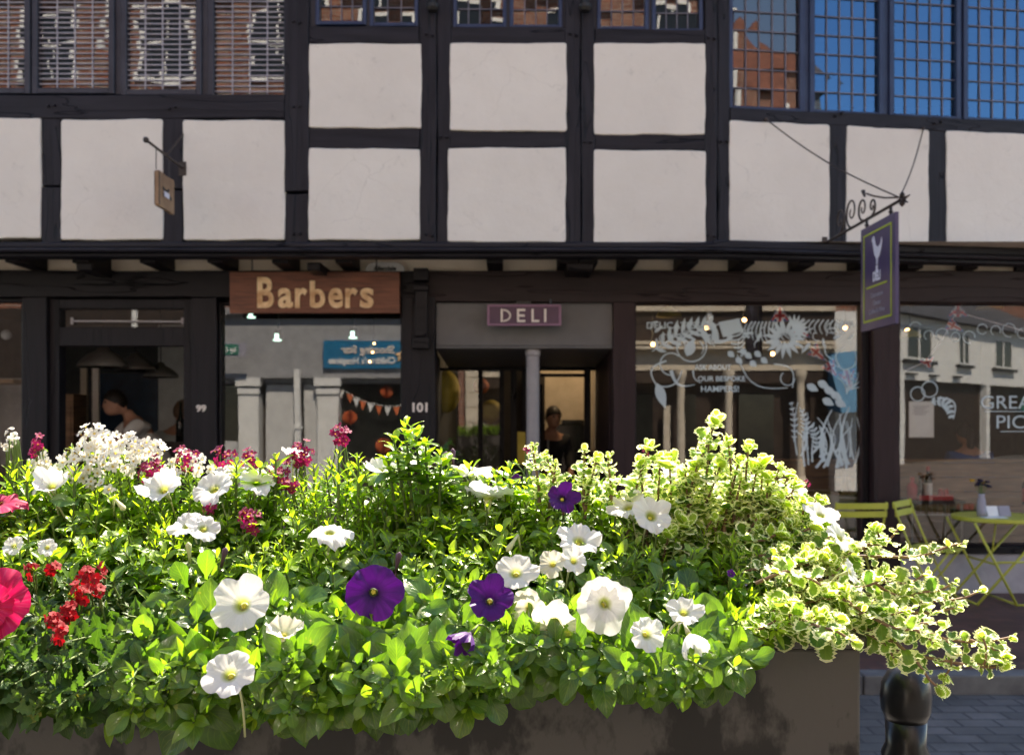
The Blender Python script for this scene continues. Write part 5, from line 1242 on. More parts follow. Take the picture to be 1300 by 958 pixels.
m = MB(); m.box(x-.2,x+.3,9.3,9.6,.1,1.25); m.build('x', M['darkroom']).name = 'barber_cabinet'
o = bpy.data.objects['barber_cabinet']; o['label'] = 'dark cabinet under the black bottle in the barbers'; o['category'] = 'cabinet'
for px, py, lab in ((319,398,'left cool white spotlight just under the barbers sign'),(448,424,'right cool white spotlight glowing in the barbers window'),(352,427,'wide cool spotlight left of centre in the barbers window')):
    Y = 9.2; x, _, z = W(px, py, Y); t = thing('spotlight', lab, 'lamp', (x,Y,z), 'cool spotlights in the barbers')
    m = MB(); m.lathe([(.0,0),(.04,0),(.04,-.012),(.0,-.012)], (x,Y,z-.03), 12); m.box(x-.018,x+.018,Y-.03,Y-.02,z-.03,z+.025); m.build('lens', M['coolspot'], t)
    m = MB(); m.lathe([(.0,.10),(.045,.09),(.05,.0)], (x,Y+.05,z-.02), 12); m.tube([(x,Y+.05,z+.07),(x,Y+.05,2.7)], .01, 6); m.build('housing', M['black'], t)
m = MB(); Y = 8.6; m.tube([(XX(475,Y),Y,2.7),(XX(475,Y),Y,ZZ(440,Y)),(XX(470,Y),Y,ZZ(456,Y))], .004, 5); LN_ = thing('pendant_bulb', 'small lit warm bulbs on a cord in front of the teal sign', 'lamp', (XX(472,Y),Y,ZZ(456,Y)), 'bare bulbs in the barbers'); m.build('cord', M['black'], LN_)
for a, b in ((475,436),(473,447),(469.5,459)):
    m = MB(); m.ball(W(a,b,Y), .010, n=8, k=6); m.build('bulb', M['warmbulb'], LN_)
# dark shelf and mirrors for the left room so it is not empty
m = MB()
for px in (-40, 10): 
    Y = 9.8; m.box(XX(px-18,Y), XX(px+18,Y), Y, Y+.03, 1.0, 1.9)
m.build('x', M['steel']).name = 'wall_mirrors'; o = bpy.data.objects['wall_mirrors']; o['label'] = 'steel framed mirrors deep inside the leftmost window'; o['category'] = 'mirror'
m = MB(); Y = 9.2; m.ball(W(8,425,Y), .05, n=10, k=8); tag(m.build('globe_lamp', M['paper'], smooth=True), 'small pale globe lamp in the leftmost dark window', 'lamp')
m = MB(); m.box(XX(-100,9.2), XX(30,9.2), 9.0, 9.4, ZZ(482,9.2)-.04, ZZ(482,9.2)); tag(m.build('shelf', M['tanwood']), 'brown shelf inside the leftmost window', 'shelf')

# ------------------------------------------------------------------ people
def skin_mesh(joints, bones, res=2):
    me = bpy.data.meshes.new('s'); names = list(joints); idx = {n_: i for i, n_ in enumerate(names)}
    me.from_pydata([joints[n_][:3] for n_ in names], [(idx[a], idx[b]) for a, b in bones], []); o = bpy.data.objects.new('s', me); COL.objects.link(o)
    md = o.modifiers.new('k', 'SKIN'); md.use_smooth_shade = True; sd = me.skin_vertices[0].data
    for i, n_ in enumerate(names): r = joints[n_][3]; sd[i].radius = (r, r) if not isinstance(r, tuple) else r
    sd[0].use_root = True
    ss = o.modifiers.new('u', 'SUBSURF'); ss.levels = res; ss.render_levels = res
    dg = bpy.context.evaluated_depsgraph_get(); m2 = bpy.data.meshes.new_from_object(o.evaluated_get(dg))
    vs = [tuple(v.co) for v in m2.vertices]; fs = [tuple(p.vertices) for p in m2.polygons]
    bpy.data.objects.remove(o); bpy.data.meshes.remove(me); bpy.data.meshes.remove(m2); return vs, fs
def person(label, loc, rot, pose, top, hair, cloth='blackcloth', hairstyle='short', scale=1.0):
    """pose: 'lean' | 'sit' | 'stand'. Local frame: faces -y, feet at z=0"""
    t = thing('person', label, 'person', loc)
    P = {}
    hipz = .95 if pose != 'sit' else .62; sit = pose == 'sit'
    ln = {'lean': .30, 'sit': .03, 'stand': .03}[pose]      # forward lean of the chest
    P['pelvis'] = (0, 0, hipz, .125); P['waist'] = (0, -ln*.25, hipz+.16, .12); P['chest'] = (0, -ln*.75, hipz+.36, .145); P['upper'] = (0, -ln, hipz+.47, .10)
    P['neck'] = (0, -ln-.03, hipz+.56, .055); P['skull0'] = (0, -ln-.06, hipz+.62, .055); hd = (0, -ln-.10-(.06 if pose == 'lean' else 0), hipz+.71-(.03 if pose == 'lean' else 0))
    B = [('pelvis','waist'),('waist','chest'),('chest','upper'),('upper','neck'),('neck','skull0')]
    for s, n_ in ((-1,'L'),(1,'R')):
        P['sh'+n_] = (s*.185, -ln*.95, hipz+.46, .062)
        if pose == 'lean': e, h = (s*.27, -ln-.18, hipz+.28), (s*.10, -ln-.42, hipz+.36)
        elif pose == 'sit': e, h = (s*.24, -.05, hipz+.20), (s*.13, -.28, hipz+.10)
        else: e, h = (s*.25, -.04, hipz+.20), (s*.16, -.25, hipz+.12)
        P['el'+n_] = (*e, .043); P['wr'+n_] = (*h, .028); hv = (Vector(h)-Vector(e)).normalized()
        pal = Vector(h)+hv*.06; P['pa'+n_] = (*pal, .033)
        B += [('upper','sh'+n_),('sh'+n_,'el'+n_),('el'+n_,'wr'+n_),('wr'+n_,'pa'+n_)]
        for k in range(4):
            f = pal+Vector(((k-1.5)*.019, 0, 0))+hv*.03; g_ = f+hv*(.045-.006*abs(k-1.3)*1.5)+Vector((0,0,-.012)); P[f'f{k}{n_}'] = (*f, .009); P[f'g{k}{n_}'] = (*g_, .0075); B += [('pa'+n_, f'f{k}{n_}'), (f'f{k}{n_}', f'g{k}{n_}')]
        th = pal+Vector((-s*.035, 0, .0))-hv*.01; th2 = th+hv*.03+Vector((-s*.01,0,0)); P['t'+n_] = (*th, .011); P['u'+n_] = (*th2, .009); B += [('pa'+n_,'t'+n_),('t'+n_,'u'+n_)]
        if sit: kn, an, to = (s*.13,-.44,.56), (s*.13,-.46,.14), (s*.14,-.60,.08)
        else: kn, an, to = (s*.11,-.02,.50), (s*.12,.02,.09), (s*.13,-.15,.035)
        P['hp'+n_] = (s*.10, 0, hipz-.04, .10); P['kn'+n_] = (*kn, .06); P['an'+n_] = (*an, .042); P['to'+n_] = (*to, .038); B += [('pelvis','hp'+n_),('hp'+n_,'kn'+n_),('kn'+n_,'an'+n_),('an'+n_,'to'+n_)]
    vs, fs = skin_mesh(P, B, 1)
    m = MB(); m.add(vs, fs)
    m.ball(hd, .098, n=20, k=14, sx=.80, sy=1.0, sz=1.22)       # skull
    m.ball((hd[0], hd[1]-.035, hd[2]-.06), .062, n=14, k=10, sx=.85, sz=1.0)   # jaw
    m.lathe([(.0,-.03),(.016,-.022),(.011,.0),(.0,.03)], (hd[0], hd[1]-.098, hd[2]-.015), 8)
    for s in (-1,1): m.ball((hd[0]+s*.078, hd[1]+.01, hd[2]-.01), .028, n=10, k=8, sx=.35, sy=.7)
    m.tube([P['skull0'][:3], (hd[0], hd[1]+.03, hd[2]-.05)], .055, 12)
    body = m.build('body', M['skin'], t, smooth=True)
    rm = body.modifiers.new('r', 'REMESH'); rm.mode = 'VOXEL'; rm.voxel_size = .011; rm.use_smooth_shade = True
    # face
    m = MB()
    for s in (-1, 1): m.ball((hd[0]+s*.032, hd[1]-.086, hd[2]+.004), .011, n=8, k=6)
    m.build('eyes', M['blackink'], t)
    # shirt: inflated torso and upper arms
    Q = {k: v for k, v in P.items() if k in ('pelvis','waist','chest','upper','shL','shR')}; Q = {k: (*v[:3], v[3]+(.022 if k != 'upper' else .014)) for k, v in Q.items()}
    for n_ in 'LR':
        a, b = Vector(P['sh'+n_][:3]), Vector(P['el'+n_][:3]); k_ = .62 if top != 'bluetop' else 1.0; mdp = a.lerp(b, k_); Q['sl'+n_] = (*mdp, .07 if k_ < 1 else .058)
        if top in ('bluetop', 'blackcloth'): wv = b.lerp(Vector(P['wr'+n_][:3]), .85); Q['cu'+n_] = (*wv, .042)
    BB = [('pelvis','waist'),('waist','chest'),('chest','upper')]+[('upper','sh'+n_) for n_ in 'LR']+[('sh'+n_,'sl'+n_) for n_ in 'LR']+([('sl'+n_,'cu'+n_) for n_ in 'LR'] if 'cuL' in Q else [])
    Q['hem'] = (0, .0, hipz-.10, .15); BB.append(('pelvis','hem'))
    vs, fs = skin_mesh(Q, BB, 2); m = MB(); m.add(vs, fs); m.build('shirt', M[top], t, smooth=True)
    Q = {'pelvis': (0,0,hipz-.02,.14)}; BB = []
    for n_ in 'LR':
        for j, r in (('hp',.112),('kn',.074),('an',.06)): Q[j+n_] = (*P[j+n_][:3], r)
        BB += [('pelvis','hp'+n_),('hp'+n_,'kn'+n_),('kn'+n_,'an'+n_)]
    vs, fs = skin_mesh(Q, BB, 2); m = MB(); m.add(vs, fs); m.build('trousers', M[cloth], t, smooth=True)
    m = MB()
    for n_ in 'LR': p = P['to'+n_]; q = P['an'+n_]; m.tube([(q[0], q[1]+.05, .04+max(0,p[2]-.05)), (p[0], p[1], .04+max(0,p[2]-.05)), (p[0], p[1]-.06, .03+max(0,p[2]-.05))], [.05,.052,.03], 10)
    m.build('shoes', M['blackink'], t, smooth=True)
    # hair cap, lower at the back
    m = MB(); vs = []; nn, kk = 22, 12
    for i in range(kk+1):
        for j in range(nn):
            a = 2*PI*j/nn; back = (math.sin(a)+1)/2; lim = PI*(.40+.26*back); ph = lim*i/kk; r = .106+.004*math.sin(7*a+3*ph)
            vs.append((hd[0]+r*.84*math.sin(ph)*math.cos(a), hd[1]+r*1.03*math.sin(ph)*math.sin(a)+.004, hd[2]+r*1.2*math.cos(ph)))
    m.add(vs, [(i*nn+j, (i+1)*nn+j, (i+1)*nn+(j+1)%nn, i*nn+(j+1)%nn) for i in range(kk) for j in range(nn)])
    if hairstyle == 'ponytail': m.tube([(hd[0], hd[1]+.09, hd[2]+.03), (hd[0], hd[1]+.14, hd[2]), (hd[0], hd[1]+.13, hd[2]-.15), (hd[0], hd[1]+.12, hd[2]-.28)], [.02,.032,.028,.008], 8)
    hh = m.build('hair', M[hair], t, smooth=True); so_ = hh.modifiers.new('s', 'SOLIDIFY'); so_.thickness = .012
    t.rotation_euler = (0,0,rot); t.scale = (scale,)*3
    return t
Y = 9.3; p = person('barber in a white t-shirt with dark hair leaning forward in the barbers doorway', (0,0,0), 0, 'lean', 'tshirt', 'hairdark')
p.location = (XX(209,Y), Y, 0); p.rotation_euler = (0,0,math.radians(-58))
Y = 9.7; p = person('seated barbers customer with brown hair and a pale grey cape seen beside the barber', (0,0,0), 0, 'sit', 'cape', 'hairbrown', 'denim')
p.location = (XX(224,Y), Y, .22); p.rotation_euler = (0,0,math.radians(170))
Y = 10.6; p = person('dark silhouette of a person standing inside the deli entrance beside the column', (0,0,0), 0, 'stand', 'blackcloth', 'hairdark', 'blackcloth')
p.location = (XX(697,Y), Y, -.16); p.rotation_euler = (0,0,math.radians(20))
Y = 10.0; p = person('person in a blue top with a ponytail seen from behind in the right deli window', (0,0,0), 0, 'sit', 'bluetop', 'hairdark', 'denim', 'ponytail')
p.location = (XX(1232,Y), Y, .0); p.rotation_euler = (0,0,math.radians(180))
# chairs for the seated pair
for (px, Y, z, lab) in ((222, 9.7, .62, 'black swivel chair under the seated barbers customer'), (1232, 10.0, .48, 'dark stool under the person in the blue top')):
    x = XX(px, Y); m = MB(); m.lathe([(.0,0),(.22,.005),(.22,.03),(.04,.06),(.035,z-.06),(.2,z-.05),(.21,z-.01),(.0,z)], (x, Y, 0.02), 20)
    tag(m.build('stool', M['darkbottle'], smooth=False), lab, 'stool')
# ------------------------------------------------------------------ planter and bollard
PX0, PX1, PY0, PY1, PZ = -1.42, XX(1093, 1.135), 1.135, 1.47, ZZ(806, 1.135)
PL = thing('planter', 'patchy brown trough planter filled with mixed summer flowers', 'planter', ((PX0+PX1)/2, (PY0+PY1)/2, 0))
m = MB()
t_ = .022
for a, b, c, d in ((PX0,PX1,PY0,PY0+t_),(PX0,PX1,PY1-t_,PY1),(PX0,PX0+t_,PY0+t_+.0003,PY1-t_-.0003),(PX1-t_,PX1,PY0+t_+.0003,PY1-t_-.0003)): m.box(a,b,c,d,.62,PZ-.016)
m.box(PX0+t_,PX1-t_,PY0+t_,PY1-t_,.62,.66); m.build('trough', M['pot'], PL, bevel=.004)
m = MB()
for a, b, c, d in ((PX0-.006,PX1+.006,PY0-.006,PY0+t_+.004),(PX0-.006,PX1+.006,PY1-t_-.004,PY1+.006),(PX0-.006,PX0+t_,PY0+t_+.0045,PY1-t_-.0045),(PX1-t_-.004,PX1+.006,PY0+t_+.0045,PY1-t_-.0045)): m.box(a,b,c,d,PZ-.0155,PZ)
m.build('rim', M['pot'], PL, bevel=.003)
m = MB(); n = 60; k = 14; vs = []
for i in range(n+1):
    for j in range(k+1): vs.append((PX0+t_+(PX1-PX0-2*t_)*i/n, PY0+t_+(PY1-PY0-2*t_)*j/k, PZ-.035+random.uniform(-.008,.008)))
m.add(vs, [(i*(k+1)+j,(i+1)*(k+1)+j,(i+1)*(k+1)+j+1,i*(k+1)+j+1) for i in range(n) for j in range(k)]); m.build('soil', M['soil'], PL)
for x in (PX0+.12, PX1-.12):
    m = MB(); m.box(x-.08,x+.08,PY0+.04,PY1-.04,-.1,.62); m.box(x-.12,x+.12,PY0+.0,PY1,-.1,-.06); m.build('support_leg', M['black'], PL, bevel=.006)
bx_, by_ = XX(1150, 1.42), 1.42; zt_b = ZZ(841, 1.42)
BO = thing('bollard', 'black gloss cast iron bollard with rounded cap behind the planter corner', 'bollard', (bx_, by_, -.1))
m = MB(); r = .037; m.lathe([(.0,zt_b),(r*.35,zt_b-.003),(r*.7,zt_b-.013),(r*.93,zt_b-.030),(r,zt_b-.05),(r*.96,zt_b-.07),(r*.8,zt_b-.085)], (bx_,by_,0), 40); m.build('cap', M['bollard'], BO, smooth=True)
m = MB(); m.lathe([(r*.8,zt_b-.085),(r*.78,zt_b-.12),(r*.95,zt_b-.135),(r*.95,zt_b-.15),(r*.8,zt_b-.165),(r*.9,.25),(r*1.3,.2),(r*1.35,-.1)], (bx_,by_,0), 32); m.build('shaft', M['bollard'], BO, smooth=True)

# ------------------------------------------------------------------ leaf and flower machinery (numpy)
class Fol:
    "one foliage mesh: batches of leaves, with uv, 'young' and 'edge' attributes"
    def __init__(s): s.V = []; s.Fa = []; s.U = []; s.Yo = []; s.E = []; s.n = 0
    def leaf(s, p, d, up, L_, W_, curl=.3, fold=.35, young_lit=0.0, kind='ovate', wave=0.0):
        T = TPL[kind]; u, v, w = T['u'], T['v'], T['w']
        d = Vector(d).normalized(); up = Vector(up); r = d.cross(up)
        if r.length < 1e-4: r = d.cross(Vector((1,.1,0)))
        r.normalize(); up = r.cross(d)
        x = u*w*W_*.5
        a = curl*v*1.6
        z = fold*np.abs(x)*.9 + wave*W_*np.sin(v*9+u*2+p[0]*300)*np.abs(u)*.5
        yy = L_*(np.sin(a+1e-6)/(curl*1.6+1e-6)) if abs(curl) > 1e-3 else L_*v
        zz = z - (L_*(1-np.cos(a))/(curl*1.6+1e-6) if abs(curl) > 1e-3 else 0)
        P = np.outer(x, r)+np.outer(yy, d)+np.outer(zz, up)+np.array(p)
        s.V.append(P); s.Fa.append(T['f']+s.n); s.n += len(P)
        s.U.append(np.stack([(u+1)/2, v], 1)); s.Yo.append(np.full(len(P), young_lit)); s.E.append(np.maximum(np.abs(u), np.clip((v-.55)/.45, 0, 1)**1.5)*.98)
    def build(s, name, mat, parent):
        if not s.V: return None
        V = np.concatenate(s.V)-np.array(parent['_o']); Fc = np.concatenate(s.Fa); U = np.concatenate(s.U)
        me = bpy.data.meshes.new(name); me.vertices.add(len(V)); me.vertices.foreach_set('co', V.astype(np.float32).ravel())
        nf = len(Fc); me.loops.add(nf*4); me.loops.foreach_set('vertex_index', Fc.ravel().astype(np.int32)); me.polygons.add(nf)
        me.polygons.foreach_set('loop_start', (np.arange(nf)*4).astype(np.int32)); me.polygons.foreach_set('loop_total', np.full(nf, 4, np.int32)); me.update()
        me.polygons.foreach_set('use_smooth', np.ones(nf, bool))
        uv = me.uv_layers.new(name='UVMap'); uv.data.foreach_set('uv', U[Fc.ravel()].astype(np.float32).ravel())
        for nm, arr in (('young_lit', s.Yo), ('edge', s.E)):
            at = me.attributes.new(nm, 'FLOAT', 'POINT'); at.data.foreach_set('value', np.concatenate(arr).astype(np.float32))
        me.validate(); me.materials.append(mat); o = bpy.data.objects.new(name, me); COL.objects.link(o); o.parent = parent; o['_o'] = tuple(parent['_o']); return o
def tpl(nv, nu, wf, scal=0):
    vv = np.linspace(0, 1, nv+1); uu = np.linspace(-1, 1, nu+1); u = []; v = []; w = []
    for i, a in enumerate(vv):
        for b in uu:
            u.append(b); v.append(a); q = wf(a)
            if scal and abs(b) > .99: q *= (1+scal*(1 if i % 2 else -1))
            w.append(max(q, .02))
    f = [(i*(nu+1)+j, i*(nu+1)+j+1, (i+1)*(nu+1)+j+1, (i+1)*(nu+1)+j) for i in range(nv) for j in range(nu)]
    return {'u': np.array(u), 'v': np.array(v), 'w': np.array(w), 'f': np.array(f)}
TPL = {
 'ovate': tpl(7, 4, lambda a: math.sin(PI*min(1, a*.97+.03)**.80)**.75),
 'spoon': tpl(7, 4, lambda a: (.18+.82*max(0,(a-.12)/.5)) if a < .62 else math.sqrt(max(0,1-((a-.62)/.385)**2))),
 'narrow': tpl(5, 2, lambda a: math.sin(PI*min(1,a*.95+.05)**.9)**.8),
 'round': tpl(14, 4, lambda a: math.sqrt(max(0, 1-(2*a-1.0)**2))**.8, scal=.17),
 'toothed': tpl(9, 2, lambda a: math.sin(PI*min(1,a*.95+.05)**.85), scal=.28),
}
def flower(mb, c, nrm, R, n_l=5, notch=.12, depth=.8, ruffle=.10, seed=0, flat=.15, na=60, nr=9, roll=0.0, droop=0.0, back=.0, two=False):
    "trumpet flower with soft lobes; adds to mb with uv"
    r_ = random.Random(seed); c = Vector(c); nz = Vector(nrm).normalized(); ux = nz.cross(Vector((0,0,1)))
    if ux.length < .05: ux = nz.cross(Vector((1,0,0)))
    ux.normalize(); uy = nz.cross(ux)
    ph = [r_.random()*6 for _ in range(6)]; asp = r_.uniform(.88, 1.1); lobe = [r_.uniform(.82,1.1) for _ in range(n_l)]; tilt = [r_.uniform(-.30,.22) for _ in range(n_l)]; tw = [r_.uniform(-.5,.5) for _ in range(n_l)]
    vs = []; uvs = []; rr = [0.02,.07,.12,.16,.22,.34,.48,.64,.8,.92,1.0]
    K = len(rr)
    for k, t in enumerate(rr):
        for j in range(na):
            a = 2*PI*j/na+roll; q = abs(math.cos(n_l*a/2))
            pos = ((a*n_l/(2*PI)) - .5) % n_l; i0 = int(round(pos)) % n_l; dd = (pos-round(pos))          # lobe centre at dd = 0, notch at +-.5
            wgt = math.cos(PI*dd)**2
            edge = 1-notch*(q**7)*t*t
            rad = R*t*edge*(1+(lobe[i0]-1)*t*wgt)
            if t <= .16: z = -depth*R*(1-t/.17)**.9
            else:
                s_ = (t-.16)/.84; z = R*(flat*math.sin(s_*PI*.55)-back*s_*s_)
                z += R*s_*s_*wgt*(tilt[i0]*ruffle*6+tw[i0]*dd*ruffle*7)
                z += R*ruffle*s_*s_*(math.sin(2*n_l*a+ph[1])*.30+math.sin(3.3*n_l*a+ph[2])*.25+math.sin(7.1*n_l*a+ph[3])*.18*s_)
                z += R*.09*s_*wgt-R*.06*s_*max(0, 1-abs(dd)*9)
            x, y = rad*math.cos(a)*asp, rad*math.sin(a)
            vs.append(c+ux*x+uy*y+nz*z); uvs.append((j/na, t))
    fs = [(k*na+j, k*na+(j+1)%na, (k+1)*na+(j+1)%na, (k+1)*na+j) for k in range(K-1) for j in range(na)]
    mb.add(vs, fs)
    if mb.uv is None: mb.uv = []
    mb.uv += uvs
def build_uv(mb, name, mat, parent, solid=0):
    o = mb.build(name, mat, parent, smooth=True); me = o.data; uv = me.uv_layers.new(name='UVMap'); ix = np.zeros(len(me.loops), np.int32); me.loops.foreach_get('vertex_index', ix)
    U = np.array(mb.uv)[ix]
    # seam: last column wraps; acceptable because the pattern is noise
    uv.data.foreach_set('uv', U.astype(np.float32).ravel())
    return o
def surfY(px, py):
    "distance of the flower mound's surface at a photo position"
    t = max(0, min(1, (862-py)/275)); return 1.045+.36*t**1.15
def tip(px, py, dY=0.0): return Vector(W(px, py, surfY(px, py)+dY))
def bez(a, b, c, n=8): return [a*(1-t)**2+b*2*t*(1-t)+c*t*t for t in [i/n for i in range(n+1)]]
rnd = random.Random(11)
SOILZ = PZ-.03
def root_for(t):
    x = min(PX1-.04, max(PX0+.05, t.x*.97+rnd.uniform(-.05,.05))); y = min(PY1-.05, max(PY0+.05, t.y+.02+rnd.uniform(-.03,.05)))
    return Vector((x, y, SOILZ))
class Plant:
    def __init__(s, name, label, cat, cx, leafmat, kind, group=None, stemmat='stem'):
        x = XX(cx, 1.25); s.t = thing(name, label, cat, (x, 1.25, SOILZ), group); s.fol = Fol(); s.st = MB(); s.lm = leafmat; s.k = kind; s.sm = stemmat; s.cx = cx
    def done(s):
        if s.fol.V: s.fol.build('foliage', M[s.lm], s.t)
        if s.st.v: s.st.build('stems', M[s.sm], s.t, smooth=True)
def outward(p):
    return Vector((rnd.uniform(-.25,.25), -(.55+max(0, (1.22-p.y))*3.0), .75)).normalized()
def shoot(P, tp, kind='petunia', size=1.0, out=None, root=None, n=None, length=.10, rad=.0017):
    root = root or root_for(tp); out = out or outward(tp); mid = root.lerp(tp, .5)+Vector((0,-.01,.03))-out*.02
    q = bez(root, mid, tp, 9); P.st.tube(q, [rad*1.3]*5+[rad*1.1,rad,rad,rad*.8,rad*.6], 5, cap=False)
    ax = (q[-1]-q[-3]).normalized(); ax = (ax+out*.7).normalized()
    total = sum((q[i+1]-q[i]).length for i in range(9)); n = n or {'petunia':13,'narrow':18,'round':14,'toothed':12}[kind]
    ga = 2.399; a0 = rnd.random()*6
    def at(sd):   # distance back from the tip
        i = 9; 
        while i > 0 and sd > (q[i]-q[i-1]).length: sd -= (q[i]-q[i-1]).length; i -= 1
        return q[i]+(q[max(0,i-1)]-q[i])*(sd/max(1e-6,(q[i]-q[i-1]).length) if i > 0 else 0)
    for j in range(n):
        f = j/(n-1); back = length*f**1.25; c = at(back)
        if kind == 'petunia':
            L_ = size*(.010+.030*min(1, f*1.5)**.8)*rnd.uniform(.6,1.3); W_ = L_*rnd.uniform(.52,.68)*(1 if f > .2 else .75); op = .35+1.0*min(1,f*1.6); k_ = 'ovate' if rnd.random() < .6 else 'spoon'; yg = max(0, (1.0 if tp.z > 1.27 else .55)-f*(1.5 if tp.z > 1.27 else 1.8))  # low shoots get less fresh tint: shade put into the leaf colour
            cu, fo, a = rnd.uniform(.15,.65), rnd.uniform(.1,.5), a0+ga*j
        elif kind == 'narrow':
            L_ = size*(.009+.022*min(1,f*1.6))*rnd.uniform(.8,1.2); W_ = L_*.24; op = .4+.8*f; k_ = 'narrow'; yg = max(0, 1-f*1.2); cu, fo, a = rnd.uniform(-.1,.7), .4, a0+ga*j
        elif kind == 'toothed':
            L_ = size*(.010+.024*min(1,f*1.5))*rnd.uniform(.8,1.2); W_ = L_*.42; op = .6+.7*f; k_ = 'toothed'; yg = max(0, .7-f*2); cu, fo, a = rnd.uniform(.1,.7), .35, a0+(j//2)*PI/2+(j%2)*PI
        else:
            L_ = size*(.006+.018*min(1,f*1.5))*rnd.uniform(.85,1.2); W_ = L_*rnd.uniform(.8,.95); op = .4+.95*min(1,f*1.5); k_ = 'round'; yg = max(0, .9-f*1.6); cu, fo, a = rnd.uniform(-.1,.5), rnd.uniform(.1,.35), a0+(j//2)*PI/2+(j%2)*PI+rnd.uniform(-.5,.5)
        e1 = ax.cross(Vector((0,0,1))); e1 = e1.normalized() if e1.length > .05 else Vector((1,0,0)); e2 = ax.cross(e1)
        side = e1*math.cos(a)+e2*math.sin(a); d = (ax*math.cos(op)+side*math.sin(op)+Vector((0,0,.12))).normalized()
        up = (ax*.8+Vector((0,0,.5))-side*.2)
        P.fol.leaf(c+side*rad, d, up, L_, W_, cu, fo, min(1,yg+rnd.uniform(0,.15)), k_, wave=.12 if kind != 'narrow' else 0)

# ------------------------------------------------------------------ the plants
PS = []
def plant(*a, **k): p = Plant(*a, **k); PS.append(p); return p
pw1 = plant('petunia_plant', 'white petunia at front left with a large open bloom above two smaller ones', 'flower', 330, 'leafP', 'petunia', 'petunias in the planter')
pw2 = plant('petunia_plant', 'white petunia at centre front with the biggest yellow-throated bloom', 'flower', 765, 'leafP', 'petunia', 'petunias in the planter')
pw3 = plant('petunia_plant', 'white petunia in the middle row whose blooms flank the small upper violet flower', 'flower', 690, 'leafP', 'petunia', 'petunias in the planter')
pw4 = plant('petunia_plant', 'white petunia at back left among the magenta flower clusters', 'flower', 290, 'leafP', 'petunia', 'petunias in the planter')
pw5 = plant('petunia_plant', 'white petunia at far left below the small white flower heads', 'flower', 70, 'leafP', 'petunia', 'petunias in the planter')
pw6 = plant('petunia_plant', 'white petunia at the right end half covered by variegated leaves', 'flower', 1050, 'leafP', 'petunia', 'petunias in the planter')
pp1 = plant('petunia_plant', 'violet petunia left of centre with one large dark bloom', 'flower', 475, 'leafP', 'petunia', 'petunias in the planter')
pp2 = plant('petunia_plant', 'violet petunia at centre front touching a white bloom with a dark closed bloom below', 'flower', 610, 'leafP', 'petunia', 'petunias in the planter')
pp3 = plant('petunia_plant', 'violet petunia with a small bloom high above the centre', 'flower', 713, 'leafP', 'petunia', 'petunias in the planter')
pk1 = plant('petunia_plant', 'hot pink petunia at the left edge with large ruffled blooms', 'flower', 0, 'leafP', 'petunia', 'petunias in the planter')
vb1 = plant('verbena_plant', 'red verbena with small scarlet clusters beside the pink petunia', 'flower', 90, 'leafD', 'toothed')
nw1 = plant('nemesia_plant', 'mound of tiny white and yellow flowers at the back left', 'flower', 150, 'leafN', 'narrow')
nm1 = plant('nemesia_plant', 'magenta flower clusters at back left behind the white petunias', 'flower', 260, 'leafN', 'narrow', 'magenta nemesias')
nm2 = plant('nemesia_plant', 'magenta flower clusters rising in front of the barbers window', 'flower', 400, 'leafN', 'narrow', 'magenta nemesias')
tl1 = plant('leafy_plant', 'tall pale green leafy shoot in front of the post numbered 101', 'plant', 520, 'leafP', 'petunia')
vg1 = plant('variegated_plant', 'upright white-edged variegated foliage at the back right', 'plant', 930, 'leafV', 'round', None, 'stemR')
vg2 = plant('variegated_plant', 'long trailing white-edged stems spilling over the right end of the planter', 'plant', 1100, 'leafV', 'round', None, 'stemR')
al1 = plant('alyssum_plant', 'pale pinkish button flowers on upright stems at the far left', 'flower', 12, 'leafN', 'narrow')
gf1 = plant('bedding_plant', 'fine-leaved green bedding plant filling the right front of the planter', 'plant', 960, 'leafN', 'narrow')

# outline of the mound's top edge (photo px)
TOPL = [(-330,590),(-200,580),(0,600),(60,575),(120,560),(200,575),(260,590),(300,590),(350,585),(400,580),(440,580),(480,590),(510,575),(550,580),(620,600),(680,592),(740,600),(790,610),(850,598),(905,580),(960,590),(1010,628),(1050,665),(1085,700),(1110,740)]
BOTL = [(-330,925),(0,905),(200,920),(480,905),(600,900),(650,870),(700,818),(740,885),(860,885),(920,870),(958,815),(1000,810),(1110,815)]
def interp(T, x):
    for (a, b), (c, d) in zip(T, T[1:]):
        if a <= x <= c: return b+(d-b)*(x-a)/(c-a)
    return T[0][1] if x < T[0][0] else T[-1][1]
def owner(px, py):
    "which plant a leaf shoot at this place belongs to"
    o = []
    def a(p, x, y, sx_=1.0, w=0): o.append((((px-x)*sx_)**2+((py-y)*1.1)**2-w, p))
    a(pk1, -60, 720); a(pk1,-250,740,.5); a(vb1, 75, 770); a(vb1, 130, 800); a(nw1, 140, 590, .8); a(nw1,-200,620,.6); a(nm1, 225, 640); a(pw5, 90, 670); a(pw4, 280, 640); a(pw1, 260, 740); a(pw1, 330, 820); a(pw1,230,850)
    a(nm2, 380, 620); a(nm2, 410, 650); a(pp1, 450, 740); a(pp1, 470, 820); a(tl1, 515, 600); a(pw3, 610, 640); a(pw3, 560, 690); a(pp2, 590, 790); a(pp3, 720, 620); a(pp3, 690, 660)
    a(pw2, 760, 740); a(pw2, 720, 830); a(pw2, 860, 800); a(pw2, 840, 680); a(gf1, 940, 740); a(gf1, 960, 700); a(vg1, 900, 610); a(vg1, 970, 640); a(vg1, 860, 620); a(vg2, 1040, 720); a(vg2, 1080, 760); a(pw6, 1000, 690); a(vg2,1090,800)
    return min(o, key=lambda q: q[0])[1]
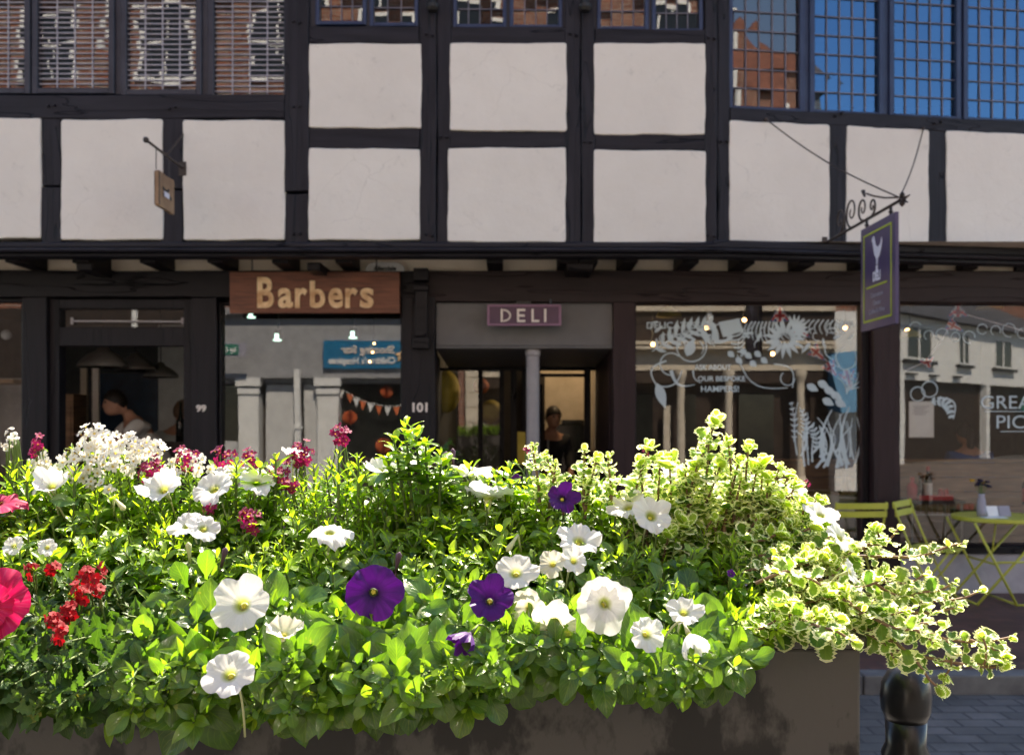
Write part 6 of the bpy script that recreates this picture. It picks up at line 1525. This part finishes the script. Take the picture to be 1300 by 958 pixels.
# poisson-like scatter
pts = []; tries = 0
while tries < 30000 and len(pts) < 820:
    tries += 1; px = rnd.uniform(-300, 1100); t0, b0 = interp(TOPL, px), interp(BOTL, px)
    py = rnd.uniform(t0, b0)
    if px < -60 and rnd.random() < .55: continue
    md = 13+9*(py-t0)/max(1,(b0-t0))
    if all((px-a)**2+((py-b)*1.15)**2 > md*md for a, b in pts[-500:]): pts.append((px, py))
for px, py in pts:
    if any((px-a_)**2+(py-b_-8)**2 < 27**2 for a_, b_ in ((308,772),(765,772),(474,756),(622,768),(292,860),(705,795),(820,808),(868,790),(360,810),(0,770),(655,732),(714,636),(826,660))): continue
    P = owner(px, py); tp = tip(px, py, rnd.uniform(-.03,.03))
    frac = (py-interp(TOPL, px))/max(1, interp(BOTL, px)-interp(TOPL, px))
    sz = (.95+.45*frac)*rnd.uniform(.85,1.2)
    if P.k == 'narrow': sz *= .9
    if P.k == 'round': sz = rnd.uniform(.9,1.35)
    k_ = P.k
    if k_ == 'petunia' and rnd.random() < .06: k_ = 'narrow'
    if P is pw1 and frac > .35: sz *= 1.1
    shoot(P, tp, k_, sz, length=rnd.uniform(.06,.11) if k_ != 'narrow' else .07)
for i in range(330):
    px = rnd.uniform(-60, 960); t0, b0 = interp(TOPL, px), interp(BOTL, px); py = t0+(b0-t0)*rnd.random()**1.1; P = owner(px, py)
    if P.k == 'round': continue
    shoot(P, tip(px, py, rnd.uniform(-.045,-.01)), rnd.choice(['petunia','petunia','narrow']) if P.k != 'toothed' else 'toothed', rnd.uniform(.5,.8), length=rnd.uniform(.03,.06), n=rnd.randint(8,12))
# back slope of the mound, so that it is a body and not a front
for i in range(120):
    px = rnd.uniform(-250, 1080); t0 = interp(TOPL, px); y = rnd.uniform(1.40, 1.50); z = ZZ(t0, 1.40)-.01-(y-1.38)*rnd.uniform(.8,1.8)
    P = owner(px, t0); shoot(P, Vector((XX(px, 1.40), y, z)), P.k, .95, out=Vector((rnd.uniform(-.3,.3), .3, .9)).normalized(), length=.08)
# leaves hanging over the front edge, large, held to the dark leaf tone to imitate shade, and single big leaves
for i in range(430):
    px = rnd.uniform(-280, 940); b0 = interp(BOTL, px); py = rnd.uniform(b0-85, b0-8); P = owner(px, py)
    if P.k == 'narrow' or P.k == 'round': P = pw2 if px > 600 else pw1
    if any((px-a_)**2+(py-b_)**2 < 42**2 for a_, b_ in ((308,775),(765,775),(474,760),(622,772),(292,862),(705,795),(820,808),(870,795),(360,812),(597,810),(0,775))): continue
    p = Vector(W(px, py, surfY(px, py)+rnd.uniform(.0,.05))); d = Vector((rnd.uniform(-.7,.7), rnd.uniform(-.8,-.2), rnd.uniform(-.9,.15))).normalized(); L_ = rnd.uniform(.018,.041)
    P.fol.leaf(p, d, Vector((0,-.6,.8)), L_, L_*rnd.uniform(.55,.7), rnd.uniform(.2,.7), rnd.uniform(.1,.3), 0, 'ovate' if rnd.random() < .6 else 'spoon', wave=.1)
for (px, py, L_, dx, dz) in ((238,745,.046,-.2,.75),(262,735,.05,.1,.9),(225,760,.045,-.9,.1),(545,805,.055,.05,-.9),(640,845,.045,.3,-.9),(430,800,.045,-.6,.3),(535,775,.045,.7,.3),(760,830,.04,-.5,-.4),(940,830,.04,.8,.0),(955,838,.035,.6,.5),(915,835,.045,-.4,-.6),(100,640,.045,-.7,.3),(380,820,.045,.6,-.2),(580,665,.04,.7,.2)):
    pw1.fol.leaf(tip(px, py, -.02), Vector((dx, -.45, dz)), Vector((0,-.8,.6)), L_*.8, L_*.5, .3, .2, .05, 'spoon', wave=.08) if px < 460 else pw2.fol.leaf(tip(px, py, -.02), Vector((dx, -.45, dz)), Vector((0,-.8,.6)), L_*.8, L_*.5, .3, .2, .05, 'spoon', wave=.08)
# loose thin stems and seed stalks that break up the surface
for i in range(420):
    px = rnd.uniform(-100, 1060); t0, b0 = interp(TOPL, px), interp(BOTL, px); py = rnd.uniform(t0-8, b0-60); P = owner(px, py); a = tip(px, py, -.005); b = a+Vector((rnd.uniform(-.03,.03), rnd.uniform(0,.02), -rnd.uniform(.03,.06)))
    P.st.tube(bez(b, (a+b)/2+Vector((rnd.uniform(-.012,.012),-.008,.01)), a, 5), [.0014,.0014,.0012,.0012,.0011,.0009], 5, cap=False)
    for j in range(rnd.randint(3,7)):
        P.fol.leaf(a, Vector((rnd.uniform(-1,1), rnd.uniform(-.8,.3), rnd.uniform(-.1,1))), Vector((0,-.3,1)), rnd.uniform(.006,.014), rnd.uniform(.0015,.004), .3, .3, rnd.uniform(.2,1), 'narrow')

# tall shoots above the outline
def tall(P, px, py, base, kind, size, n=16, length=.08, leanx=0):
    tp = Vector(W(px, py, 1.33)); rt = Vector(W(base[0], base[1], 1.34)); rt.z = SOILZ
    shoot(P, tp, kind, size, out=Vector((leanx,-.25,.95)).normalized(), root=rt, n=n, length=length, rad=.0024)
for a in ((515,538,(540,700),1.15),(500,558,(540,700),1.1),(540,560,(545,700),1.15),(528,548,(545,700),1.0),(560,575,(560,700),1.0),(492,580,(520,700),1.0),(596,590,(590,700),.9),(648,592,(640,700),.95),(630,598,(640,700),.9)):
    tall(tl1 if a[0] < 580 else pw3, a[0], a[1], a[2], 'petunia', a[3], 16, .075, rnd.uniform(-.3,.3))
for px in (35, 15, 95): tall(nw1, px, 592, (px, 700), 'narrow', 1.1)
VGT = [(676,566),(693,578),(742,572),(757,583),(772,578),(823,568),(838,580),(812,588),(850,588),(706,588),(908,536),(900,560),(925,562),(950,570),(938,585),(968,588),(990,592),(885,588),(870,598),(1002,602),(975,606),(1010,615),(1020,640),(880,606),(960,598),(1035,650),(985,640),(940,610),(915,590)]
for x, y in ((300,590),(330,590),(350,583),(430,575),(455,580)): tall(nm2 if x > 380 else pw4, x, y, (x, 700), 'petunia' if x < 380 else 'narrow', 1.1, 14)
# trailing stems on the right
def trail(P, path, dY, size, gap=.0125, tipn=8):
    pts = [Vector(W(px, py, Y)) for (px, py, Y) in path]; n = 26; Q = []
    for i in range(n+1):
        t = i/n*(len(pts)-1); k = min(len(pts)-2, int(t)); f = t-k
        p0, p1, p2, p3 = pts[max(0,k-1)], pts[k], pts[k+1], pts[min(len(pts)-1,k+2)]
        Q.append(.5*((2*p1)+(-p0+p2)*f+(2*p0-5*p1+4*p2-p3)*f*f+(-p0+3*p1-3*p2+p3)*f**3))
    P.st.tube(Q, [.0026-.0014*i/n for i in range(n+1)], 6, cap=False)
    acc = 0; j = 0; tot = sum((Q[i+1]-Q[i]).length for i in range(n)); run = 0
    for i in range(n):
        seg = (Q[i+1]-Q[i]); run += seg.length; acc += seg.length
        if acc > gap:
            acc = 0; j += 1; rem = (tot-run)/tot; ax = seg.normalized()
            for s_ in (0, 1):
                a = (j % 2)*PI/2+s_*PI+rnd.uniform(-.6,.6); e1 = ax.cross(Vector((0,0,1))).normalized(); e2 = ax.cross(e1); side = e1*math.cos(a)+e2*math.sin(a)
                L_ = size*(.010+.012*min(1,rem*3))*rnd.uniform(.6,1.3)
                if rnd.random() < .93: P.fol.leaf(Q[i+1], (ax*.45+side+Vector((0,0,.15))), Vector((0,-.35,1))-side*.2, L_, L_*rnd.uniform(.7,.98), rnd.uniform(-.2,.6), rnd.uniform(.05,.45), rnd.uniform(0,.4)+(.4 if rem < .15 else 0), 'round', wave=.3)
    ax = (Q[-1]-Q[-2]).normalized()
    tipn = rnd.randint(4,9); tsz = rnd.uniform(.8,1.5)
    for k in range(tipn):
        a = k*PI/2+(k//4)*.6; e1 = ax.cross(Vector((0,0,1))).normalized(); e2 = ax.cross(e1); side = e1*math.cos(a)+e2*math.sin(a); L_ = (.008+.0035*(k//4))*tsz*rnd.uniform(.7,1.3)
        P.fol.leaf(Q[-1]-ax*.004*(k//4), (ax*(1.0-.3*(k//4))+side*rnd.uniform(.4,1.2)+Vector((rnd.uniform(-.3,.3),0,rnd.uniform(-.3,.3)))), ax, L_*size, L_*size*.85, -.2, .2, .9, 'round')
TR = [
 [(1040,705,1.26),(1110,706,1.24),(1165,706,1.23),(1205,693,1.22),(1222,690,1.22)],
 [(1060,745,1.22),(1120,765,1.2),(1170,752,1.19),(1195,748,1.19),(1212,738,1.18)],
 [(1080,770,1.2),(1150,762,1.2),(1200,762,1.2),(1225,758,1.2),(1243,750,1.2)],
 [(1040,780,1.2),(1120,790,1.18),(1190,808,1.16),(1240,815,1.16),(1285,808,1.16)],
 [(1060,800,1.18),(1150,828,1.15),(1200,838,1.14),(1245,845,1.14),(1252,825,1.13),(1248,810,1.13)],
 [(1240,843,1.14),(1262,846,1.14),(1276,832,1.13)],
 [(1230,812,1.16),(1258,822,1.15),(1270,836,1.14)],
 [(1040,740,1.22),(1090,730,1.2),(1130,752,1.19),(1160,760,1.18)],
 [(1040,790,1.17),(1090,800,1.14),(1120,815,1.12),(1135,835,1.11)],
 [(1050,770,1.16),(1110,775,1.14),(1150,790,1.13),(1190,790,1.13)],
 [(1080,790,1.16),(1130,812,1.13),(1160,835,1.12),(1180,862,1.11),(1192,872,1.11)],
 [(1100,790,1.15),(1160,800,1.14),(1200,812,1.13),(1208,840,1.12),(1200,858,1.12)],
 [(1030,760,1.18),(1080,765,1.15),(1120,780,1.13),(1150,775,1.12)],
 [(1000,780,1.12),(1040,795,1.08),(1060,800,1.06),(1085,815,1.05)],
 [(1020,700,1.24),(1080,690,1.22),(1120,690,1.21),(1140,672,1.21)],
 [(960,740,1.15),(1000,725,1.12),(1030,735,1.1),(1045,745,1.1)],
 [(1020,730,1.2),(1080,745,1.16),(1110,740,1.14),(1125,728,1.14)],
 [(1090,700,1.22),(1115,685,1.21),(1112,672,1.21)],
 [(1070,760,1.14),(1130,795,1.11),(1165,800,1.1),(1185,815,1.1)],
 [(1100,735,1.2),(1150,740,1.2),(1175,728,1.2)],
 [(1120,770,1.18),(1175,778,1.17),(1215,770,1.17)],
]
for (x, y) in VGT:
    x0_ = x-rnd.uniform(-10,45) if x > 800 else x+rnd.uniform(-15,25); h_ = rnd.uniform(90,130) if x > 800 else 75
    big = .85 if x < 800 else rnd.uniform(1.05,1.4)
    trail(vg1, [(x0_, y+h_, 1.30), (x0_+(x-x0_)*.25, y+h_*.6, 1.31), (x-(x-x0_)*.3, y+h_*.25, 1.30), (x, y, 1.29)], 0, big, gap=.0105 if x > 800 else .007)
for i in range(20):
    x = rnd.uniform(835,1060); y = interp(TOPL, x)+rnd.uniform(8,85); x0_ = x-rnd.uniform(0,60); Yq = surfY(x, y)
    trail(vg1, [(x0_, y+90, Yq+.01), (x0_+(x-x0_)*.3, y+50, Yq), (x-(x-x0_)*.25, y+18, Yq-.01), (x, y, Yq-.02)], 0, rnd.uniform(1.0,1.45), gap=.010)
for tr in TR: trail(vg2, tr, 0, rnd.uniform(.9,1.15))
for i in range(26):
    px = rnd.uniform(960,1070); py = rnd.uniform(interp(TOPL,px)+5, 800); dx = rnd.uniform(20,60)
    trail(vg2 if px > 1000 or py > 700 else vg1, [(px-dx,py+20,surfY(px,py)+.03),(px-dx*.4,py+4,surfY(px,py)),(px,py,surfY(px,py)-.015),(px+18,py-10,surfY(px,py)-.02)], 0, rnd.uniform(.8,1.15), gap=.009)

# ------------------------------------------------------------------ blooms
fseed = [100]
def bloom(P, px, py, R, mat, nrm=(0,-.85,.5), dY=-.035, throat=True, **k):
    fseed[0] += 1; p = tip(px, py, dY-.018); r = R/F*p.y; nv_ = Vector(nrm); kk = dict(seed=fseed[0], roll=rnd.random()*6, ruffle=.13, notch=.2, flat=.18); kk.update(k)
    m = MB(); flower(m, p, nv_, r, **kk); o = build_uv(m, 'flower', M[mat], P.t)
    n_ = nv_.normalized()
    if throat:
        m = MB()
        for j in range(5):
            a = j*2*PI/5; e1 = n_.cross(Vector((0,0,1))).normalized(); e2 = n_.cross(e1); q = p+(e1*math.cos(a)+e2*math.sin(a))*r*.05-n_*r*.12
            m.tube([p-n_*r*.5, q], [.0006,.0008], 4); m.ball(q, .0016, n=6, k=4)
        m.build('stamens', M['anther'], o)
    # calyx tube and stalk
    m = MB(); b = p-n_*r*.85; m.tube([p-n_*r*.15, p-n_*r*.5, b], [r*.17, r*.10, r*.06], 8); m.tube(bez(b, b-n_*.02+Vector((0,0,-.01)), b-n_*.03+Vector((rnd.uniform(-.01,.01),.01,-.05)), 5), .0013, 5)
    m.build('flower_stalk', M['budw'] if mat in ('petW','petC') else M['stem'], o, smooth=True)
    return o
W_ = 'petW'
bloom(pw2, 765, 768, 39, W_, (0,-.97,.22), -.05, n_l=8, notch=.10, ruffle=.06, roll=.2); bloom(pw2, 768, 766, 27, W_, (.02,-.97,.2), -.052, n_l=5, notch=.18, ruffle=.12, throat=False, roll=1.1)
bloom(pw2, 820, 805, 25, W_, (.3,-.85,.3), -.05, notch=.22, ruffle=.2, n_l=6); bloom(pw2, 868, 778, 23, W_, (.1,-.7,.7), -.05, notch=.2, ruffle=.2); bloom(pw2, 875, 806, 21, W_, (.25,-.5,-.65), -.05, notch=.2, ruffle=.3, back=-.9)
bloom(pw2, 655, 728, 27, W_, (-.1,-.8,.55), -.04, ruffle=.12); bloom(pw2, 705, 790, 34, 'petC', (-.2,-.75,-.2), -.02, ruffle=.15); bloom(pw2, 672, 770, 26, 'petC', (-.4,-.7,.1), -.01)
bloom(pw3, 735, 688, 29, W_, (.1,-.6,.75), -.03, ruffle=.22); bloom(pw3, 702, 716, 20, 'petC', (-.4,-.7,.4), -.03, ruffle=.2); bloom(pw3, 728, 712, 20, W_, (.2,-.8,.5), -.035, ruffle=.2)
bloom(pw2, 826, 656, 29, W_, (.15,-.7,.6), -.03, notch=.16, n_l=6); bloom(pw2, 798, 645, 25, W_, (-.3,-.4,.8), -.02, ruffle=.22); bloom(pw3, 620, 632, 32, W_, (.05,.35,.85), -.0, ruffle=.15); bloom(pw3, 600, 598, 27, W_, (.1,-.1,1), -.02, ruffle=.12, back=.2)
bloom(pw1, 308, 768, 40, W_, (-.1,-.85,.45), -.045, ruffle=.08, notch=.2); bloom(pw1, 360, 806, 24, 'petC', (.1,-.35,.9), -.04, ruffle=.25, back=-.5); bloom(pw1, 292, 857, 33, W_, (-.1,-.75,.55), -.045, ruffle=.10)
bloom(pw1, 418, 677, 30, W_, (.1,-.3,.9), -.03, ruffle=.2, back=.3); bloom(pw1, 238, 668, 24, W_, (-.2,-.5,.6), -.02); bloom(pw1,258,672,20,W_,(.3,-.6,.5),-.02)
bloom(pw4, 208, 622, 27, W_, (-.1,-.7,.6), -.03, ruffle=.25, back=-.35); bloom(pw4, 272, 622, 29, W_, (-.2,-.6,.7), -.03); bloom(pw4, 325, 613, 27, W_, (.2,-.5,.8), -.03, ruffle=.15); bloom(pw4, 293, 601, 22, W_, (0,-.3,.9), -.01); bloom(pw4, 375, 578, 20, W_, (.2,-.2,.9), .0)
bloom(pw5, 66, 618, 22, W_, (.1,-.6,.6), -.02, ruffle=.15, back=-.5); bloom(pw5, 50, 618, 13, W_, (-.6,-.5,.5), -.02); bloom(pw5, 18, 693, 14, W_, (0,-.7,.5), -.03); bloom(pw5, 60, 695, 13, W_, (.2,-.7,.5), -.03)
bloom(pw4, 483, 598, 22, W_, (0,-.4,.85), -.01, ruffle=.2, back=-.3); bloom(pw6, 1042, 655, 24, W_, (.2,-.4,.8), -.02, ruffle=.12); bloom(pw6, 1066, 684, 24, W_, (.5,-.5,.6), -.03); bloom(pw6, 1078, 726, 18, W_, (.6,-.5,.3), -.05); bloom(pw6, 855, 600, 17, W_, (0,-.4,.8), 0); bloom(pw6, 1010, 625, 14, W_, (0,-.4,.8), 0)
V_ = 'petP'
bloom(pp1, 474, 751, 35, V_, (.12,-.93,.22), -.05, ruffle=.13, notch=.10, roll=.3); bloom(pp2, 622, 762, 32, V_, (.05,-.75,.45), -.05, ruffle=.16, notch=.2, flat=.25); bloom(pp3, 714, 633, 21, V_, (.15,-.85,.45), -.04, ruffle=.18, notch=.25)
bloom(pp2, 597, 805, 20, V_, (-.5,-.5,-.5), -.04, ruffle=.3, back=-.8, notch=.4); bloom(pp3, 655, 607, 7, V_, (0,-.8,.5), -.02, throat=False); bloom(pp3, 928, 728, 6, V_, (0,-.8,.5), -.03, throat=False)
K_ = 'petK'
bloom(pk1, -4, 768, 46, K_, (.12,-.9,.3), -.06, ruffle=.22, notch=.12); bloom(pk1, -10, 770, 30, K_, (.2,-.9,.3), -.068, ruffle=.3, notch=.2, throat=False); bloom(pk1, -4, 640, 32, K_, (.1,-.35,.9), -.03, ruffle=.15, back=.2); bloom(pk1, -130, 700, 40, K_, (0,-.8,.4), -.04); bloom(pk1, -220, 800, 42, K_, (0,-.8,.3), -.04)
bloom(pw5, -140, 620, 26, W_, (0,-.6,.6), -.02); bloom(pw5, -200, 690, 30, W_, (0,-.8,.5), -.03)
# closed buds of the petunias
for (px, py, mt, dx, dz, P) in ((563,583,'bud',.35,.85,tl1),(547,595,'bud',.5,.6,tl1),(528,600,'bud',.5,.5,tl1),(705,600,'bud',.1,.9,pp3),(284,706,'bud',.3,.9,pw1),(505,712,'bud',.2,.9,pp1),(575,580,'bud',0,1,tl1),(152,640,'budw',.5,-.4,pw5),(770,600,'budw',.4,-.6,pw6),(650,690,'budw',-.3,-.4,pw2),(240,700,'budw',0,1,pw1),(885,620,'budw',-.4,.5,pw6)):
    a = tip(px, py, -.03); d = Vector((dx,-.3,dz)).normalized(); m = MB(); L_ = .026; m.tube([a-d*L_*.6, a-d*L_*.2, a+d*L_*.1, a+d*L_*.35, a+d*L_*.5], [.0018,.0022,.0034,.0042,.001], 8); m.tube([a-d*L_*.6, a-d*L_*.9+Vector((0,.01,-.03))], .0013, 5); m.build('bud', M[mt], P.t, smooth=True)

def cluster(P, px, py, R, n, fr, mat, dome=.7, nl=5, notch=.5, dY=-.03, name='flower_cluster', squash=1.0, flat=.1):
    c = tip(px, py, dY); Rw = R/F*c.y; m = MB()
    for i in range(n):
        f = math.sqrt((i+.5)/n); a = i*2.399+rnd.uniform(-.3,.3); d = Vector((math.cos(a)*f, -math.sqrt(max(.0,1-f*f))*.6-.2, math.sin(a)*f*squash+.25))
        p = c+Vector((math.cos(a)*f*Rw, -math.sqrt(max(0,1-f*f))*Rw*dome+rnd.uniform(-.004,.004), math.sin(a)*f*Rw*squash+rnd.uniform(-.003,.003)))
        flower(m, p, d+Vector((rnd.uniform(-.35,.35),rnd.uniform(-.2,.2),rnd.uniform(-.3,.3))), fr*rnd.uniform(.8,1.15), n_l=nl, notch=notch, depth=.5, ruffle=.12, seed=rnd.randint(0,9999), flat=flat, na=nl*5, nr=9, roll=rnd.random()*6)
    o = build_uv(m, name, M[mat], P.t)
    for j in range(max(2, n//6)):
        q = c+Vector((rnd.uniform(-.5,.5)*Rw, 0, rnd.uniform(-.4,.3)*Rw)); P.st.tube(bez(q+Vector((rnd.uniform(-.015,.015),.01,-.06)), q+Vector((0,.005,-.03)), q, 4), .0011, 5, cap=False)
    return o
for (px, py, R, n) in ((90,585,26,18),(120,556,22,20),(140,560,18,12),(150,578,22,14),(170,565,20,15),(188,572,18,12),(200,584,22,15),(112,590,20,12),(65,583,20,14),(52,590,12,8),(165,588,18,11),(240,577,18,12),(252,590,16,9),(290,606,13,6),(130,574,20,12),(110,567,16,10),(115,608,12,4),(135,618,10,4),(212,600,14,7)):
    cluster(nw1, px+rnd.uniform(-5,5), py+rnd.uniform(-3,8), R*1.2, int(n*.8), .0088, 'petN', notch=.5, dY=rnd.uniform(-.04,.01), squash=.65)
for (px, py, R, n, P) in ((190,600,15,10,nm1),(196,592,12,7,nm1),(238,580,16,11,nm1),(286,579,15,10,nm1),(318,583,13,8,nm1),(316,656,13,10,nm1),(317,668,11,7,nm1),(50,562,9,5,nm1),(45,572,7,4,nm1),(267,645,9,5,nm1),
                          (356,595,15,11,nm2),(350,607,13,8,nm2),(362,613,10,6,nm2),(385,575,15,12,nm2),(378,583,12,7,nm2),(431,551,12,9,nm2),(438,556,9,5,nm2),(372,617,8,4,nm2)):
    cluster(P, px, py, R, n, .0068, 'petM', nl=5, notch=.5, dY=-.03)
for (px, py, R, n) in ((112,735,16,12),(102,752,13,9),(88,775,12,8),(70,786,11,7),(42,722,9,5),(66,722,7,4),(132,722,6,3),(78,803,9,5),(124,750,7,4),(-60,760,20,14),(-150,790,20,14)):
    cluster(vb1, px, py, R, n, .0066, 'petR', nl=5, notch=.3, dY=-.045)
for (px, py, R, n, mt, P) in ((15,549,7,9,'petN',al1),(16,560,8,8,'petN',al1),(8,567,6,6,'petN',al1),(22,558,5,5,'petN',al1),(668,572,5,4,'petM',pp3),(820,574,5,4,'petM',pp3),(1024,612,4,3,'petM',pw6)):
    cluster(P, px, py, R, n, .0038, mt, nl=5, notch=.3, dY=.0)
for px in (12, 18, 22): al1.st.tube(bez(Vector(W(px-4,640,1.35)), Vector(W(px,600,1.34)), Vector(W(px,558,1.33))), .0013, 5)
# green verbena seed heads
for (px, py) in ((112,706),(90,760),(50,790),(45,725),(120,690),(350,720),(300,720),(595,740),(690,735)):
    a = tip(px, py, -.05)
    for j in range(22): owner(px,py).fol.leaf(a, Vector((rnd.uniform(-1,1), rnd.uniform(-1,.2), rnd.uniform(-.2,1))), Vector((0,0,1)), .009, .0022, .1, .2, .7, 'narrow')
for P in PS: P.done()

# ------------------------------------------------------------------ blurred shrub in a pot outside the deli door
YS = 6.3; SX = XX(560, YS)
SH = thing('potted_shrub', 'blurred green shrub in a pot in front of the deli entrance', 'shrub', (SX, YS, 0))
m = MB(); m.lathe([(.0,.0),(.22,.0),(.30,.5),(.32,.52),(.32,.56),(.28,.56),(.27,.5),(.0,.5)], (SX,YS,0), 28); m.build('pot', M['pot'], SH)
fo = Fol()
for i in range(1500):
    a = rnd.random()*2*PI; q = rnd.random()**.5; z = .55+rnd.random()*.78; w_ = (.46 if z > .8 else .3)*q; x = math.cos(a)*w_*1.15; y = math.sin(a)*w_*.7
    if z > 1.12+.16*math.sin(x*11+1)+.05*math.sin(x*31): continue
    fo.leaf((SX+x, YS+y, z), Vector((math.cos(a), math.sin(a)-.2, rnd.uniform(-.1,1))), Vector((0,0,1)), rnd.uniform(.05,.09), rnd.uniform(.025,.045), .4, .3, rnd.random()*.25, 'ovate')
fo.build('foliage', M['leafD'], SH)
m = MB()
for i in range(14): a = i*.45; m.tube([(SX,YS,.5),(SX+math.cos(a)*.2,YS+math.sin(a)*.15,.85),(SX+math.cos(a)*.38,YS+math.sin(a)*.25,1.15)], [.012,.008,.004], 6)
m.build('stems', M['stemR'], SH)
EXPOSURE=1.9
# ------------------------------------------------------------------ camera, light, world
cam = bpy.data.cameras.new('camera'); co = bpy.data.objects.new('camera', cam); COL.objects.link(co); sc.camera = co
co.location = (0, 0, EYE); co.rotation_euler = (PI/2, 0, 0)
cam.sensor_width = 36; cam.lens = F*36/1300; cam.shift_y = (CY-479)/1300; cam.shift_x = (650-CX)/1300
cam.clip_end = 500; cam.clip_start = .05
cam.dof.use_dof = True; cam.dof.focus_distance = 1.16; cam.dof.aperture_fstop = 9.0; cam.dof.aperture_blades = 7
w = bpy.data.worlds.new('World'); sc.world = w; w.use_nodes = True; nt = w.node_tree
bg = nt.nodes['Background']; sky = nt.nodes.new('ShaderNodeTexSky'); sky.sky_type = 'NISHITA'; sky.sun_disc = False
SUN_EL = math.radians(53); sun_dir = Vector((.30, 1, 0)).normalized()*math.cos(SUN_EL)+Vector((0,0,math.sin(SUN_EL)))
az = math.atan2(sun_dir.x, sun_dir.y)
sky.sun_elevation = SUN_EL; sky.sun_rotation = az; sky.air_density = 1.0; sky.dust_density = .0; sky.ozone_density = 3.0
nt.links.new(sky.outputs[0], bg.inputs[0]); bg.inputs[1].default_value = .11
s = bpy.data.lights.new('sun', 'SUN'); s.energy = 5.0; s.angle = math.radians(.5); s.color = (1, .955, .88)
so = bpy.data.objects.new('sun', s); COL.objects.link(so); so.rotation_euler = sun_dir.to_track_quat('Z', 'Y').to_euler(); so.location = (0,0,30)
sc.view_settings.view_transform = 'Standard'; sc.view_settings.look = 'None'; sc.view_settings.gamma = 1; sc.view_settings.exposure = EXPOSURE
sc.view_settings.use_white_balance = True; sc.view_settings.white_balance_temperature = 7600; sc.view_settings.white_balance_tint = 12
sc.cycles.max_bounces = 10; sc.cycles.diffuse_bounces = 4; sc.cycles.glossy_bounces = 4; sc.cycles.transparent_max_bounces = 12; sc.cycles.transmission_bounces = 4
sc.cycles.use_denoising = True
sc.cycles.sample_clamp_indirect = 8
for o in list(bpy.data.objects):
    if '_o' in o: del o['_o']
